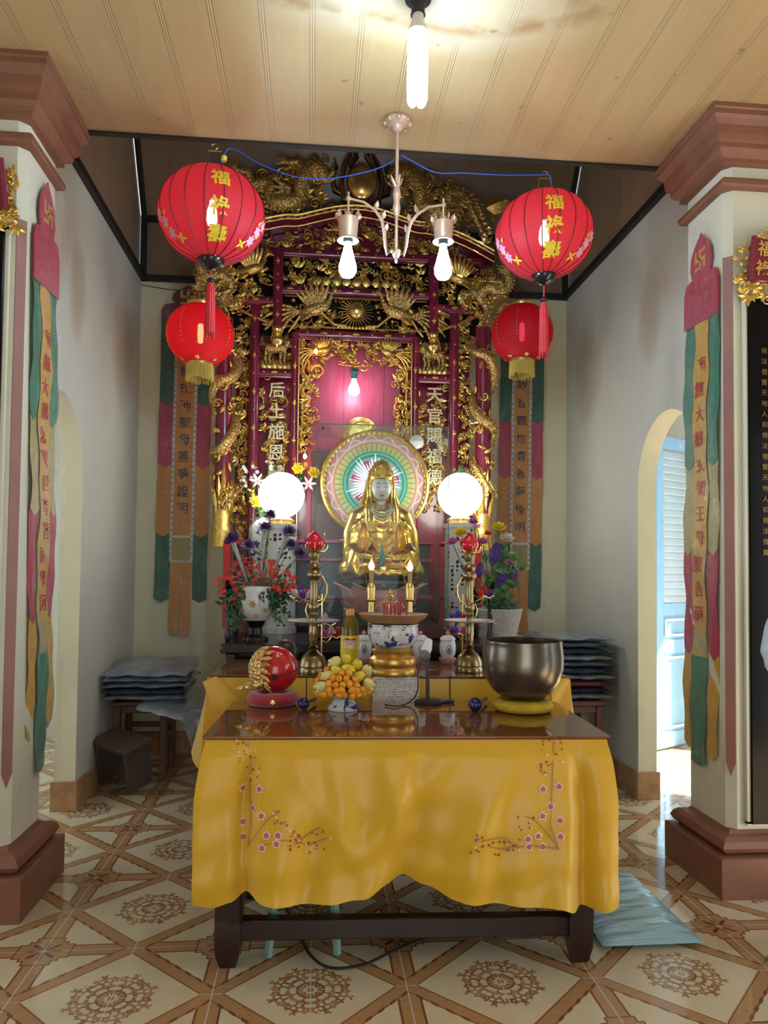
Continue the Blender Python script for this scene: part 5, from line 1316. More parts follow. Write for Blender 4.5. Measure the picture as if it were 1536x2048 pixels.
# cloth: top, three hanging sides; hem read from the photograph
hem = [(398, 1810), (432, 1814), (470, 1800), (500, 1782), (535, 1794), (600, 1797), (660, 1792), (720, 1783), (765, 1764), (800, 1752), (840, 1766), (900, 1787), (960, 1791), (1040, 1790), (1095, 1786), (1135, 1799), (1180, 1800), (1222, 1797)]
hx_ = [(p[0]-398)/(1222-398) for p in hem]; hz0 = [at(p[0], p[1], T1O.y-.02).z for p in hem]
def lerp(xs, ys, x):
    if x <= xs[0]: return ys[0]
    for i in range(len(xs)-1):
        if x <= xs[i+1]:
            t = (x-xs[i])/(xs[i+1]-xs[i]); t = t*t*(3-2*t); return ys[i]+(ys[i+1]-ys[i])*t
    return ys[-1]
def fold(s, t):                         # how far the front hang stands out from the table, s along, t down
    f = .018+.055*t**.8
    f += t**1.2*(.040*math.cos(2*PI*(s-.5)*1.9+PI)+.024*math.cos(2*PI*s*4.3+.6+1.5*t)+.011*math.sin(2*PI*s*9.+3*t))
    f += .055*t*math.exp(-((s-.03)/.05)**2)+.055*t*math.exp(-((s-.965)/.045)**2)
    f -= .045*min(1, t*3)*(math.exp(-((s-.115)/.022)**2)+math.exp(-((s-.915)/.022)**2))
    for a_, b_, w_, h_ in ((.30, .10, .030, .016), (.62, -.30, .035, .016), (.44, .06, .028, .020), (.50, -.05, .022, .018), (.78, -.22, .03, .012), (.20, .22, .03, .012)):   # slanting drapery folds
        f += h_*math.sin(PI*min(1, t*1.1))*math.exp(-((s-a_-b_*t)/w_)**2)
    f += .007*math.sin(9*t+12*s)*t+.005*math.sin(23*(t+.5*s))*t
    return f
def front(s, t):
    flare = .035*math.sin(min(1, t*2.1)*PI/2)-.012*t
    x = -hw-flare+(2*hw+2*flare)*s; z1 = lerp(hx_, hz0, s)
    return L1(x, -fold(s, t)*min(1, t*8+.15), ZT-.006-(ZT-.006-z1)*t)
def side(sg):
    def S(u_, t):                       # u from the front corner backwards
        s = 0. if sg < 0 else 1.; f0 = Vector(front(s, t))
        x = sg*(hw+.012+.045*t*abs(math.sin(5*u_+.6))); zb = .30+.03*math.sin(6*u_)
        p = Vector(L1(x, .02+(T1D-.02)*u_, ZT-.006-(ZT-.006-zb)*t)); e = min(1, u_*5); return f0*(1-e)+p*e if u_ < .2 else p
    return S
mb = MB(); mb.grid(front, 150, 48); mb.grid(side(-1), 40, 30); mb.grid(side(1), 40, 30)
mb.grid(lambda u_, v_: L1(-hw-.002+(T1W+.004)*u_, -.004+(T1D)*v_, ZT-.005), 20, 10)
tc = part('embroidered_cloth', mb, m_cloth, None, ang=70); tag(tc, 'yellow satin cloth embroidered with plum blossom draped over the front table', 'tablecloth')
# embroidery laid on the cloth
m_emb_p = simple('pink thread', (.55, .10, .14), .6); m_emb_w = simple('pale thread', (.80, .62, .50), .6); m_emb_b = simple('brown thread', (.42, .24, .10), .6); m_emb_r = simple('red thread', (.52, .06, .03), .6)
def cloth_pt(x, y):
    """point of the front hang seen at (x, y), with its normal"""
    s, t = (x-398)/824., max(.01, (y-1476)/320.)
    for _ in range(12):
        p = Vector(front(s, t)); d = p-Vector((0, 0, EYE)); w_ = d.dot(FW); X_ = CX+FPX*d.dot(RT)/w_; Y_ = CY-FPX*d.dot(UP)/w_
        s += (x-X_)/824.; t += (y-Y_)/320.; s = min(1, max(0, s)); t = min(1, max(0, t))
    p = Vector(front(s, t)); a = Vector(front(min(1, s+.004), t))-Vector(front(max(0, s-.004), t)); b_ = Vector(front(s, min(1, t+.006)))-Vector(front(s, max(0, t-.006)))
    n = a.cross(b_).normalized()
    if n.y > 0: n = -n
    return p+n*.0015, n
E_p, E_w, E_b, E_r = MB(), MB(), MB(), MB()
def blossom(x, y, r):
    p, n = cloth_pt(x, y); k = r*px(2.55)
    for i in range(5):
        E_w.leaf(look(p, n) @ R3(z=2*PI*i/5+.3), k, k*.95, .0015); E_p.leaf(look(p+n*.0012, n) @ R3(z=2*PI*i/5+.3), k*.72, k*.62, .0015)
    E_b.sph(p+n*.002, k*.14, 6, 4)
def bud(x, y, r, mb):
    p, n = cloth_pt(x, y); mb.sph(p, r*px(2.55), 6, 4)
def twig(l, r):
    E_b.tube([cloth_pt(*p)[0] for p in l], r*px(2.55), 5)
fl_ = [(485, 1575), (519, 1578), (507, 1616), (486, 1643), (523, 1632), (487, 1673), (533, 1671), (556, 1671), (524, 1696), (553, 1688)]
fr_ = [(1086, 1578), (1118, 1573), (1101, 1613), (1085, 1632), (1120, 1641), (1056, 1678), (1076, 1672), (1121, 1673), (1058, 1694), (1085, 1693)]
for x, y in fl_+fr_: blossom(x, y, 9.5)
for l in ([(497, 1486), (502, 1530), (500, 1580), (503, 1640), (497, 1692)], [(497, 1692), (515, 1665), (535, 1640), (552, 1622)], [(503, 1650), (530, 1690), (570, 1680), (620, 1690), (655, 1675)], [(590, 1690), (620, 1665), (640, 1655)],
          [(1108, 1484), (1106, 1530), (1104, 1590), (1101, 1650), (1118, 1698)], [(1118, 1698), (1095, 1665), (1070, 1640), (1050, 1632)], [(1118, 1698), (1060, 1690), (1000, 1698), (950, 1685)], [(1040, 1698), (1010, 1675), (970, 1680)]): twig(l, 1.3)
R_ = random.Random(21)
for x0, y0, n, w_, h_ in ((493, 1505, 16, 20, 28), (505, 1545, 9, 16, 16), (560, 1640, 9, 14, 22), (620, 1685, 20, 45, 22), (590, 1670, 8, 16, 14), (1105, 1500, 16, 22, 26), (1092, 1540, 9, 14, 14), (1052, 1640, 10, 16, 20), (990, 1690, 26, 50, 20), (960, 1685, 8, 26, 10)):
    for i in range(n): bud(x0+R_.uniform(-w_, w_), y0+R_.uniform(-h_, h_), R_.uniform(1.6, 3.), R_.choice((E_r, E_w, E_r, E_p)))
part('blossom_embroidery', E_p, m_emb_p, tc); part('petal_edging', E_w, m_emb_w, tc); part('branch_embroidery', E_b, m_emb_b, tc); part('bud_embroidery', E_r, m_emb_r, tc)
mb = MB(); mb.box((0, T1D/2-.01, ZT+.004), (T1W+.022, T1D+.01, .008), T3(T1O.x, T1O.y, 0) @ R3(z=T1RZ), b=.002)
gt = solo('glass_tabletop', mb, m_top, 'dark brown shining glass sheet covering the front table', 'glass top')
ZG = ZT+.008
# -- offering table behind
ZO = .90
A, B = atz(420, 1352, ZO), atz(1135, 1356, ZO); T2RZ = math.atan2(B.y-A.y, B.x-A.x); T2W = (B-A).length; T2D = .60
O2 = (A+B)/2; L2 = local((O2.x, O2.y), T2RZ); h2 = T2W/2
t2 = thing('offering_table', 'offering table behind the front table, under a plain yellow cloth', 'table', L2(0, T2D/2, 0))
for sx in (-1, 1):
    for y in (.06, T2D-.06):
        mb = MB(); mb.box((0, 0, (ZO-.05)/2), (.07, .07, ZO-.05), T3(*L2(sx*(h2-.08), y, 0)) @ R3(z=T2RZ), b=.006); part('leg', mb, m_wood, t2)
mb = MB(); mb.box((0, T2D/2, ZO-.04), (T2W-.03, T2D-.02, .04), T3(O2.x, O2.y, 0) @ R3(z=T2RZ), b=.004); part('tabletop', mb, m_wood, t2)
def f2(s, t):
    fl = .05*t*(1-abs(2*s-1))**0; x = -h2-.012-.02*t+(T2W+.024+.04*t)*s
    return L2(x, -.006-.025*t-.012*t*math.sin(2*PI*s*5+.5), ZO-.006-.42*t-.05*t*math.sin(PI*s))
def s2(sg):
    def S(u_, t):
        p0 = Vector(f2(0. if sg < 0 else 1., t)); p = Vector(L2(sg*(h2+.012+.08*t*(1-u_)+.03*t), .02+(T2D-.02)*u_, ZO-.006-(.40-.22*u_)*t)); e = min(1, u_*6); return p0*(1-e)+p*e
    return S
mb = MB(); mb.grid(f2, 80, 20); mb.grid(s2(-1), 20, 16); mb.grid(s2(1), 20, 16); mb.grid(lambda u_, v_: L2(-h2-.004+(T2W+.008)*u_, -.003+T2D*v_, ZO-.005), 10, 6)
# the loose corner standing out at the left and right front
for sg, pts in ((-1, ((405, 1364), (432, 1352), (480, 1352), (478, 1400), (440, 1452))), (1, ((1137, 1356), (1137, 1362), (1125, 1400), (1105, 1440), (1100, 1358)))):
    q = [at(x, y, O2.y-.03-(.02 if i in (0, 4) else 0)+(.0 if sg < 0 else -.06)) for i, (x, y) in enumerate(pts)]
    def C(u_, v_, q=q):
        a = q[0]*(1-u_)+q[1]*u_ if u_ < 1 else q[1]; top_ = q[1]*(1-u_)+q[0]*u_; bot = q[3]*(1-u_)+q[4]*u_; p = top_*(1-v_)+bot*v_
        return p+Vector((0, -.012*math.sin(PI*u_)*v_, 0))
    mb.grid(C, 10, 10)
c2 = part('plain_cloth', mb, m_cloth, None, ang=70); tag(c2, 'plain yellow satin cloth over the offering table behind the front table', 'tablecloth')
mb = MB(); mb.box((0, T2D/2-.005, ZO+.003), (T2W+.01, T2D, .006), T3(O2.x, O2.y, 0) @ R3(z=T2RZ), b=.002); solo('glass_tabletop', mb, m_top, 'dark brown shining glass sheet covering the offering table behind', 'glass top')
ZO = ZO+.006
# paper hanging in front of the offering table
a, b_, c, d = at(746, 1353, 3.35), at(842, 1353, 3.35), at(838, 1407, 3.34), at(748, 1407, 3.34)
# ------------------------------------------------------------------ on the two tables
def lathe_px(mb, cxp, Y, rows, n=28, cx=None, z_off=0.):
    """profile read from the photo: rows of (y pixel, radius in pixels), top first, about a vertical axis"""
    c = at(cxp, rows[0][0], Y); k = px(Y); pr = [(max(0, r)*k, at(cxp, y, Y).z+z_off) for y, r in rows][::-1]
    mb.lathe(pr, n, (c.x if cx is None else cx, Y, 0))
m_blueporc = Mat('blue and white porcelain', (.7, .7, .68), .18)
_b = m_blueporc.noise(26, 3, .6, dist=.6); m_blueporc.set('Base Color', m_blueporc.mix(m_blueporc.ramp(_b, .54, .60), (.68, .68, .64), (.03, .045, .20))); m_blueporc = m_blueporc.m
m_wood2 = simple('honey wood', (.36, .19, .08), .35, 0, .2, 9); m_goldw = simple('gold painted wood', (.72, .42, .10), .34, .75, .15, 9)
# incense bowl
b0 = atz(785, 1349, ZO); Y = b0.y; k = px(Y)
ib = thing('incense_burner', 'blue and white incense bowl under a wide wooden dish on a tiered gold stand', 'incense burner', (b0.x, Y, ZO))
zb = lambda y: ZO+.001+(1350-y)*k*1.0
def lz(mb, rows, n=36): mb.lathe([(r*k, zb(y)) for y, r in rows], n, (b0.x, Y, 0))
mb = MB(); lz(mb, [(1350, 0), (1350, 47), (1346, 49), (1338, 48), (1334, 44), (1332, 46), (1324, 49), (1317, 47), (1313, 41), (1311, 38), (1308, 40), (1301, 42), (1297, 38), (1295, 36), (1295, 0)]); part('stand', mb, m_goldw, ib)
mb = MB(); lz(mb, [(1296, 0), (1296, 34), (1293, 38), (1285, 46), (1272, 51), (1260, 51), (1253, 49), (1251, 51), (1249, 51), (1249, 0)]); part('bowl', mb, m_blueporc, ib)
mb = MB(); lz(mb, [(1249, 0), (1249, 40), (1246, 52), (1238, 64), (1231, 69), (1229, 70), (1229, 67), (1233, 60), (1234, 0)]); part('dish', mb, m_wood2, ib)
mb = MB(); lz(mb, [(1234.5, 62), (1232, 58), (1231, 0)]); part('ash', mb, simple('pale ash', (.48, .44, .36), .9, 0, .2, 30), ib)
mb = MB(); z0 = zb(1231); c_ = (b0.x-.012, Y, z0); mb.tube([(c_[0], Y+.03, z0-.004), (c_[0], Y+.03, z0+.05)], .006, 6); mb.lathe([(0, .045), (.014, .05), (.008, .062), (.018, .085), (.006, .095), (.010, .105), (0, .125)], 12, (c_[0], Y+.03, z0))
for s in (-1, 1): mb.tube([(c_[0], Y+.03, z0+.05), (c_[0]+s*.03, Y+.03, z0+.062), (c_[0]+s*.055, Y+.03, z0+.05), (c_[0]+s*.07, Y+.03, z0+.03)], .004, 6)
part('gold_finial', mb, m_goldp, ib)
R_ = random.Random(11); m_inc = simple('red incense stick', (.55, .03, .05), .7)
mb = MB(); mb.tube([(0, 0, 0), (0, 0, .075)], .0022, 5); inc = solo('incense_stick', mb, m_inc, 'burnt down red incense stick standing in the wide dish', 'incense stick', 'incense sticks in the dish', base=(0, 0, 0))
for i in range(30):
    a, r_ = R_.uniform(0, 6.28), .055*math.sqrt(R_.random()); q = (b0.x+.005+r_*math.cos(a)*1.2, Y-.01+r_*math.sin(a)*.6, z0-.004)
    o = inc if i == 0 else dup(inc, q); o.location = q; o.rotation_euler = (R_.uniform(-.12, .12), R_.uniform(-.12, .12), 0); o.scale = (1, 1, R_.uniform(.5, 1.1))
# candlesticks
rows = [(1352, 0), (1352, 27), (1348, 28), (1343, 27), (1340, 25.5), (1338, 27), (1330, 26), (1322, 23), (1316, 19), (1312, 13), (1306, 8), (1302, 10), (1298, 6), (1291, 7), (1286, 9), (1280, 8), (1276, 10), (1270, 9), (1264, 9.5), (1258, 8), (1252, 7), (1246, 6), (1240, 6), (1236, 9), (1232, 7), (1226, 10), (1221, 11), (1216, 9.5), (1212, 7), (1206, 8), (1198, 8), (1190, 7.5), (1184, 8), (1170, 7.5), (1166, 9), (1163, 13), (1158, 14.5), (1153, 13), (1149, 9), (1145, 12), (1141, 13), (1136, 9), (1131, 8), (1127, 10), (1120, 11.5), (1116, 12), (1113, 10), (1113, 0)]
m_petalg = {}
for nm, c in dict(pink=(.75, .12, .42), purple=(.16, .05, .42), blue=(.03, .10, .62), red=(.70, .03, .02), clear=(.75, .62, .66)).items():
    m_petalg[nm] = Mat(nm+' crystal', c, .06, 0, Transmission_Weight=.35, Coat_Weight=.4).m
def candlestick(cxp, yb, lab, side):
    b = atz(cxp, yb-6, ZO); Y = b.y; k = px(Y); s0 = 1.
    r = thing('candlestick', lab, 'candlestick', (b.x, Y, ZO), group='tall brass candlesticks')
    z = lambda y: ZO+.001+(1352-y)*k
    mb = MB(); mb.lathe([(r_*k, z(y)) for y, r_ in rows], 26, (b.x, Y, 0)); part('stem', mb, m_brass, r)
    mb = MB(); mb.lathe([(.012, z(1253)), (.08, z(1252)), (51*k, z(1250)), (52*k, z(1248)), (50*k, z(1247)), (.08, z(1250)), (.012, z(1250))], 44, (b.x, Y, 0)); part('drip_tray', mb, simple('dull grey tray', (.34, .31, .29), .4, .4, .2), r)
    mb = MB()
    sg = 1 if side < 0 else -1
    mb.tube([(b.x+sg*.012, Y, z(1164)), (b.x+sg*.035, Y, z(1160)), (b.x+sg*.062, Y, z(1178)), (b.x+sg*.062, Y, z(1195)), (b.x+sg*.045, Y, z(1212)), (b.x+sg*.016, Y, z(1200))], .0045, 8)
    mb.tube([(b.x-sg*.012, Y, z(1225)), (b.x-sg*.03, Y, z(1215)), (b.x-sg*.04, Y, z(1228)), (b.x-sg*.03, Y, z(1243)), (b.x-sg*.014, Y, z(1236))], .0035, 8)
    part('handle', mb, m_goldp, r)
    # glass lotus bud lamp on top
    l = thing('lotus_bud_lamp', 'red glass lotus bud on the '+('left' if side < 0 else 'right')+' brass candlestick '+('beside the oil bottle' if side < 0 else 'behind the bronze bowl'), 'lamp', (b.x, Y, z(1113)+.001), group='red lotus bud lamps')
    zq = z(1113)+.001
    mb = MB(); mb.lathe([(0, zq), (.016, zq), (.022, zq+.008), (.018, zq+.012), (0, zq+.013)], 20, (b.x, Y, 0))
    for i in range(8):
        a = 2*PI*i/8; d = Vector((math.cos(a), math.sin(a), 0)); mb.tube([Vector((b.x, Y, zq+.006))+d*.018, Vector((b.x, Y, zq+.002))+d*.045, Vector((b.x, Y, zq+.018))+d*.062, Vector((b.x, Y, zq+.034))+d*.064], .0022, 5)
    part('gold_wire', mb, m_goldp, l)
    mb = MB(); mb.lathe([(0, zq+.012), (.030, zq+.014), (.044, zq+.030), (.047, zq+.045), (.039, zq+.066), (.020, zq+.088), (.006, zq+.102), (0, zq+.106)], 24, (b.x, Y, 0)); part('bud', mb, Mat('red glass', (.62, .01, .025), .08, 0, Coat_Weight=.5).m, l)
    for i in (0, 1, 2, 3):
        a = (.1, 1.3, 2.2, 3.2)[i]; F = look((b.x+.048*math.cos(a), Y+.048*math.sin(a), zq+.035), (math.cos(a), math.sin(a), .15)) 
        mb = MB(); mb.leaf(F @ R3(z=PI/2) , .062, .036, .006, .12, 5); part('petal', mb, m_petalg[('pink', 'clear', 'clear', 'pink' if side < 0 else 'red')[i]], l)
    return r
candlestick(626, 1352, 'tall brass candlestick with a grey drip tray left of the oil bottle', -1)
candlestick(938, 1350, 'tall brass candlestick with a grey drip tray right of the lidded cups', 1)
# wire stands of crystal butterflies behind the candlesticks
def crystal(label, stem_x, Y, blooms):
    f = at(stem_x, 1300, Y); r = thing('crystal_flower', label, 'ornament', (f.x, Y, ZO))
    mb = MB(); mb.lathe([(0, ZO+.001), (.03, ZO+.001), (.026, ZO+.01), (.006, ZO+.014), (.004, ZO+.02)], 16, (f.x, Y, 0))
    top_ = max(at(x, y, Y).z for x, y, c in blooms); mb.tube([(f.x, Y, ZO+.01), (f.x, Y, top_)], .0035, 6)
    for x, y, cs in blooms:
        p = at(x, y, Y); mb.tube([(f.x, Y, p.z-.03), ((f.x+p.x)/2, Y-.01, p.z-.045), (p.x, Y-.02, p.z-.02), (p.x, Y-.025, p.z)], .003, 6)
        for s in (-1, 1): mb.tube([(p.x, Y-.025, p.z-.008), (p.x+s*.03, Y-.03, p.z-.02), (p.x+s*.055, Y-.03, p.z-.006)], .0025, 5)
        for i, c in enumerate(cs):
            m2 = MB(); a = PI/2+(i-(len(cs)-1)/2)*1.0; m2.leaf(frame((p.x, Y-.027-.004*i, p.z-.005), (1, 0, 0), (0, 0, 1), (0, -1, 0)) @ R3(z=a) @ R3(y=-.3), .062, .036, .008, .1, 5); part('petal', m2, m_petalg[c], r)
    part('gold_wire', mb, m_goldp, r)
crystal('crystal flowers of pink, purple and blue petals on gold wire beside the left candlestick', 643, 3.86, [(600, 1188, ('pink', 'purple', 'clear')), (650, 1243, ('blue', 'clear', 'blue')), (662, 1268, ('red', 'clear', 'pink')), (610, 1196, ('clear', 'purple'))])
crystal('crystal flowers of red, purple and blue petals on gold wire beside the right candlestick', 925, 3.86, [(965, 1188, ('purple', 'red', 'red')), (912, 1237, ('red', 'blue', 'purple')), (906, 1252, ('red', 'clear')), (915, 1262, ('pink', 'clear', 'purple'))])
# oil bottle
b = atz(699, 1344, ZO); Y = b.y; k = px(Y); z = lambda y: ZO+.001+(1346-y)*k
bo = thing('oil_bottle', 'bottle of yellow cooking oil with yellow label and orange cap beside the incense bowl', 'bottle', (b.x, Y, ZO))
M = Mat('oil in clear plastic', (.34, .24, .04), .06, 0, Transmission_Weight=.5, Coat_Weight=.3); M.set('IOR', 1.3)
mb = MB(); mb.lathe([(0, z(1346)), (17*k, z(1346)), (18.5*k, z(1342)), (18.5*k, z(1268)), (18*k, z(1262)), (17*k, z(1254)), (13*k, z(1244)), (8.5*k, z(1236)), (7*k, z(1232)), (7*k, z(1229)), (0, z(1229))], 32, (b.x, Y, 0)); part('bottle_body', mb, M.m, bo)
mb = MB(); mb.lathe([(0, z(1234)), (8.5*k, z(1234)), (8.5*k, z(1223)), (7.5*k, z(1221)), (0, z(1220.5))], 28, (b.x, Y, 0)); part('cap', mb, simple('orange and white cap', (.75, .30, .06), .4, 0, .4, 60), bo)
rl = 18.9*k; a0, a1 = -PI/2-1.45, -PI/2+1.45
mb = MB(); mb.lathe([(rl, z(1334)), (rl, z(1273))], 40, (b.x, Y, 0), a0=a0, a1=a1); lb = part('label', mb, simple('yellow label', (.92, .68, .015), .35), bo)
def wrap(ox, oz, o=.0008):
    def f(p): a = -PI/2+(ox+p.x)/rl; return Vector((b.x+(rl+o+p.z)*math.cos(a), Y+(rl+o+p.z)*math.sin(a), oz+p.y))
    return f
hz_ = [(0, -.62), (.45, -.28), (.86, .02), (.95, .32), (.78, .56), (.45, .6), (.1, .40), (-.3, .62), (-.78, .56), (-.98, .30), (-.9, .0), (-.5, -.25)]
def flat_poly(mb, pts, sx, sz, w):
    n = len(pts); c_ = len(mb.v); vs = [w(Vector((0, 0, 0)))]; 
    ring = []
    for i in range(n):
        for j in range(4):
            t = j/4; p, q = pts[i], pts[(i+1) % n]; ring.append(Vector(((p[0]+(q[0]-p[0])*t)*sx, (p[1]+(q[1]-p[1])*t)*sz, 0)))
    rings = [[w(p*f) for p in ring] for f in (.33, .66, 1.)]
    vs = [w(Vector((0, 0, 0)))]+[p for r in rings for p in r]; m = len(ring)
    mb.add(vs, [(0, 1+i, 1+(i+1) % m) for i in range(m)]+[(1+r*m+i, 1+(r+1)*m+i, 1+(r+1)*m+(i+1) % m, 1+r*m+(i+1) % m) for r in range(2) for i in range(m)])
mb = MB(); flat_poly(mb, hz_, 15*k, 11*k, wrap(-.5*k, z(1284.5))); part('red_heart', mb, simple('label red', (.62, .015, .03), .4), lb)
mb = MB(); put_text(mb, 'happi', None, 12.5*k, .01, .02, .95, wrap(-.5*k, z(1284), .0016)); put_text(mb, 'Koki', None, 12.5*k, .01, .02, .9, wrap(-1*k, z(1293.5), .0016)); part('lettering', mb, simple('label white', (.85, .82, .80), .4), lb, smooth=False)
mb = MB()
for j in range(6): flat_poly(mb, [(-1, -.4), (1, -.4), (1, .4), (-1, .4)], (8-(j % 3))*k, .9*k, wrap(6*k, z(1302+j*4.4)))
part('small_print', mb, simple('label green', (.25, .32, .02), .5), lb)
# lidded cups
m_cup = Mat('cup porcelain', (.74, .72, .72), .2); m_cup = m_cup.m
for cxp, yb, lab in ((727, 1322, 'lidded white cup half hidden behind the oil bottle'), (841, 1322, 'lidded white cup behind the microphone head'), (895, 1322, 'lidded white cup on a pink saucer beside the right candlestick')):
    b = atz(cxp, yb, ZO+.015); Y = b.y; k = px(Y); r = thing('lidded_cup', lab, 'cup', (b.x, Y, ZO), group='lidded cups'); z = lambda y: ZO+.001+(1334-y)*k
    mb = MB(); mb.lathe([(0, z(1334)), (12*k, z(1334)), (17*k, z(1326)), (17.5*k, z(1322)), (12*k, z(1322)), (0, z(1322))], 26, (b.x, Y, 0)); part('saucer', mb, simple('pink glaze', (.55, .28, .28), .3), r)
    mb = MB(); mb.lathe([(0, z(1322)), (11*k, z(1322)), (15.5*k, z(1315)), (17*k, z(1304)), (16*k, z(1294)), (14.5*k, z(1288)), (15.5*k, z(1285)), (0, z(1285))], 28, (b.x, Y, 0)); part('cup', mb, m_cup, r)
    mb = MB(); mb.lathe([(0, z(1285.5)), (16*k, z(1285.5)), (15*k, z(1282)), (9*k, z(1277.5)), (0, z(1276.5))], 28, (b.x, Y, 0)); ld = part('lid', mb, m_cup, r)
    mb = MB(); mb.lathe([(0, z(1277)), (3*k, z(1276.5)), (4.5*k, z(1272)), (2*k, z(1269)), (0, z(1268))], 14, (b.x, Y, 0)); part('knob', mb, simple('pink knob', (.62, .25, .34), .3), ld)
    mb = MB(); c_ = Vector((b.x, Y-17.0*k, z(1304)))
    for s in (-1, 1): mb.tube([c_+Vector((s*5*k*math.sin(t), 1.5*k*abs(math.sin(t))*.5, 8*k*math.cos(t))) for t in [j*PI/8 for j in range(9)]], .8*k, 5)
    mb.sph(c_+Vector((0, 0, -k)), (2.4*k, .6*k, 4.5*k), 8, 6); part('painted_emblem', mb, simple('grey blue print', (.12, .13, .20), .4), r)
# dark wooden fish-shaped mallet on the offering table
b = atz(566, 1333, ZO); Y = b.y; k = px(Y); m_dk = simple('dark brown wood', (.05, .018, .012), .35, 0, .3)
dk = thing('wooden_drum', 'dark brown round wooden drum behind the red one', 'drum', (b.x, Y, ZO))
mb = MB(); mb.sph((b.x+.01, Y, ZO+.071), (.068, .06, .068), 20, 14); mb.tube([(b.x-.03, Y, ZO+.06), (b.x-.07, Y-.01, ZO+.035), (b.x-.10, Y-.01, ZO+.02)], [.035, .028, .018], 10); part('drum_body', mb, m_dk, dk)
mb = MB(); mb.torus((0, 0, 0), .03, .004, 20, 6, FACE((b.x+.015, Y-.05, ZO+.05))); part('mouth_ring', mb, m_black, dk)
# red wooden fish on its cushion
b = atz(546, 1409, ZG); Y = b.y; k = px(Y)
rg = solo('ring_cushion', (lambda m: (m.torus((b.x, Y, ZG+.030), .083, .032, 40, 12, None, .029), m.lathe([(0, ZG+.012), (.07, ZG+.012), (.07, ZG+.04), (0, ZG+.042)], 24, (b.x, Y, 0)), m)[-1])(MB()), simple('red velvet', (.38, .025, .045), .85, 0, .15, 30, Sheen_Weight=.5), 'dark red velvet ring cushion under the red wooden drum', 'cushion')
wf = thing('wooden_drum', 'bright red lacquered fish-shaped wooden drum with gilded tail on the red cushion', 'drum', (b.x, Y, ZG+.05))
c_ = Vector((b.x+.004, Y, ZG+.050+47*k)); RR = 46*k
mb = MB(); mb.sph(c_, (RR*1.02, RR*.95, RR*.98), 36, 22); part('drum_body', mb, simple('bright red lacquer', (.50, .012, .02), .16, 0, .06, 6, Coat_Weight=.4), wf)
def shell(lo_, la, o): return c_+Vector(((RR*1.02+o)*math.cos(la)*math.sin(lo_), -(RR*.95+o)*math.cos(la)*math.cos(lo_), (RR*.98+o)*math.sin(la)))
mb = MB()
def tail(u_, v_):
    lo0, lo1 = -1.9+.70*v_, -.62+.18*v_+.5*max(0, v_-.75)
    if v_ < .8: return shell(lo0+(lo1-lo0)*u_, 1.30-2.1*v_, .003+.004*math.sin(PI*u_))
    q = (v_-.8)/.2; s_ = shell(-1.3+.8*u_, -.38, .004); e = c_+Vector((-RR*1.60+RR*1.25*u_, -RR*.62+.0*u_, -RR*.74-.006*math.sin(PI*u_))); q = q*q*(3-2*q); return s_*(1-q)+e*q+Vector((0, -.012*math.sin(PI*q), 0))
mb.grid(tail, 14, 34)
for i in range(8):
    for j in range(11):
        lo_, la_ = -1.75+.15*i+.06*(j % 2), 1.15-.165*j
        if lo_ < -.62: mb.leaf(look(shell(lo_, la_, .004), shell(lo_, la_, 1.)-c_) @ R3(z=-PI/2), .022, .018, .006)
for i in range(7): mb.leaf(look(shell(-.58+.02*i, .75-.22*i, .006), shell(-.58, .75-.22*i, 1.)-c_) @ R3(z=.35-.22*i), .055, .022, .007)
part('gilded_tail', mb, m_scale, wf, ang=60)
mb = MB(); h_ = shell(.06, -.22, .001); mb.lathe([(0, .001), (.013, .001), (.011, .003), (0, .003)], 20, (0, 0, 0), look(h_, h_-c_)); mb.tube([shell(.06+1.5*i/10, -.22+.32*i/10, .0005) for i in range(11)], .0022, 5); part('mouth_slit', mb, m_black, wf)
mb = MB(); put_text(mb, '木', look((b.x+.004, Y-.1150, ZG+.030), (0, -1, .05)), .022, .05); part('gold_mark', mb, m_goldp, rg)
# mallets
m_navy = Mat('dark blue padded cover', (.015, .014, .10), .16).m
def mallet(label, hx_, hy_, r_, e):
    p = atz(hx_, hy_, ZG); r = thing('mallet', label, 'mallet', (p.x, p.y, ZG))
    mb = MB(); mb.sph((p.x, p.y, ZG+r_+.001), (r_*.95, r_*1.2, r_), 18, 12); part('head', mb, m_navy, r)
    q = Vector((p.x, p.y, ZG+r_)); d = Vector(e); mb = MB(); mb.tube([q+d.normalized()*r_*.8, q+d], [.006, .008], 8); part('handle', mb, m_wood, r)
mallet('short mallet with a dark blue head lying between the red drum and the fruit dish', 607, 1420, .026, (.05, .16, -.008))
mallet('mallet with a shiny dark blue head lying left of the yellow ring cushion', 950, 1424, .030, (.10, .22, -.012))
p = atz(888, 1406, ZG); mb = MB(); mb.box((p.x, p.y, ZG+.008), (.095, .035, .014), b=.006); solo('slim_case', mb, simple('blue plastic', (.02, .03, .16), .3), 'flat dark blue slim case lying beside the microphone base', 'case')
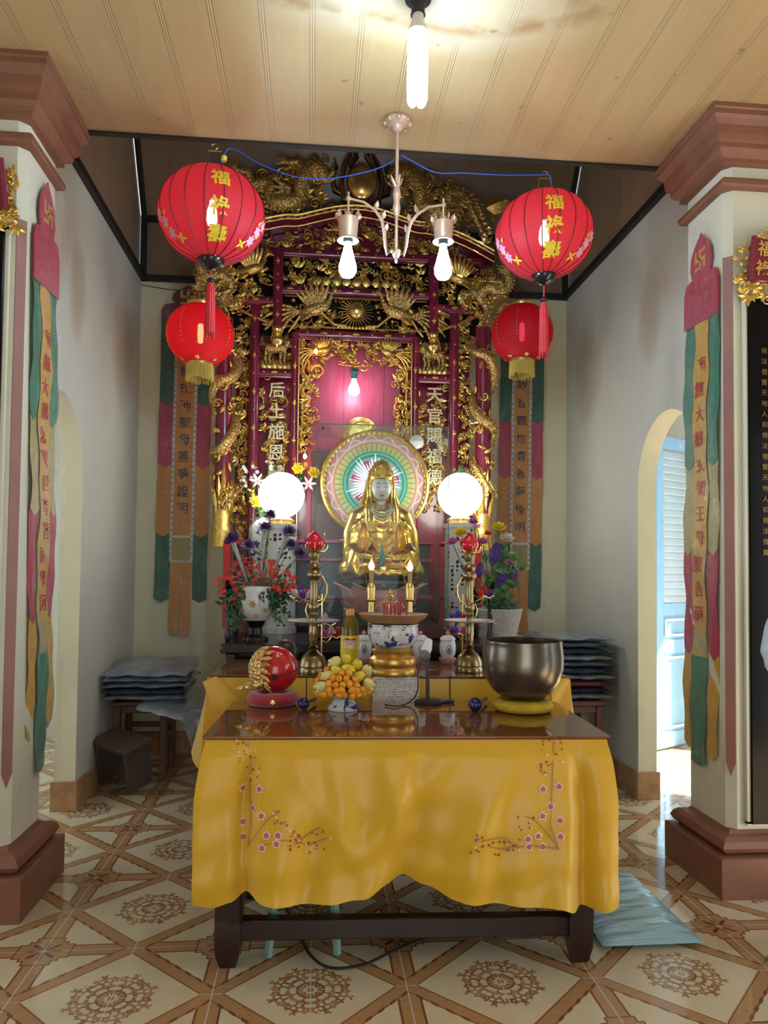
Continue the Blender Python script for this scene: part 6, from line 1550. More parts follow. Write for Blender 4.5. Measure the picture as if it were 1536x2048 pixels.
# fruit dish
b = atz(687, 1419, ZG); Y = b.y; k = px(Y); z = lambda y: ZG+.001+(1426-y)*k
fd = thing('footed_dish', 'blue and white footed dish heaped with yellow and orange fruits', 'dish', (b.x, Y, ZG))
mb = MB(); mb.lathe([(0, z(1426)), (31*k, z(1426)), (32*k, z(1422)), (29*k, z(1418)), (24*k, z(1414)), (20*k, z(1406)), (26*k, z(1402)), (44*k, z(1396)), (52*k, z(1391)), (53*k, z(1389)), (50*k, z(1390)), (26*k, z(1398)), (0, z(1399))], 40, (b.x, Y, 0)); part('dish_body', mb, m_blueporc, fd)
R_ = random.Random(31)
m_of = simple('orange fruit skin', (.85, .33, .02), .3, 0, .2, 30); m_yf = simple('yellow fruit skin', (.80, .62, .05), .3, 0, .2, 20); m_grn = simple('green calyx', (.16, .22, .04), .5); m_pale = simple('pale yellow fruit skin', (.78, .68, .24), .3, 0, .2, 20)
def fruit(name, label, mat, group, big):
    r = thing(name, label, 'fruit', (0, 0, 0), group=group); mb = MB()
    if big:
        mb.lathe([(0, -.024), (.016, -.021), (.023, -.006), (.021, .008), (.014, .021), (.008, .029), (0, .031)], 18); 
        for i in range(5): a = 2*PI*i/5; mb.sph((.018*math.cos(a), .018*math.sin(a), -.019), (.008, .008, .010), 8, 6)
    else: mb.lathe([(0, -.017), (.010, -.014), (.0155, -.002), (.013, .010), (.006, .017), (0, .019)], 12)
    part('flesh', mb, mat, r, world=False)
    mb = MB()
    for i in range(5): mb.leaf(T3(0, 0, .029 if big else .0175) @ R3(z=2*PI*i/5) @ R3(y=.5), .014 if big else .009, .008 if big else .005, .0015)
    mb.tube([(0, 0, .028 if big else .017), (.003, 0, .038 if big else .024)], .0022, 5); part('calyx', mb, m_grn, r, world=False)
    return r
of = fruit('orange_fruit', 'small orange fruit heaped on the blue and white footed dish', m_of, 'orange fruits on the footed dish', False)
yf = fruit('nippled_fruit', 'yellow nippled fruit set on the heap of orange fruits', m_yf, 'yellow nippled fruits on the footed dish', True)
pf = fruit('nippled_fruit', 'pale greenish nippled fruit near the edge of the fruit heap', m_pale, 'pale nippled fruits on the footed dish', True)
zd = z(1392); n_o = 0
spots = []
ring_ = [(0, 52, 24), (1, 54, 25), (2, 50, 23), (3, 43, 19), (4, 33, 14), (5, 20, 8)]
for lv, rp_, n in ring_:
    for i in range(n):
        a = 2*PI*(i+.5*(lv % 2))/n+R_.uniform(-.06, .06); rr_ = rp_*k*R_.uniform(.97, 1.05); spots.append((b.x+rr_*math.cos(a), Y+rr_*math.sin(a), zd+.004+lv*.021+R_.uniform(-.004, .004), a))
bigs = [(671, 1341, yf), (694, 1334, yf), (658, 1352, pf), (646, 1369, pf), (735, 1366, pf), (731, 1342, pf), (711, 1330, yf), (678, 1329, pf), (722, 1352, yf), (686, 1322, yf)]
bp = []
for i, (x, y, src) in enumerate(bigs):
    dp = -.060+.060*max(0, (1362-y))/40; q = at(x, y, Y+dp); bp.append((q, src))
for _ in range(30):                     # let the fruits settle side by side
    for i in range(len(bp)):
        for j in range(i):
            v_ = bp[i][0]-bp[j][0]
            if 1e-6 < v_.length < .047: w_ = v_.normalized()*(.048-v_.length)/2; bp[i][0][:] = bp[i][0]+w_; bp[j][0][:] = bp[j][0]-w_
mm = {}
for q, src in bp:
    ro = (R_.uniform(.5, 1.6), R_.uniform(-.7, .7), R_.uniform(0, 6)); 
    if src not in mm: mm[src] = 1; src.location = q; src.rotation_euler = ro
    else: dup(src, q, rot=ro)
first = True
for x, y, zz, a in spots:
    if any((Vector((x, y, zz))-q).length < .030 for q, s_ in bp): continue
    ro = (R_.uniform(-.5, 1.9), R_.uniform(-.6, .6), a+PI/2)
    if first: of.location = (x, y, zz); of.rotation_euler = ro; first = False
    else: dup(of, (x, y, zz), rot=ro)
# microphone
b = atz(857, 1407, ZG); Y = b.y; k = px(Y)
mc = thing('microphone', 'grey desk microphone on a thin stem and round black base', 'microphone', (b.x, Y, ZG))
mb = MB(); mb.lathe([(0, ZG+.001), (29*k, ZG+.001), (29*k, ZG+.010), (24*k, ZG+.018), (6*k, ZG+.022), (0, ZG+.023)], 32, (b.x, Y, 0)); part('stand_base', mb, m_black, mc)
q = at(849, 1312, Y-.03); q2 = at(858, 1282, Y+.05)
mb = MB(); mb.tube([(b.x-.004, Y, ZG+.02), (b.x-.006, Y, q.z-.02)], .0085, 10); part('stem', mb, simple('brown plastic', (.07, .045, .04), .4), mc)
mb = MB(); mb.tube([q+(q2-q)*.15, q+(q2-q)*.5, q2], [.020, .024, .016], 16); part('mic_body', mb, m_white, mc)
mb = MB(); mb.sph(q, (.027, .024, .027), 18, 12); part('mic_grille', mb, simple('grey mesh', (.20, .19, .18), .5, .5, .2, 90, .4, 300), mc)
cord('microphone_cable', 'black cable drooping from the microphone onto the front table', [at(843, 1318, Y), at(836, 1345, Y-.01), at(836, 1375, Y-.01), at(829, 1395, Y-.02), atz(812, 1408, ZG+.006), atz(790, 1412, ZG+.006), atz(770, 1409, ZG+.006)], .003, m_blackwire)
# bronze bowl
b = atz(1045, 1421, ZG); Y = b.y; k = px(Y)
mb = MB(); mb.torus((b.x, Y, ZG+.026), 46*k, 15.5*k, 72, 12, None, .025)
yr = solo('ring_cushion', mb, simple('yellow quilted cloth', (.62, .42, .02), .7, 0, .2, 30, .4, 70), 'yellow quilted ring cushion under the bronze bowl', 'cushion')
m_bz = Mat('dark bronze', (.20, .165, .12), .25, .8); m_bz.set('Base Color', m_bz.mix(m_bz.ramp(m_bz.noise(7, 5, stretch=(1, 1, .35)), .3, .7), (.20, .17, .13), (.10, .085, .065))); m_bz = m_bz.m
z = lambda y: ZG+.053+(1402-y)*k*.97
mb = MB(); mb.lathe([(0, z(1402)), (30*k, z(1402)), (46*k, z(1397)), (62*k, z(1383)), (75*k, z(1362)), (81.5*k, z(1338)), (82*k, z(1318)), (80*k, z(1296)), (78.5*k, z(1287)), (79.5*k, z(1284)), (78.5*k, z(1281)), (74*k, z(1282)), (74*k, z(1296)), (77*k, z(1320)), (76*k, z(1338)), (70*k, z(1362)), (56*k, z(1386)), (30*k, z(1396)), (0, z(1397))], 56, (b.x, Y, 0))
solo('singing_bowl', mb, m_bz, 'large dark bronze singing bowl on the yellow ring cushion', 'bowl')
# printed sheet leaning on the offering table's front
m_paper = Mat('printed paper', (.62, .60, .54), .7)
_, x_, y_, z_2 = m_paper.co('Object'); ln = ((z_2*1.)/.011).fract(); wd = m_paper.noise(60, 2, stretch=(2.2, 1, 1))
m_paper.set('Base Color', m_paper.mix((ln.gt(.45)*wd.gt(.5)).clamp(), (.78, .76, .70), (.36, .35, .34))); m_paper = m_paper.m
pY = O2.y-.05; a_, c_ = at(745, 1352, pY), at(838, 1408, pY)
mb = MB(); mb.grid(lambda u_, v_: (a_.x+(c_.x-a_.x)*u_, pY-.004*math.sin(PI*u_)-.012*v_, a_.z+(c_.z-a_.z)*v_-.004), 8, 6); mb2 = MB(); mb2.v = mb.v; mb.grid(lambda u_, v_: (a_.x+(c_.x-a_.x)*(1-u_), pY-.004*math.sin(PI*u_)-.012*v_+.0012, a_.z+(c_.z-a_.z)*v_-.004), 8, 6)
solo('printed_sheet', mb, m_paper, 'sheet of closely printed paper on the yellow front of the offering table', 'paper', smooth=False)
for x in (613, 900):
    q0, q1 = at(x, 1354, O2.y-.035), at(x, 1410, O2.y-.045); mb = MB(); mb.tube([q0, q1], .003, 5); solo('black_cord', mb, m_blackwire, 'thin black cord down the offering table cloth '+('left of the fruit heap' if x < 700 else 'right of the microphone'), 'cord')
# ------------------------------------------------------------------ vases and flowers
m_stem = simple('green stem', (.06, .14, .03), .5); m_foil = simple('silver wrap', (.55, .58, .55), .25, .5, .3, 40); m_leafg = simple('leaf green', (.035, .10, .035), .45, 0, .4, 20); m_leafp = simple('pale leaf green', (.10, .22, .06), .45, 0, .3, 20)
def petal_ring(mb, F, n, L, W_, tilt, off=0., z=0., curl=.1):
    for i in range(n): mb.leaf(F @ R3(z=2*PI*(i+off)/n) @ T3(L*.04, 0, z) @ R3(y=-tilt), L, W_, W_*.15, curl, 4)
def flower(name, label, pos, foot, bloom, mat, group=None, dirn=None, foil=False, cat='flower', leaves=2):
    foot = Vector(foot); pos = Vector(pos); r = thing(name, label, cat, foot, group=group)
    d = Vector(dirn) if dirn else (pos-foot).normalized()*.6+Vector((0, -.45, .25))
    mb = MB(); bloom(mb, look(pos, d)); part('bloom', mb, mat, r, ang=80)
    mid = (pos+foot)/2+Vector(((pos.x-foot.x)*.12, 0, .02)); mb = MB(); mb.tube([foot, mid, pos-d.normalized()*.012], .003, 6)
    R_ = random.Random(hash(label) % 999 if False else len(label)+int(pos.x*1000) % 97)
    for i in range(leaves):
        t = .35+.25*i; q = foot+(pos-foot)*t; a = R_.uniform(0, 6.28); mb.leaf(look(q, (math.cos(a)*.5, -.8, .3)) @ R3(z=R_.uniform(.3, 2.8)), .06, .02, .003, .2, 5)
    part('stem', mb, m_stem, r)
    if foil:
        mb = MB(); q = pos-d.normalized()*.02; mb.tube([pos-d.normalized()*.02, q+(foot-q)*.35, q+(foot-q)*.75], [.016, .011, .006], 7); part('foil_wrap', mb, m_foil, r, ang=10)
    return r
def aster(mb, F, R=.066):
    for j, (n, t_, q) in enumerate(((22, .05, 1.), (20, .4, .95), (18, .75, .8), (14, 1.1, .6), (8, 1.4, .5))): petal_ring(mb, F, n, R*q, R*.13, t_, .3*j, .004*j)
def rose(mb, F, R=.05):
    for j, (n, t_, q) in enumerate(((6, .15, 1.), (6, .55, .9), (5, .95, .75), (4, 1.3, .6))): petal_ring(mb, F, n, R*q, R*.85, t_, .4*j, .003*j, .25)
    mb.sph(F @ Vector((0, 0, R*.35)), R*.2, 8, 6)
def lily(mb, F, R=.06): petal_ring(mb, F, 6, R, R*.32, .5, 0, 0, -.2); petal_ring(mb, F, 6, R*.25, R*.06, 1.2)
def hyacinth(mb, F, R=.10):
    for i in range(90):
        t = i/90; a = i*2.4; rr = R*.36*math.sin(PI*min(.97, .12+.86*t))**.7; p = Vector((rr*math.cos(a), rr*math.sin(a), R*(1.5*t-.75)))
        G = F @ frame(p, (1, 0, 0), (0, 1, 0), (0, 0, 1)); G = look(G @ Vector((0, 0, 0)), (F.to_3x3() @ Vector((math.cos(a), math.sin(a), .2))))
        petal_ring(mb, G, 4, R*.15, R*.10, .5)
def spray(mb, F, R=.05, seed=1):
    R_ = random.Random(seed)
    for i in range(9):
        p = Vector((R_.uniform(-R, R), R_.uniform(-R, R), R_.uniform(-.02, .03))); G = F @ T3(*p) @ R3(x=R_.uniform(-.6, .6), y=R_.uniform(-.6, .6)); petal_ring(mb, G, 5, R*.34, R*.24, .25)
def mat_fl(n, c, v=.35): return simple(n, c, .55, 0, v, 40)
m_pur = mat_fl('purple petals', (.10, .045, .20)); m_redf = mat_fl('red petals', (.72, .045, .02), .2); m_yelf = mat_fl('yellow petals', (.78, .58, .03), .15); m_pinkf = mat_fl('pink petals', (.62, .16, .38)); m_lil = mat_fl('lilac white petals', (.62, .52, .60), .1); m_whf = mat_fl('cream petals', (.75, .66, .55), .1); m_hya = mat_fl('violet petals', (.10, .035, .30))
# left white vase
VY = 4.52; c = at(511, 1262, VY); k = px(VY); vb = ZA+.001
z = lambda y: vb+(1300-y)*k
va = thing('flower_vase', 'round white vase with gold flower pattern on a shiny black foot, full of red flowers', 'vase', (c.x, VY, ZA))
mb = MB(); mb.lathe([(0, z(1300)), (26*k, z(1300)), (24*k, z(1294)), (14*k, z(1288)), (12*k, z(1276)), (18*k, z(1266)), (20*k, z(1262)), (0, z(1261))], 28, (c.x, VY, 0)); part('foot', mb, m_blacklac, va)
mb = MB(); mb.lathe([(0, z(1262)), (24*k, z(1261)), (33*k, z(1251)), (39*k, z(1233)), (39*k, z(1215)), (35*k, z(1198)), (32*k, z(1194)), (31*k, z(1196)), (31*k, z(1210)), (0, z(1214))], 36, (c.x, VY, 0)); part('vase_body', mb, m_porc, va)
mb = MB()
for a_, yy, rr in ((-.1, 1228, 9), (.55, 1240, 7), (-.75, 1238, 7), (.1, 1252, 6)):
    F = frame((c.x+39.3*k*math.sin(a_), VY-39.3*k*math.cos(a_), z(yy)), (math.cos(a_), math.sin(a_), 0), (0, 0, 1), (math.sin(a_), -math.cos(a_), 0)); petal_ring(mb, F, 6, rr*k, rr*k*.35, .05)
part('gold_flower_print', mb, simple('gold print', (.42, .24, .03), .4, .3), va)
mouth = Vector((c.x, VY, z(1204)))
for i, (x, y, lab) in enumerate([(465, 1080, 'purple aster farthest left, above the black finial, stem wrapped in foil'), (530, 1059, 'purple aster in front of the blue and white vase, stem in foil'), (497, 1096, 'purple aster low between the two left foil stems'), (577, 1067, 'purple aster against the pierced pedestal, upper one'), (580, 1094, 'purple aster against the pierced pedestal, lower one'), (541, 1034, 'purple aster touching the bottom of the left globe'), (598, 1110, 'purple aster nearest the left red lotus bud')]):
    flower('purple_aster', lab, at(x, y, VY-.02+.03*(i % 3)), mouth+Vector(((x-508)*k*.2, 0, -.02)), aster, m_pur, 'purple asters in the white vase', foil=i in (0, 1, 3))
R_ = random.Random(5)
reds = [(486, 1130), (505, 1128), (470, 1150), (462, 1165), (490, 1150), (512, 1145), (535, 1133), (552, 1140), (530, 1160), (555, 1160), (575, 1150), (583, 1165), (450, 1180), (466, 1190), (515, 1160), (536, 1178), (560, 1175), (444, 1172), (590, 1178), (500, 1140), (545, 1185), (478, 1182)]
m_r = None
for i, (x, y) in enumerate(reds):
    Yf = VY+R_.uniform(-.10, .05); lab = 'spray of small red flowers in the round white vase'
    flower('red_flower_spray', lab, at(x, y, Yf), mouth+Vector(((x-510)*k*.25, 0, -.02)), (lambda mb, F, i=i: spray(mb, F, .055, i)), m_redf, 'red flower sprays in the white vase', leaves=1)
def sprig(label, a, b_, mat, n=9, group=None, L=.035):
    a, b_ = Vector(a), Vector(b_); r = thing('leaf_sprig', label, 'foliage', a, group=group); mid = (a+b_)/2+Vector((0, 0, .05)); P_ = [a*(1-t)**2+mid*2*t*(1-t)+b_*t*t for t in [i/8 for i in range(9)]]
    mb = MB(); mb.tube(P_, .0022, 5); part('twig', mb, m_stem, r)
    mb = MB(); q = random.Random(int(abs(b_.x)*9999))
    for i in range(n*3):
        t = .2+.8*q.random(); p = P_[int(t*8)]; mb.leaf(look(p+Vector((q.uniform(-.02, .02), q.uniform(-.02, .02), q.uniform(-.02, .02))), (q.uniform(-.6, .6), -.7, q.uniform(-.2, .8))) @ R3(z=q.uniform(0, 6.28)), L*q.uniform(.7, 1.3), L*.45, .002, .2, 4)
    part('leaves', mb, mat, r, ang=80)
for x, y in [(450, 1225), (462, 1245), (470, 1262), (452, 1200), (478, 1205), (500, 1196), (525, 1198), (548, 1205), (562, 1215), (570, 1235), (575, 1195), (590, 1188), (560, 1250), (520, 1218), (545, 1225), (440, 1212), (480, 1235), (580, 1205)]:
    sprig('small-leaved green sprig drooping from the round white vase', mouth+Vector(((x-510)*k*.3, -.02, -.01)), at(x, y, VY-.10+R_.uniform(-.03, .03)), m_leafg, 12, 'green sprigs in the white vase', .038)
mb = MB()                                # silver tinsel threads
for i in range(46):
    a_ = R_.uniform(-1.2, 1.2); L = R_.uniform(.12, .26); e = mouth+Vector((math.sin(a_)*L, -R_.uniform(.0, .12), math.cos(a_)*L*.8)); mb.tube([mouth, (mouth+e)/2+Vector((0, 0, .02)), e], .0012, 4)
solo('tinsel_spray', mb, m_foil, 'thin silver tinsel threads among the red flowers', 'tinsel', kind='stuff')
# blue and white vase behind, with pale flowers round the left globe
c = at(521, 1075, 5.16); k = px(5.16); z = lambda y: at(521, y, 5.16).z
v2 = thing('flower_vase', 'blue and white vase behind the purple asters', 'vase', (c.x, 5.16, ZA))
mb = MB(); mb.lathe([(0, ZA+.001), (20*k, ZA+.001), (18*k, ZA+.05), (14*k, z(1140)), (19*k, z(1108)), (23*k, z(1080)), (23*k, z(1058)), (18*k, z(1046)), (12*k, z(1040)), (15*k, z(1035)), (13*k, z(1036)), (10*k, z(1042)), (0, z(1043))], 32, (c.x, 5.16, 0)); part('vase_body', mb, m_blueporc, v2)
m2_ = Vector((c.x, 5.16, z(1036)))
for x, y, Yf, fn, mt, lab, nm in ((596, 938, 5.30, rose, m_yelf, 'large yellow flower above the left globe', 'yellow_flower'), (628, 946, 5.31, rose, m_yelf, 'large yellow flower touching the glass case corner', 'yellow_flower'), (515, 962, 5.16, lily, m_lil, 'pale lilac lily left of the left globe', 'lily'), (617, 968, 5.2, lily, m_lil, 'pale lilac lily between the left globe and the glass case', 'lily'), (500, 945, 5.2, lambda mb, F: spray(mb, F, .05, 3), m_lil, 'spray of tiny pinkish white blossoms left of the left globe', 'blossom_spray'), (492, 965, 5.2, lambda mb, F: spray(mb, F, .04, 4), m_whf, 'spray of tiny cream blossoms beside the gold dragon column', 'blossom_spray'), (538, 932, 5.26, lambda mb, F: spray(mb, F, .04, 6), m_lil, 'spray of tiny pale blossoms over the left globe', 'blossom_spray'), (512, 1004, 5.14, rose, m_yelf, 'small yellow flower below the pale lily, left of the globe', 'yellow_flower'), (505, 988, 5.16, lambda mb, F: spray(mb, F, .03, 8), m_yelf, 'spray of small yellow flowers left of the left globe', 'blossom_spray')):
    flower(nm, lab, at(x, y, Yf), m2_, fn, mt, dirn=(.1, -1, .2), leaves=2)
for x, y in ((560, 935), (575, 942), (612, 952)): sprig('dark green leaves above the left globe', m2_, at(x, y, 5.31), m_leafg, 7, 'leaves above the left globe', .07)
# right basket of flowers
VY = 4.55; c = at(998, 1262, VY); k = px(VY); z = lambda y: at(998, y, VY).z
bk = thing('flower_basket', 'pale woven basket of mixed flowers behind the bronze bowl', 'basket', (c.x, VY, ZA))
m_wick = simple('pale wicker', (.50, .47, .42), .7, 0, .2, 60)
mb = MB(); rows_ = 14
for j in range(rows_):
    t = j/(rows_-1); zz = ZA+.008+t*(z(1222)-ZA); r_ = (30+14*t)*k
    mb.tube([(c.x+(r_+.003*(-1)**(i+j))*math.cos(2*PI*i/40), VY+(r_+.003*(-1)**(i+j))*math.sin(2*PI*i/40), zz) for i in range(40)], .0085, 6, closed=True)
mb.lathe([(0, ZA+.002), (29*k, ZA+.002), (42*k, z(1224)), (0, z(1226))], 28, (c.x, VY, 0)); part('woven_wall', mb, m_wick, bk)
mouth = Vector((c.x, VY, z(1226)))
for i, (x, y, fn, mt, lab, nm) in enumerate([(990, 1106, lambda m, F: hyacinth(m, F, .085), m_hya, 'violet hyacinth, upper one, right of the candlestick', 'hyacinth'), (1002, 1160, lambda m, F: hyacinth(m, F, .095), m_hya, 'violet hyacinth low in the basket, beside the banner', 'hyacinth'), (1024, 1155, lambda m, F: hyacinth(m, F, .085), m_hya, 'violet hyacinth farthest right, over the banner', 'hyacinth'), (958, 1140, lambda m, F: hyacinth(m, F, .06), m_hya, 'small violet hyacinth touching the right candlestick stem', 'hyacinth'),
    (997, 1058, lambda m, F: rose(m, F, .055), m_yelf, 'yellow flower highest in the basket, before the right column', 'yellow_flower'), (922, 1069, lambda m, F: rose(m, F, .055), m_yelf, 'wide yellow flower under the right globe', 'yellow_flower'), (905, 1086, lambda m, F: rose(m, F, .045), m_pinkf, 'pink flower at the edge of the glass case', 'pink_flower'), (966, 1086, lambda m, F: rose(m, F, .045), m_pinkf, 'pink flower between the red bud lamp and the upper hyacinth', 'pink_flower'), (947, 1046, lambda m, F: rose(m, F, .04), m_pinkf, 'pink flower touching the foot of the right globe', 'pink_flower'), (955, 1055, lambda m, F: lily(m, F, .045), m_pinkf, 'small pink lily beside the right globe foot', 'lily'), (976, 1069, lambda m, F: rose(m, F, .03), m_redf, 'small red flower below the highest yellow one', 'red_flower'), (1013, 1080, lambda m, F: rose(m, F, .055), m_whf, 'cream white rose leaning right over the banner', 'white_rose'), (1018, 1128, lambda m, F: rose(m, F, .04), mat_fl('dusty pink petals', (.45, .22, .24)), 'dusty pink rose above the two low hyacinths', 'pink_rose'), (975, 1150, lambda m, F: rose(m, F, .035), m_pinkf, 'pink flower low between the hyacinths', 'pink_flower')]):
    flower(nm, lab, at(x, y, VY-.03+.03*(i % 3)), mouth+Vector(((x-985)*k*.2, 0, -.02)), fn, mt, dirn=(.15, -.25, 1) if 'hyacinth' in nm else None)
for x, y in ((1030, 1102), (1046, 1108), (1010, 1095), (985, 1125)): sprig('long pale green leaves over the right wall banner', mouth, at(x, y, VY-.02), m_leafp, 5, 'pale leaves in the basket', .075)
for x, y in ((965, 1205), (985, 1212), (1005, 1218), (1020, 1222), (1030, 1215), (975, 1195), (995, 1200), (1015, 1205)): sprig('dark green tinsel leaf sprig along the basket rim', mouth+Vector(((x-998)*k*.7, -.05, 0)), at(x, y, VY-.12), m_leafg, 8, 'leaf sprigs along the basket rim', .03)
# vase-like dark leaves beside the right globe
for x, y in ((908, 935), (925, 930), (945, 938)): sprig('dull green leaves above the right globe', (at(930, 1040, 5.32).x, 5.32, 1.70), at(x, y, 5.32), m_leafg, 6, 'leaves above the right globe', .06)
# ------------------------------------------------------------------ cloth banners in plastic sleeves
def cloth(n, c): return simple(n, c, .5, 0, .2, 30, .15, 200, Sheen_Weight=.2)
B_ = dict(wine=cloth('wine banner silk', (.16, .02, .045)), crimson=cloth('crimson banner silk', (.42, .025, .07)), green=cloth('green banner silk', (.008, .10, .055)), green2=cloth('bright green banner silk', (.02, .20, .12)),
          orange=cloth('orange banner silk', (.52, .20, .018)), gold=cloth('gold banner silk', (.60, .35, .04)), straw=cloth('straw banner silk', (.42, .36, .14)), olive=cloth('olive brocade', (.30, .23, .06)))
m_lace = Mat('lace edging', (.5, .5, .45), .6); m_lace = m_lace.m
m_ink = simple('ink lettering', (.03, .022, .05), .5); m_redink = simple('red lettering', (.48, .03, .03), .5)
m_plast = Mat('clear plastic sleeve', (1, 1, 1), .08); t = m_plast.t
tp = t.nodes.new('ShaderNodeBsdfTransparent'); gl = t.nodes.new('ShaderNodeBsdfGlossy'); gl.inputs['Roughness'].default_value = .13; gl.inputs[0].default_value = (.9, .95, 1, 1)
bn = t.nodes.new('ShaderNodeBump'); bn.inputs['Strength'].default_value = .9; bn.inputs['Distance'].default_value = .05; t.links.new(m_plast.noise(9, 5, .65, stretch=(2.5, 2.5, .8), dist=1.2).k, bn.inputs['Height']); t.links.new(bn.outputs[0], gl.inputs['Normal'])
b_ = t.nodes.new('ShaderNodeMixShader'); b_.inputs[0].default_value = .10; t.links.new(tp.outputs[0], b_.inputs[1]); t.links.new(gl.outputs[0], b_.inputs[2]); t.links.new(b_.outputs[0], m_plast.out.inputs[0]); m_plast = m_plast.m
def banner(label, F, H, W, sides, centre, chars, tails, head, ink, wob, lace=True, nh=.0):
    """F: frame at the top point of the headpiece; x along the width, y up, z off the wall. Fractions count from the top."""
    o = F @ Vector((0, -H, 0)); r = thing('hanging_banner', label, 'banner', o)
    def Wv(x, y): return .010+.006*math.sin(y*9+x*7+wob)+.004*math.sin(y*23+x*31)
    def strip(mb, x0, x1, y0, y1, dz=0., point=0, n=8):
        m = max(4, int(abs(y1-y0)*18))
        def S(u_, v_):
            y = y0+(y1-y0)*v_; x = x0+(x1-x0)*u_
            if point and v_ > .97: y += -point*(1-abs(2*u_-1))*1. if point else 0
            return F @ Vector((x, y, Wv(x, y)+dz))
        mb.grid(S, n, m); mb.grid(lambda u_, v_: S(1-u_, v_)-F.to_3x3() @ Vector((0, 0, .0015)), n, m)
    # headpiece: cloud-shaped lobe over a stepped shoulder
    hh = head*H; w = W/2
    P_ = [(-w, -hh), (-w, -hh*.62), (-w*.86, -hh*.50), (-w*.5, -hh*.47), (-w*.62, -hh*.36), (-w*.56, -hh*.22), (-w*.36, -hh*.12), (-w*.12, -hh*.05), (0, 0), (w*.12, -hh*.05), (w*.36, -hh*.12), (w*.56, -hh*.22), (w*.62, -hh*.36), (w*.5, -hh*.47), (w*.86, -hh*.50), (w, -hh*.62), (w, -hh)]
    mb = MB(); mb.prism(P_, .006, F @ T3(0, 0, .012)); part('headpiece', mb, B_[sides[0]], r, smooth=False)
    mb = MB(); manji(mb, F @ T3(0, -hh*.30, .0185), w*.30, .002); part('emblem', mb, m_yel if ink is m_ink else B_['gold'], r, smooth=False)
    sw = W*.28; cw = W*.40
    y = -hh
    for i, (cn, y1) in enumerate(sides[1:]):
        for s in (-1, 1):
            mb = MB(); a, b_ = sorted((s*W/2, s*(W/2-sw))); strip(mb, a, b_, y+.012, -y1*H, -.0025*i+.002, .03); part('side_panel', mb, B_[cn], r)
        y = -y1*H
    y = -hh
    for cn, y1 in centre:
        mb = MB(); strip(mb, -cw/2, cw/2, y, -y1*H, .004); part('centre_panel', mb, B_[cn], r); y = -y1*H
    for cn, x0, x1, y1 in tails:
        mb = MB(); strip(mb, x0*W, x1*W, y, -y1*H, .002, .012); part('tail', mb, B_[cn], r)
    if lace:
        mb = MB(); yl = -centre[-1][1]*H
        for s in (-1, 1): strip(mb, s*cw/2-.010, s*cw/2+.010, -hh, yl, .0055, 0, 2)
        for yy in (-centre[0][1]*H, yl): strip(mb, -cw/2, cw/2, yy+.009, yy-.009, .0055, 0, 2)
        mb.k = 1
        n = int((hh+abs(yl)-2*hh)/.045)
        for i in range(n):
            for s in (-1, 1): yy = -hh-.02-i*.045; mb.sph(F @ Vector((s*cw/2, yy, Wv(s*cw/2, yy)+.006)), .0055, 7, 5)
        part('lace_edging', mb, [m_lace, m_ink], r)
    mb = MB(); txt, y0, y1, sz = chars
    for i, c_ in enumerate(txt):
        yy = -H*(y0+(y1-y0)*i/(len(txt)-1)); put_text(mb, c_, F @ T3(0, yy, Wv(0, yy)+.006), sz, .02, .010)
    part('lettering', mb, ink, r, smooth=False)
    mb = MB(); R_ = random.Random(int(wob*10)+3)
    ph = [R_.uniform(0, 6) for _ in range(6)]
    mb.grid(lambda u_, v_: F @ Vector(((u_-.5)*W*1.14*(.55+.45*min(1, v_*9)), .03-(H+.09)*v_, .030+.008*math.sin(14*v_+5*u_+ph[0])+.009*abs(math.sin(19*v_-7*u_+ph[1]))+.006*abs(math.sin(31*v_+13*u_+ph[3]))+.005*math.sin(8*u_+ph[2]+11*v_))), 18, 110)
    part('plastic_sleeve', mb, m_plast, r, ang=180)
    return r
def hang(p, q, out):
    """frame of a flat hanging whose top point is p and foot is q"""
    v = (Vector(p)-Vector(q)).normalized(); o = Vector(out); u = v.cross(o).normalized(); w = u.cross(v); return frame(p, u, v, w), (Vector(p)-Vector(q)).length
F, H = hang(at(378, 572, YB-.012), at(358, 1272, YB-.012), (0, -1, 0)); Wb = 100*px(YB)
SD = ['wine', ('green', .335), ('crimson', .515), ('orange', .71), ('green', .895)]
banner('orange, green and red banner in plastic on the back wall left of the shrine', F, H, Wb, SD, [('orange', .72), ('olive', .79)], ('無極瑤池聖母菩薩證明', .20, .64, .092), [('orange', -.20, -.01, .995), ('orange', .01, .20, 1.)], .115, m_ink, .3)
F, H = hang(at(1046, 600, YB-.012), at(1036, 1262, YB-.012), (0, -1, 0)); Wb = 92*px(YB)
banner('orange, green and red banner in plastic on the back wall right of the shrine', F, H, Wb, ['wine', ('green', .365), ('crimson', .535), ('orange', .735), ('green', .93)], [('orange', .74), ('olive', .815)], ('南無妙音觀世音菩薩證明', .155, .69, .086), [('orange', -.20, -.01, .98), ('orange', .01, .20, 1.)], .11, m_ink, 1.1)
SD2 = ['crimson', ('green2', .40), ('straw', .555), ('crimson', .735), ('gold', .93)]
F, H = hang((PILL_L+.002, 3.36, 3.12), (PILL_L+.002, 3.48, .50), (1, 0, 0))
banner('tall gold banner with red lettering and green panels on the left pillar', F, H, .31, SD2, [('gold', .745), ('straw', .80)], ('南無大慈悲觀世音菩薩摩訶', .265, .715, .082), [('green2', -.20, .20, 1.0)], .18, m_redink, 2.2, False)
F, H = hang((PILL_R-.002, 3.345, 3.05), (PILL_R-.002, 3.40, .50), (-1, 0, 0))
banner('tall gold banner with red lettering and green panels on the right pillar', F, H, .31, ['crimson', ('green2', .435), ('straw', .60), ('crimson', .79), ('gold', .97)], [('gold', .75), ('straw', .80)], ('南無大慈女媧王母聖菩薩', .25, .72, .082), [('green2', -.24, .20, 1.0)], .17, m_redink, 3.4, False)

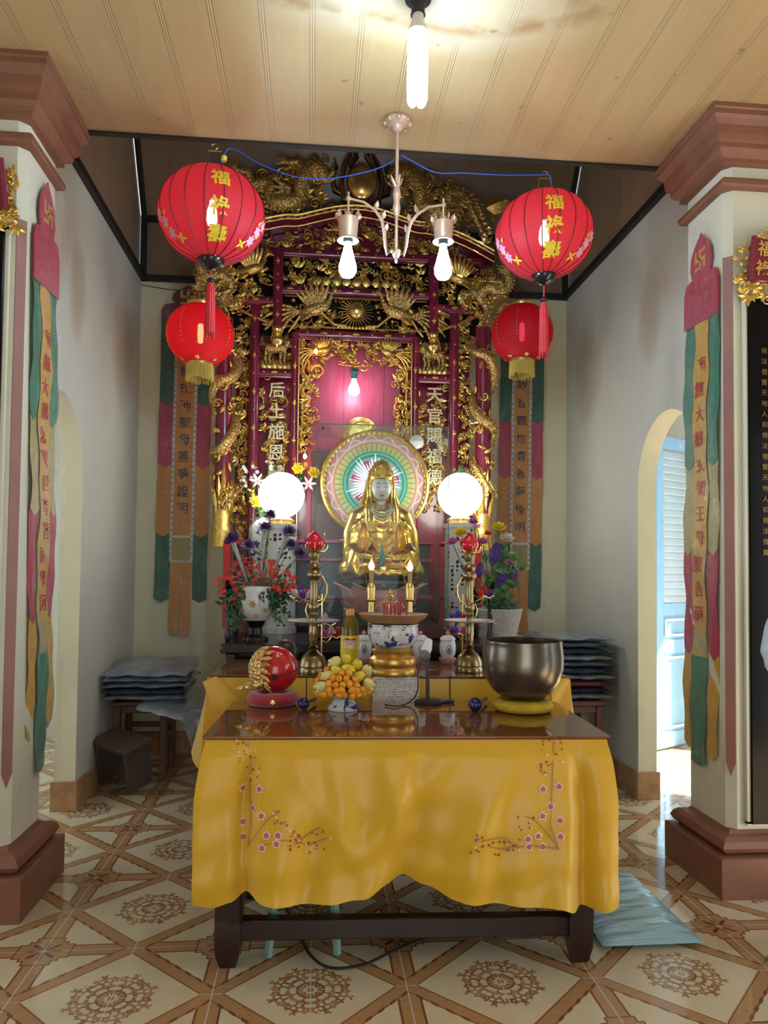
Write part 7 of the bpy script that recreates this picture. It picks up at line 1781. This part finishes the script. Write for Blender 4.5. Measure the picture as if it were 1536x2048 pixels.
# ------------------------------------------------------------------ black couplet boards with gilt crests on the pillars' front
m_board = Mat('black gloss board', (.005, .005, .006), .16, Specular_IOR_Level=.14).m
m_goldtx = simple('dull gold lettering', (.22, .13, .03), .45, .6)
def board(label, x0, s, zt, zb, zc0, zc1, txt):
    w = .46; xc = x0+s*w/2; r = thing('couplet_board', label, 'board', (xc, 3.14, zb))
    mb = MB(); mb.box((xc, 3.142, (zt+zb)/2), (w, .03, zt-zb), b=.004); part('board_panel', mb, m_board, r, smooth=False)
    mb = MB()
    for c_, d_ in (((xc, 3.147, zt), (w+.03, .02, .02)), ((xc, 3.147, zb), (w+.03, .02, .02)), ((xc-w/2-.005, 3.147, (zt+zb)/2), (.02, .02, zt-zb)), ((xc+w/2+.005, 3.147, (zt+zb)/2), (.02, .02, zt-zb))): mb.box(c_, d_)
    part('pale_border', mb, m_pillar, r, smooth=False)
    mb = MB()
    for i, c_ in enumerate(txt): put_text(mb, c_, FACE((xc+.02, 3.122, zt-.45-i*.27)), .20, .03, .01)
    part('large_lettering', mb, m_goldtx, r, smooth=False)
    mb = MB()
    for i in range(20): put_text(mb, '佛法僧寶天地人和'[i % 8], FACE((x0+s*.07, 3.122, zt-.24-i*.048)), .030, .03, .006)
    for i in range(16): put_text(mb, '歲次吉日信士奉供'[i % 8], FACE((x0+s*.13, 3.122, zt-.26-i*.055)), .026, .03, .004)
    part('small_lettering', mb, m_goldtx, r, smooth=False)
    mb = MB(); zc = (zc0+zc1)/2; c_fill(mb, lambda x, z: True, tuple(sorted((x0-s*.03, x0+s*.45)))+(zc0, zc0+.10), 70, .055, 120+int(s), 'slcl', Y=3.12)
    c_fill(mb, lambda x, z: True, tuple(sorted((x0-s*.06, x0+s*.03)))+(zc0, zc1-.05), 50, .05, 130+int(s), 'slbl', Y=3.12)
    c_fill(mb, lambda x, z: True, tuple(sorted((x0+s*.05, x0+s*.42)))+(zc1-.10, zc1+.03), 60, .05, 140+int(s), 'slcl', Y=3.12); part('gilt_crest', mb, m_gold, r, ang=60)
    for i, (dx, a) in enumerate(((.05, .12), (.20, 0.), (.35, -.12))):
        F = FACE((x0+s*dx, 3.095, zc+.02)) @ R3(z=-s*a); mb = MB(); hgt = (zc1-zc0)*.74 if i != 1 else (zc1-zc0)*.5
        mb.box((0, -.02 if i == 1 else 0, 0), (.10, hgt, .02), F, b=.006); mb.tube([F @ Vector((-.055, -hgt/2, .006)), F @ Vector((-.055, hgt/2, .006))], .012, 8); mb.tube([F @ Vector((.055, -hgt/2, .006)), F @ Vector((.055, hgt/2, .006))], .012, 8); part('scroll_tablet', mb, m_lacq, r)
        mb = MB(); 
        for j in range(2): put_text(mb, '福祿壽喜財安'[i*2+j], F @ T3(0, .05-.09*j-(.02 if i == 1 else 0), .011), .075, .08, .02)
        part('gold_lettering', mb, m_goldp, r, smooth=False)
board('black couplet board with gilt crest on the right pillar', PILL_R+.085, 1, 2.655, .30, 2.66, 2.93, '慈雲法雨')
board('black couplet board with gilt crest on the left pillar, mostly outside the picture', PILL_L-.065, -1, 2.81, .45, 2.80, 3.08, '慈航普渡')
# ------------------------------------------------------------------ stools, mats, floor things
m_stool = simple('reddish brown stool wood', (.13, .055, .035), .5, 0, .25, 7); m_oldw = simple('old dark wood', (.085, .055, .038), .55, 0, .35, 6)
def stool(label, x, y, rz, w, d, h):
    r = thing('wooden_stool', label, 'stool', (x, y, 0), rz); T = lambda c_, s_: (lambda m: (m.box(c_, s_, b=.005), m)[-1])(MB())
    part('seat', T((0, 0, h-.015), (w, d, .03)), m_stool, r, world=False)
    for sx in (-1, 1):
        for sy_ in (-1, 1): part('leg', T((sx*(w/2-.03), sy_*(d/2-.03), (h-.03)/2), (.045, .045, h-.03)), m_stool, r, world=False)
    for sy_ in (-1, 1): part('rail', T((0, sy_*(d/2-.03), h-.22), (w-.10, .025, .035)), m_stool, r, world=False); part('apron', T((0, sy_*(d/2-.03), h-.055), (w-.10, .02, .05)), m_stool, r, world=False)
    for sx in (-1, 1): part('rail', T((sx*(w/2-.03), 0, h-.26), (.025, d-.10, .035)), m_stool, r, world=False)
stool('brown wooden stool under the low stack of mats in the left corner', -1.14, 5.26, .02, .36, .40, .52)
stool('brown wooden stool under the high stack of mats in the right corner', 1.70, 4.93, 0., .42, .46, .565)
def plastic(n, c): M = Mat(n, c, .22, Coat_Weight=.5, Coat_Roughness=.15); M.bump(M.noise(9, 4, .6, dist=.6), .5, .02); M.set('Base Color', M.mix(M.ramp(M.noise(8, 3), .35, .65), c, tuple(v*.6 for v in c))); return M.m
m_mat = [plastic('blue grey plastic', (.24, .28, .36)), plastic('pale grey plastic', (.36, .40, .42)), plastic('dark blue plastic', (.06, .08, .13)), plastic('red edged plastic', (.28, .07, .09))]
def mat_mesh(w, d, h, seed, droop=0.):
    R_ = random.Random(seed); ph = [R_.uniform(0, 6.28) for _ in range(8)]; mb = MB(); n = 26
    def e(u_, v_):
        ex = min(1, min(u_, 1-u_)*7); ey = min(1, min(v_, 1-v_)*7); return (ex*ey)**.5
    def S(u_, v_, top):
        x, y = (u_-.5)*w, (v_-.5)*d; x += .008*math.sin(9*v_+ph[0])*(1 if u_ in (0, 1) else .4); y += .008*math.sin(11*u_+ph[1])
        wob_ = .003*math.sin(13*u_+ph[2])*math.sin(7*v_+ph[3])+.002*math.sin(25*u_+ph[4]+9*v_)
        edge = (1-e(u_, v_)); z = h/2+(h*.46*e(u_, v_) if top else -h*.46*e(u_, v_))+wob_*(.5+edge)
        if droop: z -= droop*max(0, u_-.80)/.2*max(0, .55-v_)/.55
        return (x, y, z)
    mb.grid(lambda u_, v_: S(u_, v_, True), n, n); mb.grid(lambda u_, v_: S(1-u_, v_, False), n, n)
    return mb
protos = [mat_mesh(.54, .52, .040, i).mesh('folded_mat', m_mat[i % 3 if i != 5 else 3]) for i in range(7)]
def stack(x, y, z0, n, dz, seed, words_, place, group, w=1.):
    R_ = random.Random(seed)
    for i in range(n):
        me = protos[(i*3+seed) % 7] if not (seed == 2 and i == 2) else protos[5]
        me = me.copy(); me.materials.clear(); me.materials.append(m_mat[3] if (seed == 2 and i == 2) else m_mat[0] if i == n-1 else m_mat[(1, 2, 0)[i % 3]])
        o = bpy.data.objects.new('folded_mat', me); COL.objects.link(o); o.location = (x+R_.uniform(-.012, .012), y+R_.uniform(-.015, .015), z0+i*dz+.002); o.rotation_euler = (.03*i if seed == 1 else 0, 0, R_.uniform(-.05, .05)); o.scale = (w, 1, 1)
        tag(o, place % words_[i], 'mat', group)
stack(-1.075, 5.14, .548, 5, .045, 1, ['lowest', 'second lowest', 'middle', 'second from top', 'topmost blue grey'], '%s plastic-wrapped mat in the left corner stack', 'folded mats stacked in the left corner')
stack(1.715, 4.96, .567, 10, .0425, 2, ['lowest', 'second lowest', 'red-edged, third lowest', 'fourth lowest', 'fifth lowest', 'sixth lowest', 'fourth from top', 'third from top', 'second from top', 'topmost blue grey'], '%s plastic-wrapped mat in the right corner stack', 'folded mats stacked in the right corner')
dm = mat_mesh(.40, .30, .03, 44, .18); o = solo('folded_mat', dm, m_mat[1], 'pale plastic mat with a drooping corner hanging off the left corner stool', 'mat', 'folded mats stacked in the left corner', base=(0, 0, 0)); o.location = (-.90, 4.97, .49); o.rotation_euler = (.25, .22, -.15)
# crumpled plastic bag on the left stack
mb = MB(); R_ = random.Random(8); ph = [R_.uniform(0, 6) for _ in range(8)]
mb.grid(lambda u_, v_: (-.93+.36*(u_-.5)*(1-.4*v_), 5.30-.05*math.sin(3*u_)-.02*v_, .735+.30*v_*math.sin(PI*(.12+.76*u_))+.02*math.sin(11*u_+ph[0])+.015*math.sin(17*v_+9*u_+ph[1])), 18, 12)
solo('plastic_bag', mb, m_plast, 'crumpled clear plastic bag behind the left stack of mats', 'bag', ang=180)
# low step stool leaning in the left corner
r = thing('step_stool', 'small old dark wooden step stool standing askew by the left arch', 'stool', (-1.17, 4.88, .045), 0.)
r.rotation_euler = (.26, .10, -.62)
for nm, c_, s_ in (('seat', (0, 0, .285), (.34, .21, .03)), ('side_board', (-.13, 0, .135), (.025, .19, .27)), ('side_board', (.13, 0, .135), (.025, .19, .27)), ('rail', (0, .05, .21), (.24, .02, .06))):
    mb = MB(); mb.box(c_, s_, R3(y=math.radians(0)), b=.004); part(nm, mb, m_oldw, r, world=False)
# pale green plastic stool under the front table
m_gp = simple('pale green plastic', (.26, .42, .35), .4)
gx, gy = -.02, 2.87; r = thing('plastic_stool', 'pale green plastic stool under the front table, only legs showing', 'stool', (gx, gy, 0))
mb = MB(); mb.box((0, 0, .445), (.26, .26, .03), b=.012); part('seat', mb, m_gp, r, world=False)
for sx in (-1, 1):
    for sy_ in (-1, 1):
        mb = MB(); mb.tube([(sx*.125, sy_*.125, .003), (sx*.095, sy_*.095, .435)], [.014, .020], 4); part('leg', mb, m_gp, r, world=False)
cord('floor_cable', 'black cable lying in a loop on the floor under the front table', [Vector((-.12, 3.05, .30)), Vector((-.11, 3.0, .12)), atz(600, 1872, .008), atz(625, 1915, .008), atz(665, 1936, .008), atz(730, 1928, .008), atz(790, 1900, .008), atz(845, 1878, .008), atz(900, 1868, .008)], .005, m_blackwire)
# shining blue floor mat
m_bm = Mat('light blue plastic cover', (.34, .60, .74), .18, Coat_Weight=.6, Coat_Roughness=.1)
m_bm.bump(m_bm.noise(5, 4, .6, stretch=(1, 5, 1), dist=.5), .55, .03); m_bm = m_bm.m
q = [atz(1198, 1912, 0), atz(1405, 1897, 0), atz(1268, 1750, 0)]
mb = MB(); x0, x1 = 1.075, None; n = 26
def S(u_, v_, top):
    a = Vector((1.085, 2.69, 0))*(1-v_)+Vector((1.12, 3.34, 0))*v_; b_ = Vector((1.475, 2.69, 0))*(1-v_)+Vector((1.475, 3.345, 0))*v_; p = a*(1-u_)+b_*u_
    e = (min(1, min(u_, 1-u_)*6)*min(1, min(v_, 1-v_)*6))**.5; p.z = .022+(.020*e if top else -.020*e)+(.004*math.sin(30*v_+4*u_)+.003*math.sin(55*v_-9*u_))*e*top; return p
mb.grid(lambda u_, v_: S(u_, v_, 1), n, 40); mb.grid(lambda u_, v_: S(1-u_, v_, 0), n, 40)
solo('floor_mat', mb, m_bm, 'shining light blue plastic-covered kneeling mat on the floor right of the front table', 'mat')

# ------------------------------------------------------------------ a person at the right edge, only an elbow in the picture
PX, PY = 1.925, 2.52
m_sk = Mat('skin', (.42, .22, .14), .5, Subsurface_Weight=.05).m; m_shirt = simple('pale blue shirt', (.55, .68, .78), .7, 0, .1, 20, .2, 60); m_trs = simple('dark grey trousers', (.05, .05, .06), .7); m_hair = simple('black hair', (.012, .010, .010), .45, 0, .2, 60, .4, 120)
pr = thing('person', 'person in a pale blue shirt at the right edge, bent elbow showing', 'person', (PX, PY, 0))
P = lambda x, y, z: (PX+x, PY+y, z)
mb = MB()
mb.sph(P(0, -.01, 1.50), (.075, .092, .108), 20, 14); mb.sph(P(0, -.045, 1.455), (.055, .06, .06), 14, 10); mb.tube([P(0, .01, 1.44), P(0, .02, 1.34)], [.05, .056], 12)
mb.tube([P(0, -.10, 1.50), P(0, -.122, 1.472)], [.010, .016], 8)
for s in (-1, 1): mb.sph(P(s*.077, .0, 1.49), (.012, .02, .032), 8, 6)
mb.tube([P(0, .02, 1.36), P(0, .015, 1.20), P(0, .01, 1.0), P(0, .01, .88)], [.08, .085, .085, .09], 16)
for s in (-1, 1):
    el = P(-.245, .02, 1.10) if s < 0 else P(.25, .0, 1.06); wr = P(-.20, -.20, 1.00) if s < 0 else P(.24, -.20, 1.0)
    mb.tube([P(s*.06, .02, 1.33), P(s*.17, .02, 1.31), P(s*.215, .02, 1.21), el], [.05, .052, .045, .038], 12)
    mb.tube([el, tuple((Vector(el)+Vector(wr))/2), wr], [.040, .038, .027], 12)
    mb.tube([P(s*.085, .01, .90), P(s*.09, .0, .50), P(s*.09, .02, .10)], [.085, .058, .04], 12); mb.tube([P(s*.09, .04, .05), P(s*.10, -.10, .035), P(s*.105, -.17, .028)], [.04, .036, .026], 10)
    h = Vector(wr)+Vector((.01 if s < 0 else -.01, -.05, -.01)); mb.sph(h, (.038, .048, .020), 12, 8)
    for i in range(4): b_ = h+Vector((-.027+.018*i, -.04, 0)); mb.tube([b_, b_+Vector((0, -.035, -.006)), b_+Vector((0, -.058+.006*abs(i-1.5), -.028))], [.0095, .009, .0075], 8)
    t0 = h+Vector((.034 if s < 0 else -.034, -.005, .004)); mb.tube([h, t0, t0+Vector((.012 if s < 0 else -.012, -.035, .0))], [.012, .011, .008], 8)
part('body', remesh(mb, .008, 2), m_sk, pr, ang=180)
mb = MB(); mb.lathe([(0, 1.375), (.07, 1.37), (.14, 1.34), (.165, 1.25), (.155, 1.05), (.16, .88), (.168, .80), (0, .80)], 28, (PX, PY+.015, 0), sx=1.05, sy=.72)
for s in (-1, 1):
    el = Vector(P(-.245, .02, 1.10)) if s < 0 else Vector(P(.25, .0, 1.06)); wr = Vector(P(-.20, -.20, 1.00)) if s < 0 else Vector(P(.24, -.20, 1.0))
    mb.tube([P(s*.08, .02, 1.32), P(s*.17, .02, 1.30), P(s*.222, .02, 1.20), el+Vector((0, 0, .015)), el+(wr-el)*.06], [.07, .07, .065, .060, .050], 14); mb.tube([el+Vector((0, .015, -.005)), el+(wr-el)*.45, el+(wr-el)*.80], [.054, .050, .048], 14)
part('shirt', remesh(mb, .010, 2), m_shirt, pr, ang=180)
mb = MB(); mb.lathe([(0, .93), (.165, .92), (.17, .80), (0, .72)], 24, (PX, PY+.015, 0), sy=.78)
for s in (-1, 1): mb.tube([P(s*.085, .015, .86), P(s*.09, .01, .50), P(s*.09, .025, .07)], [.10, .078, .065], 14)
part('trousers', remesh(mb, .012, 2), m_trs, pr, ang=180)
mb = MB(); mb.sph(P(0, .022, 1.525), (.085, .092, .100), 20, 14); part('hair', mb, m_hair, pr)
mb = MB()
for s in (-1, 1): mb.sph(P(s*.03, -.093, 1.505), (.011, .008, .007), 8, 6)
part('eyes', mb, m_black, pr)
mb = MB(); mb.tube([P(-.02, -.098, 1.438), P(0, -.103, 1.436), P(.02, -.098, 1.438)], [.002, .005, .002], 6); part('lips', mb, simple('lips', (.35, .12, .10), .5), pr)
for s in (-1, 1):
    mb = MB(); mb.tube([P(s*.09, .06, .035), P(s*.10, -.10, .035), P(s*.105, -.19, .025)], [.048, .046, .034], 12); part('shoe', mb, m_black, pr)
# ------------------------------------------------------------------ light
w = bpy.data.worlds.new('sky'); SC.world = w; w.use_nodes = True
bg = w.node_tree.nodes['Background']; bg.inputs[0].default_value = (.80, .90, 1.0, 1); bg.inputs[1].default_value = WORLD
sd = bpy.data.lights.new('sun', 'SUN'); sd.energy = SUN; sd.angle = math.radians(1.5); sd.color = (1, .96, .9)
so = bpy.data.objects.new('sun', sd); COL.objects.link(so); so.location = (8, 2, 10)
so.rotation_euler = Vector((-.60, .30, -1.0)).to_track_quat('-Z', 'Y').to_euler()
SC.view_settings.view_transform = 'Standard'; SC.view_settings.look = 'None'; SC.view_settings.gamma = 1
SC.view_settings.use_curve_mapping = False; SC.view_settings.exposure = EXPO
SC.cycles.use_denoising = True
SC.cycles.max_bounces = 8; SC.cycles.diffuse_bounces = 3; SC.cycles.glossy_bounces = 4; SC.cycles.transmission_bounces = 6; SC.cycles.transparent_max_bounces = 16
SC.cycles.caustics_reflective = False; SC.cycles.caustics_refractive = False
SC.cycles.sample_clamp_indirect = 4.0
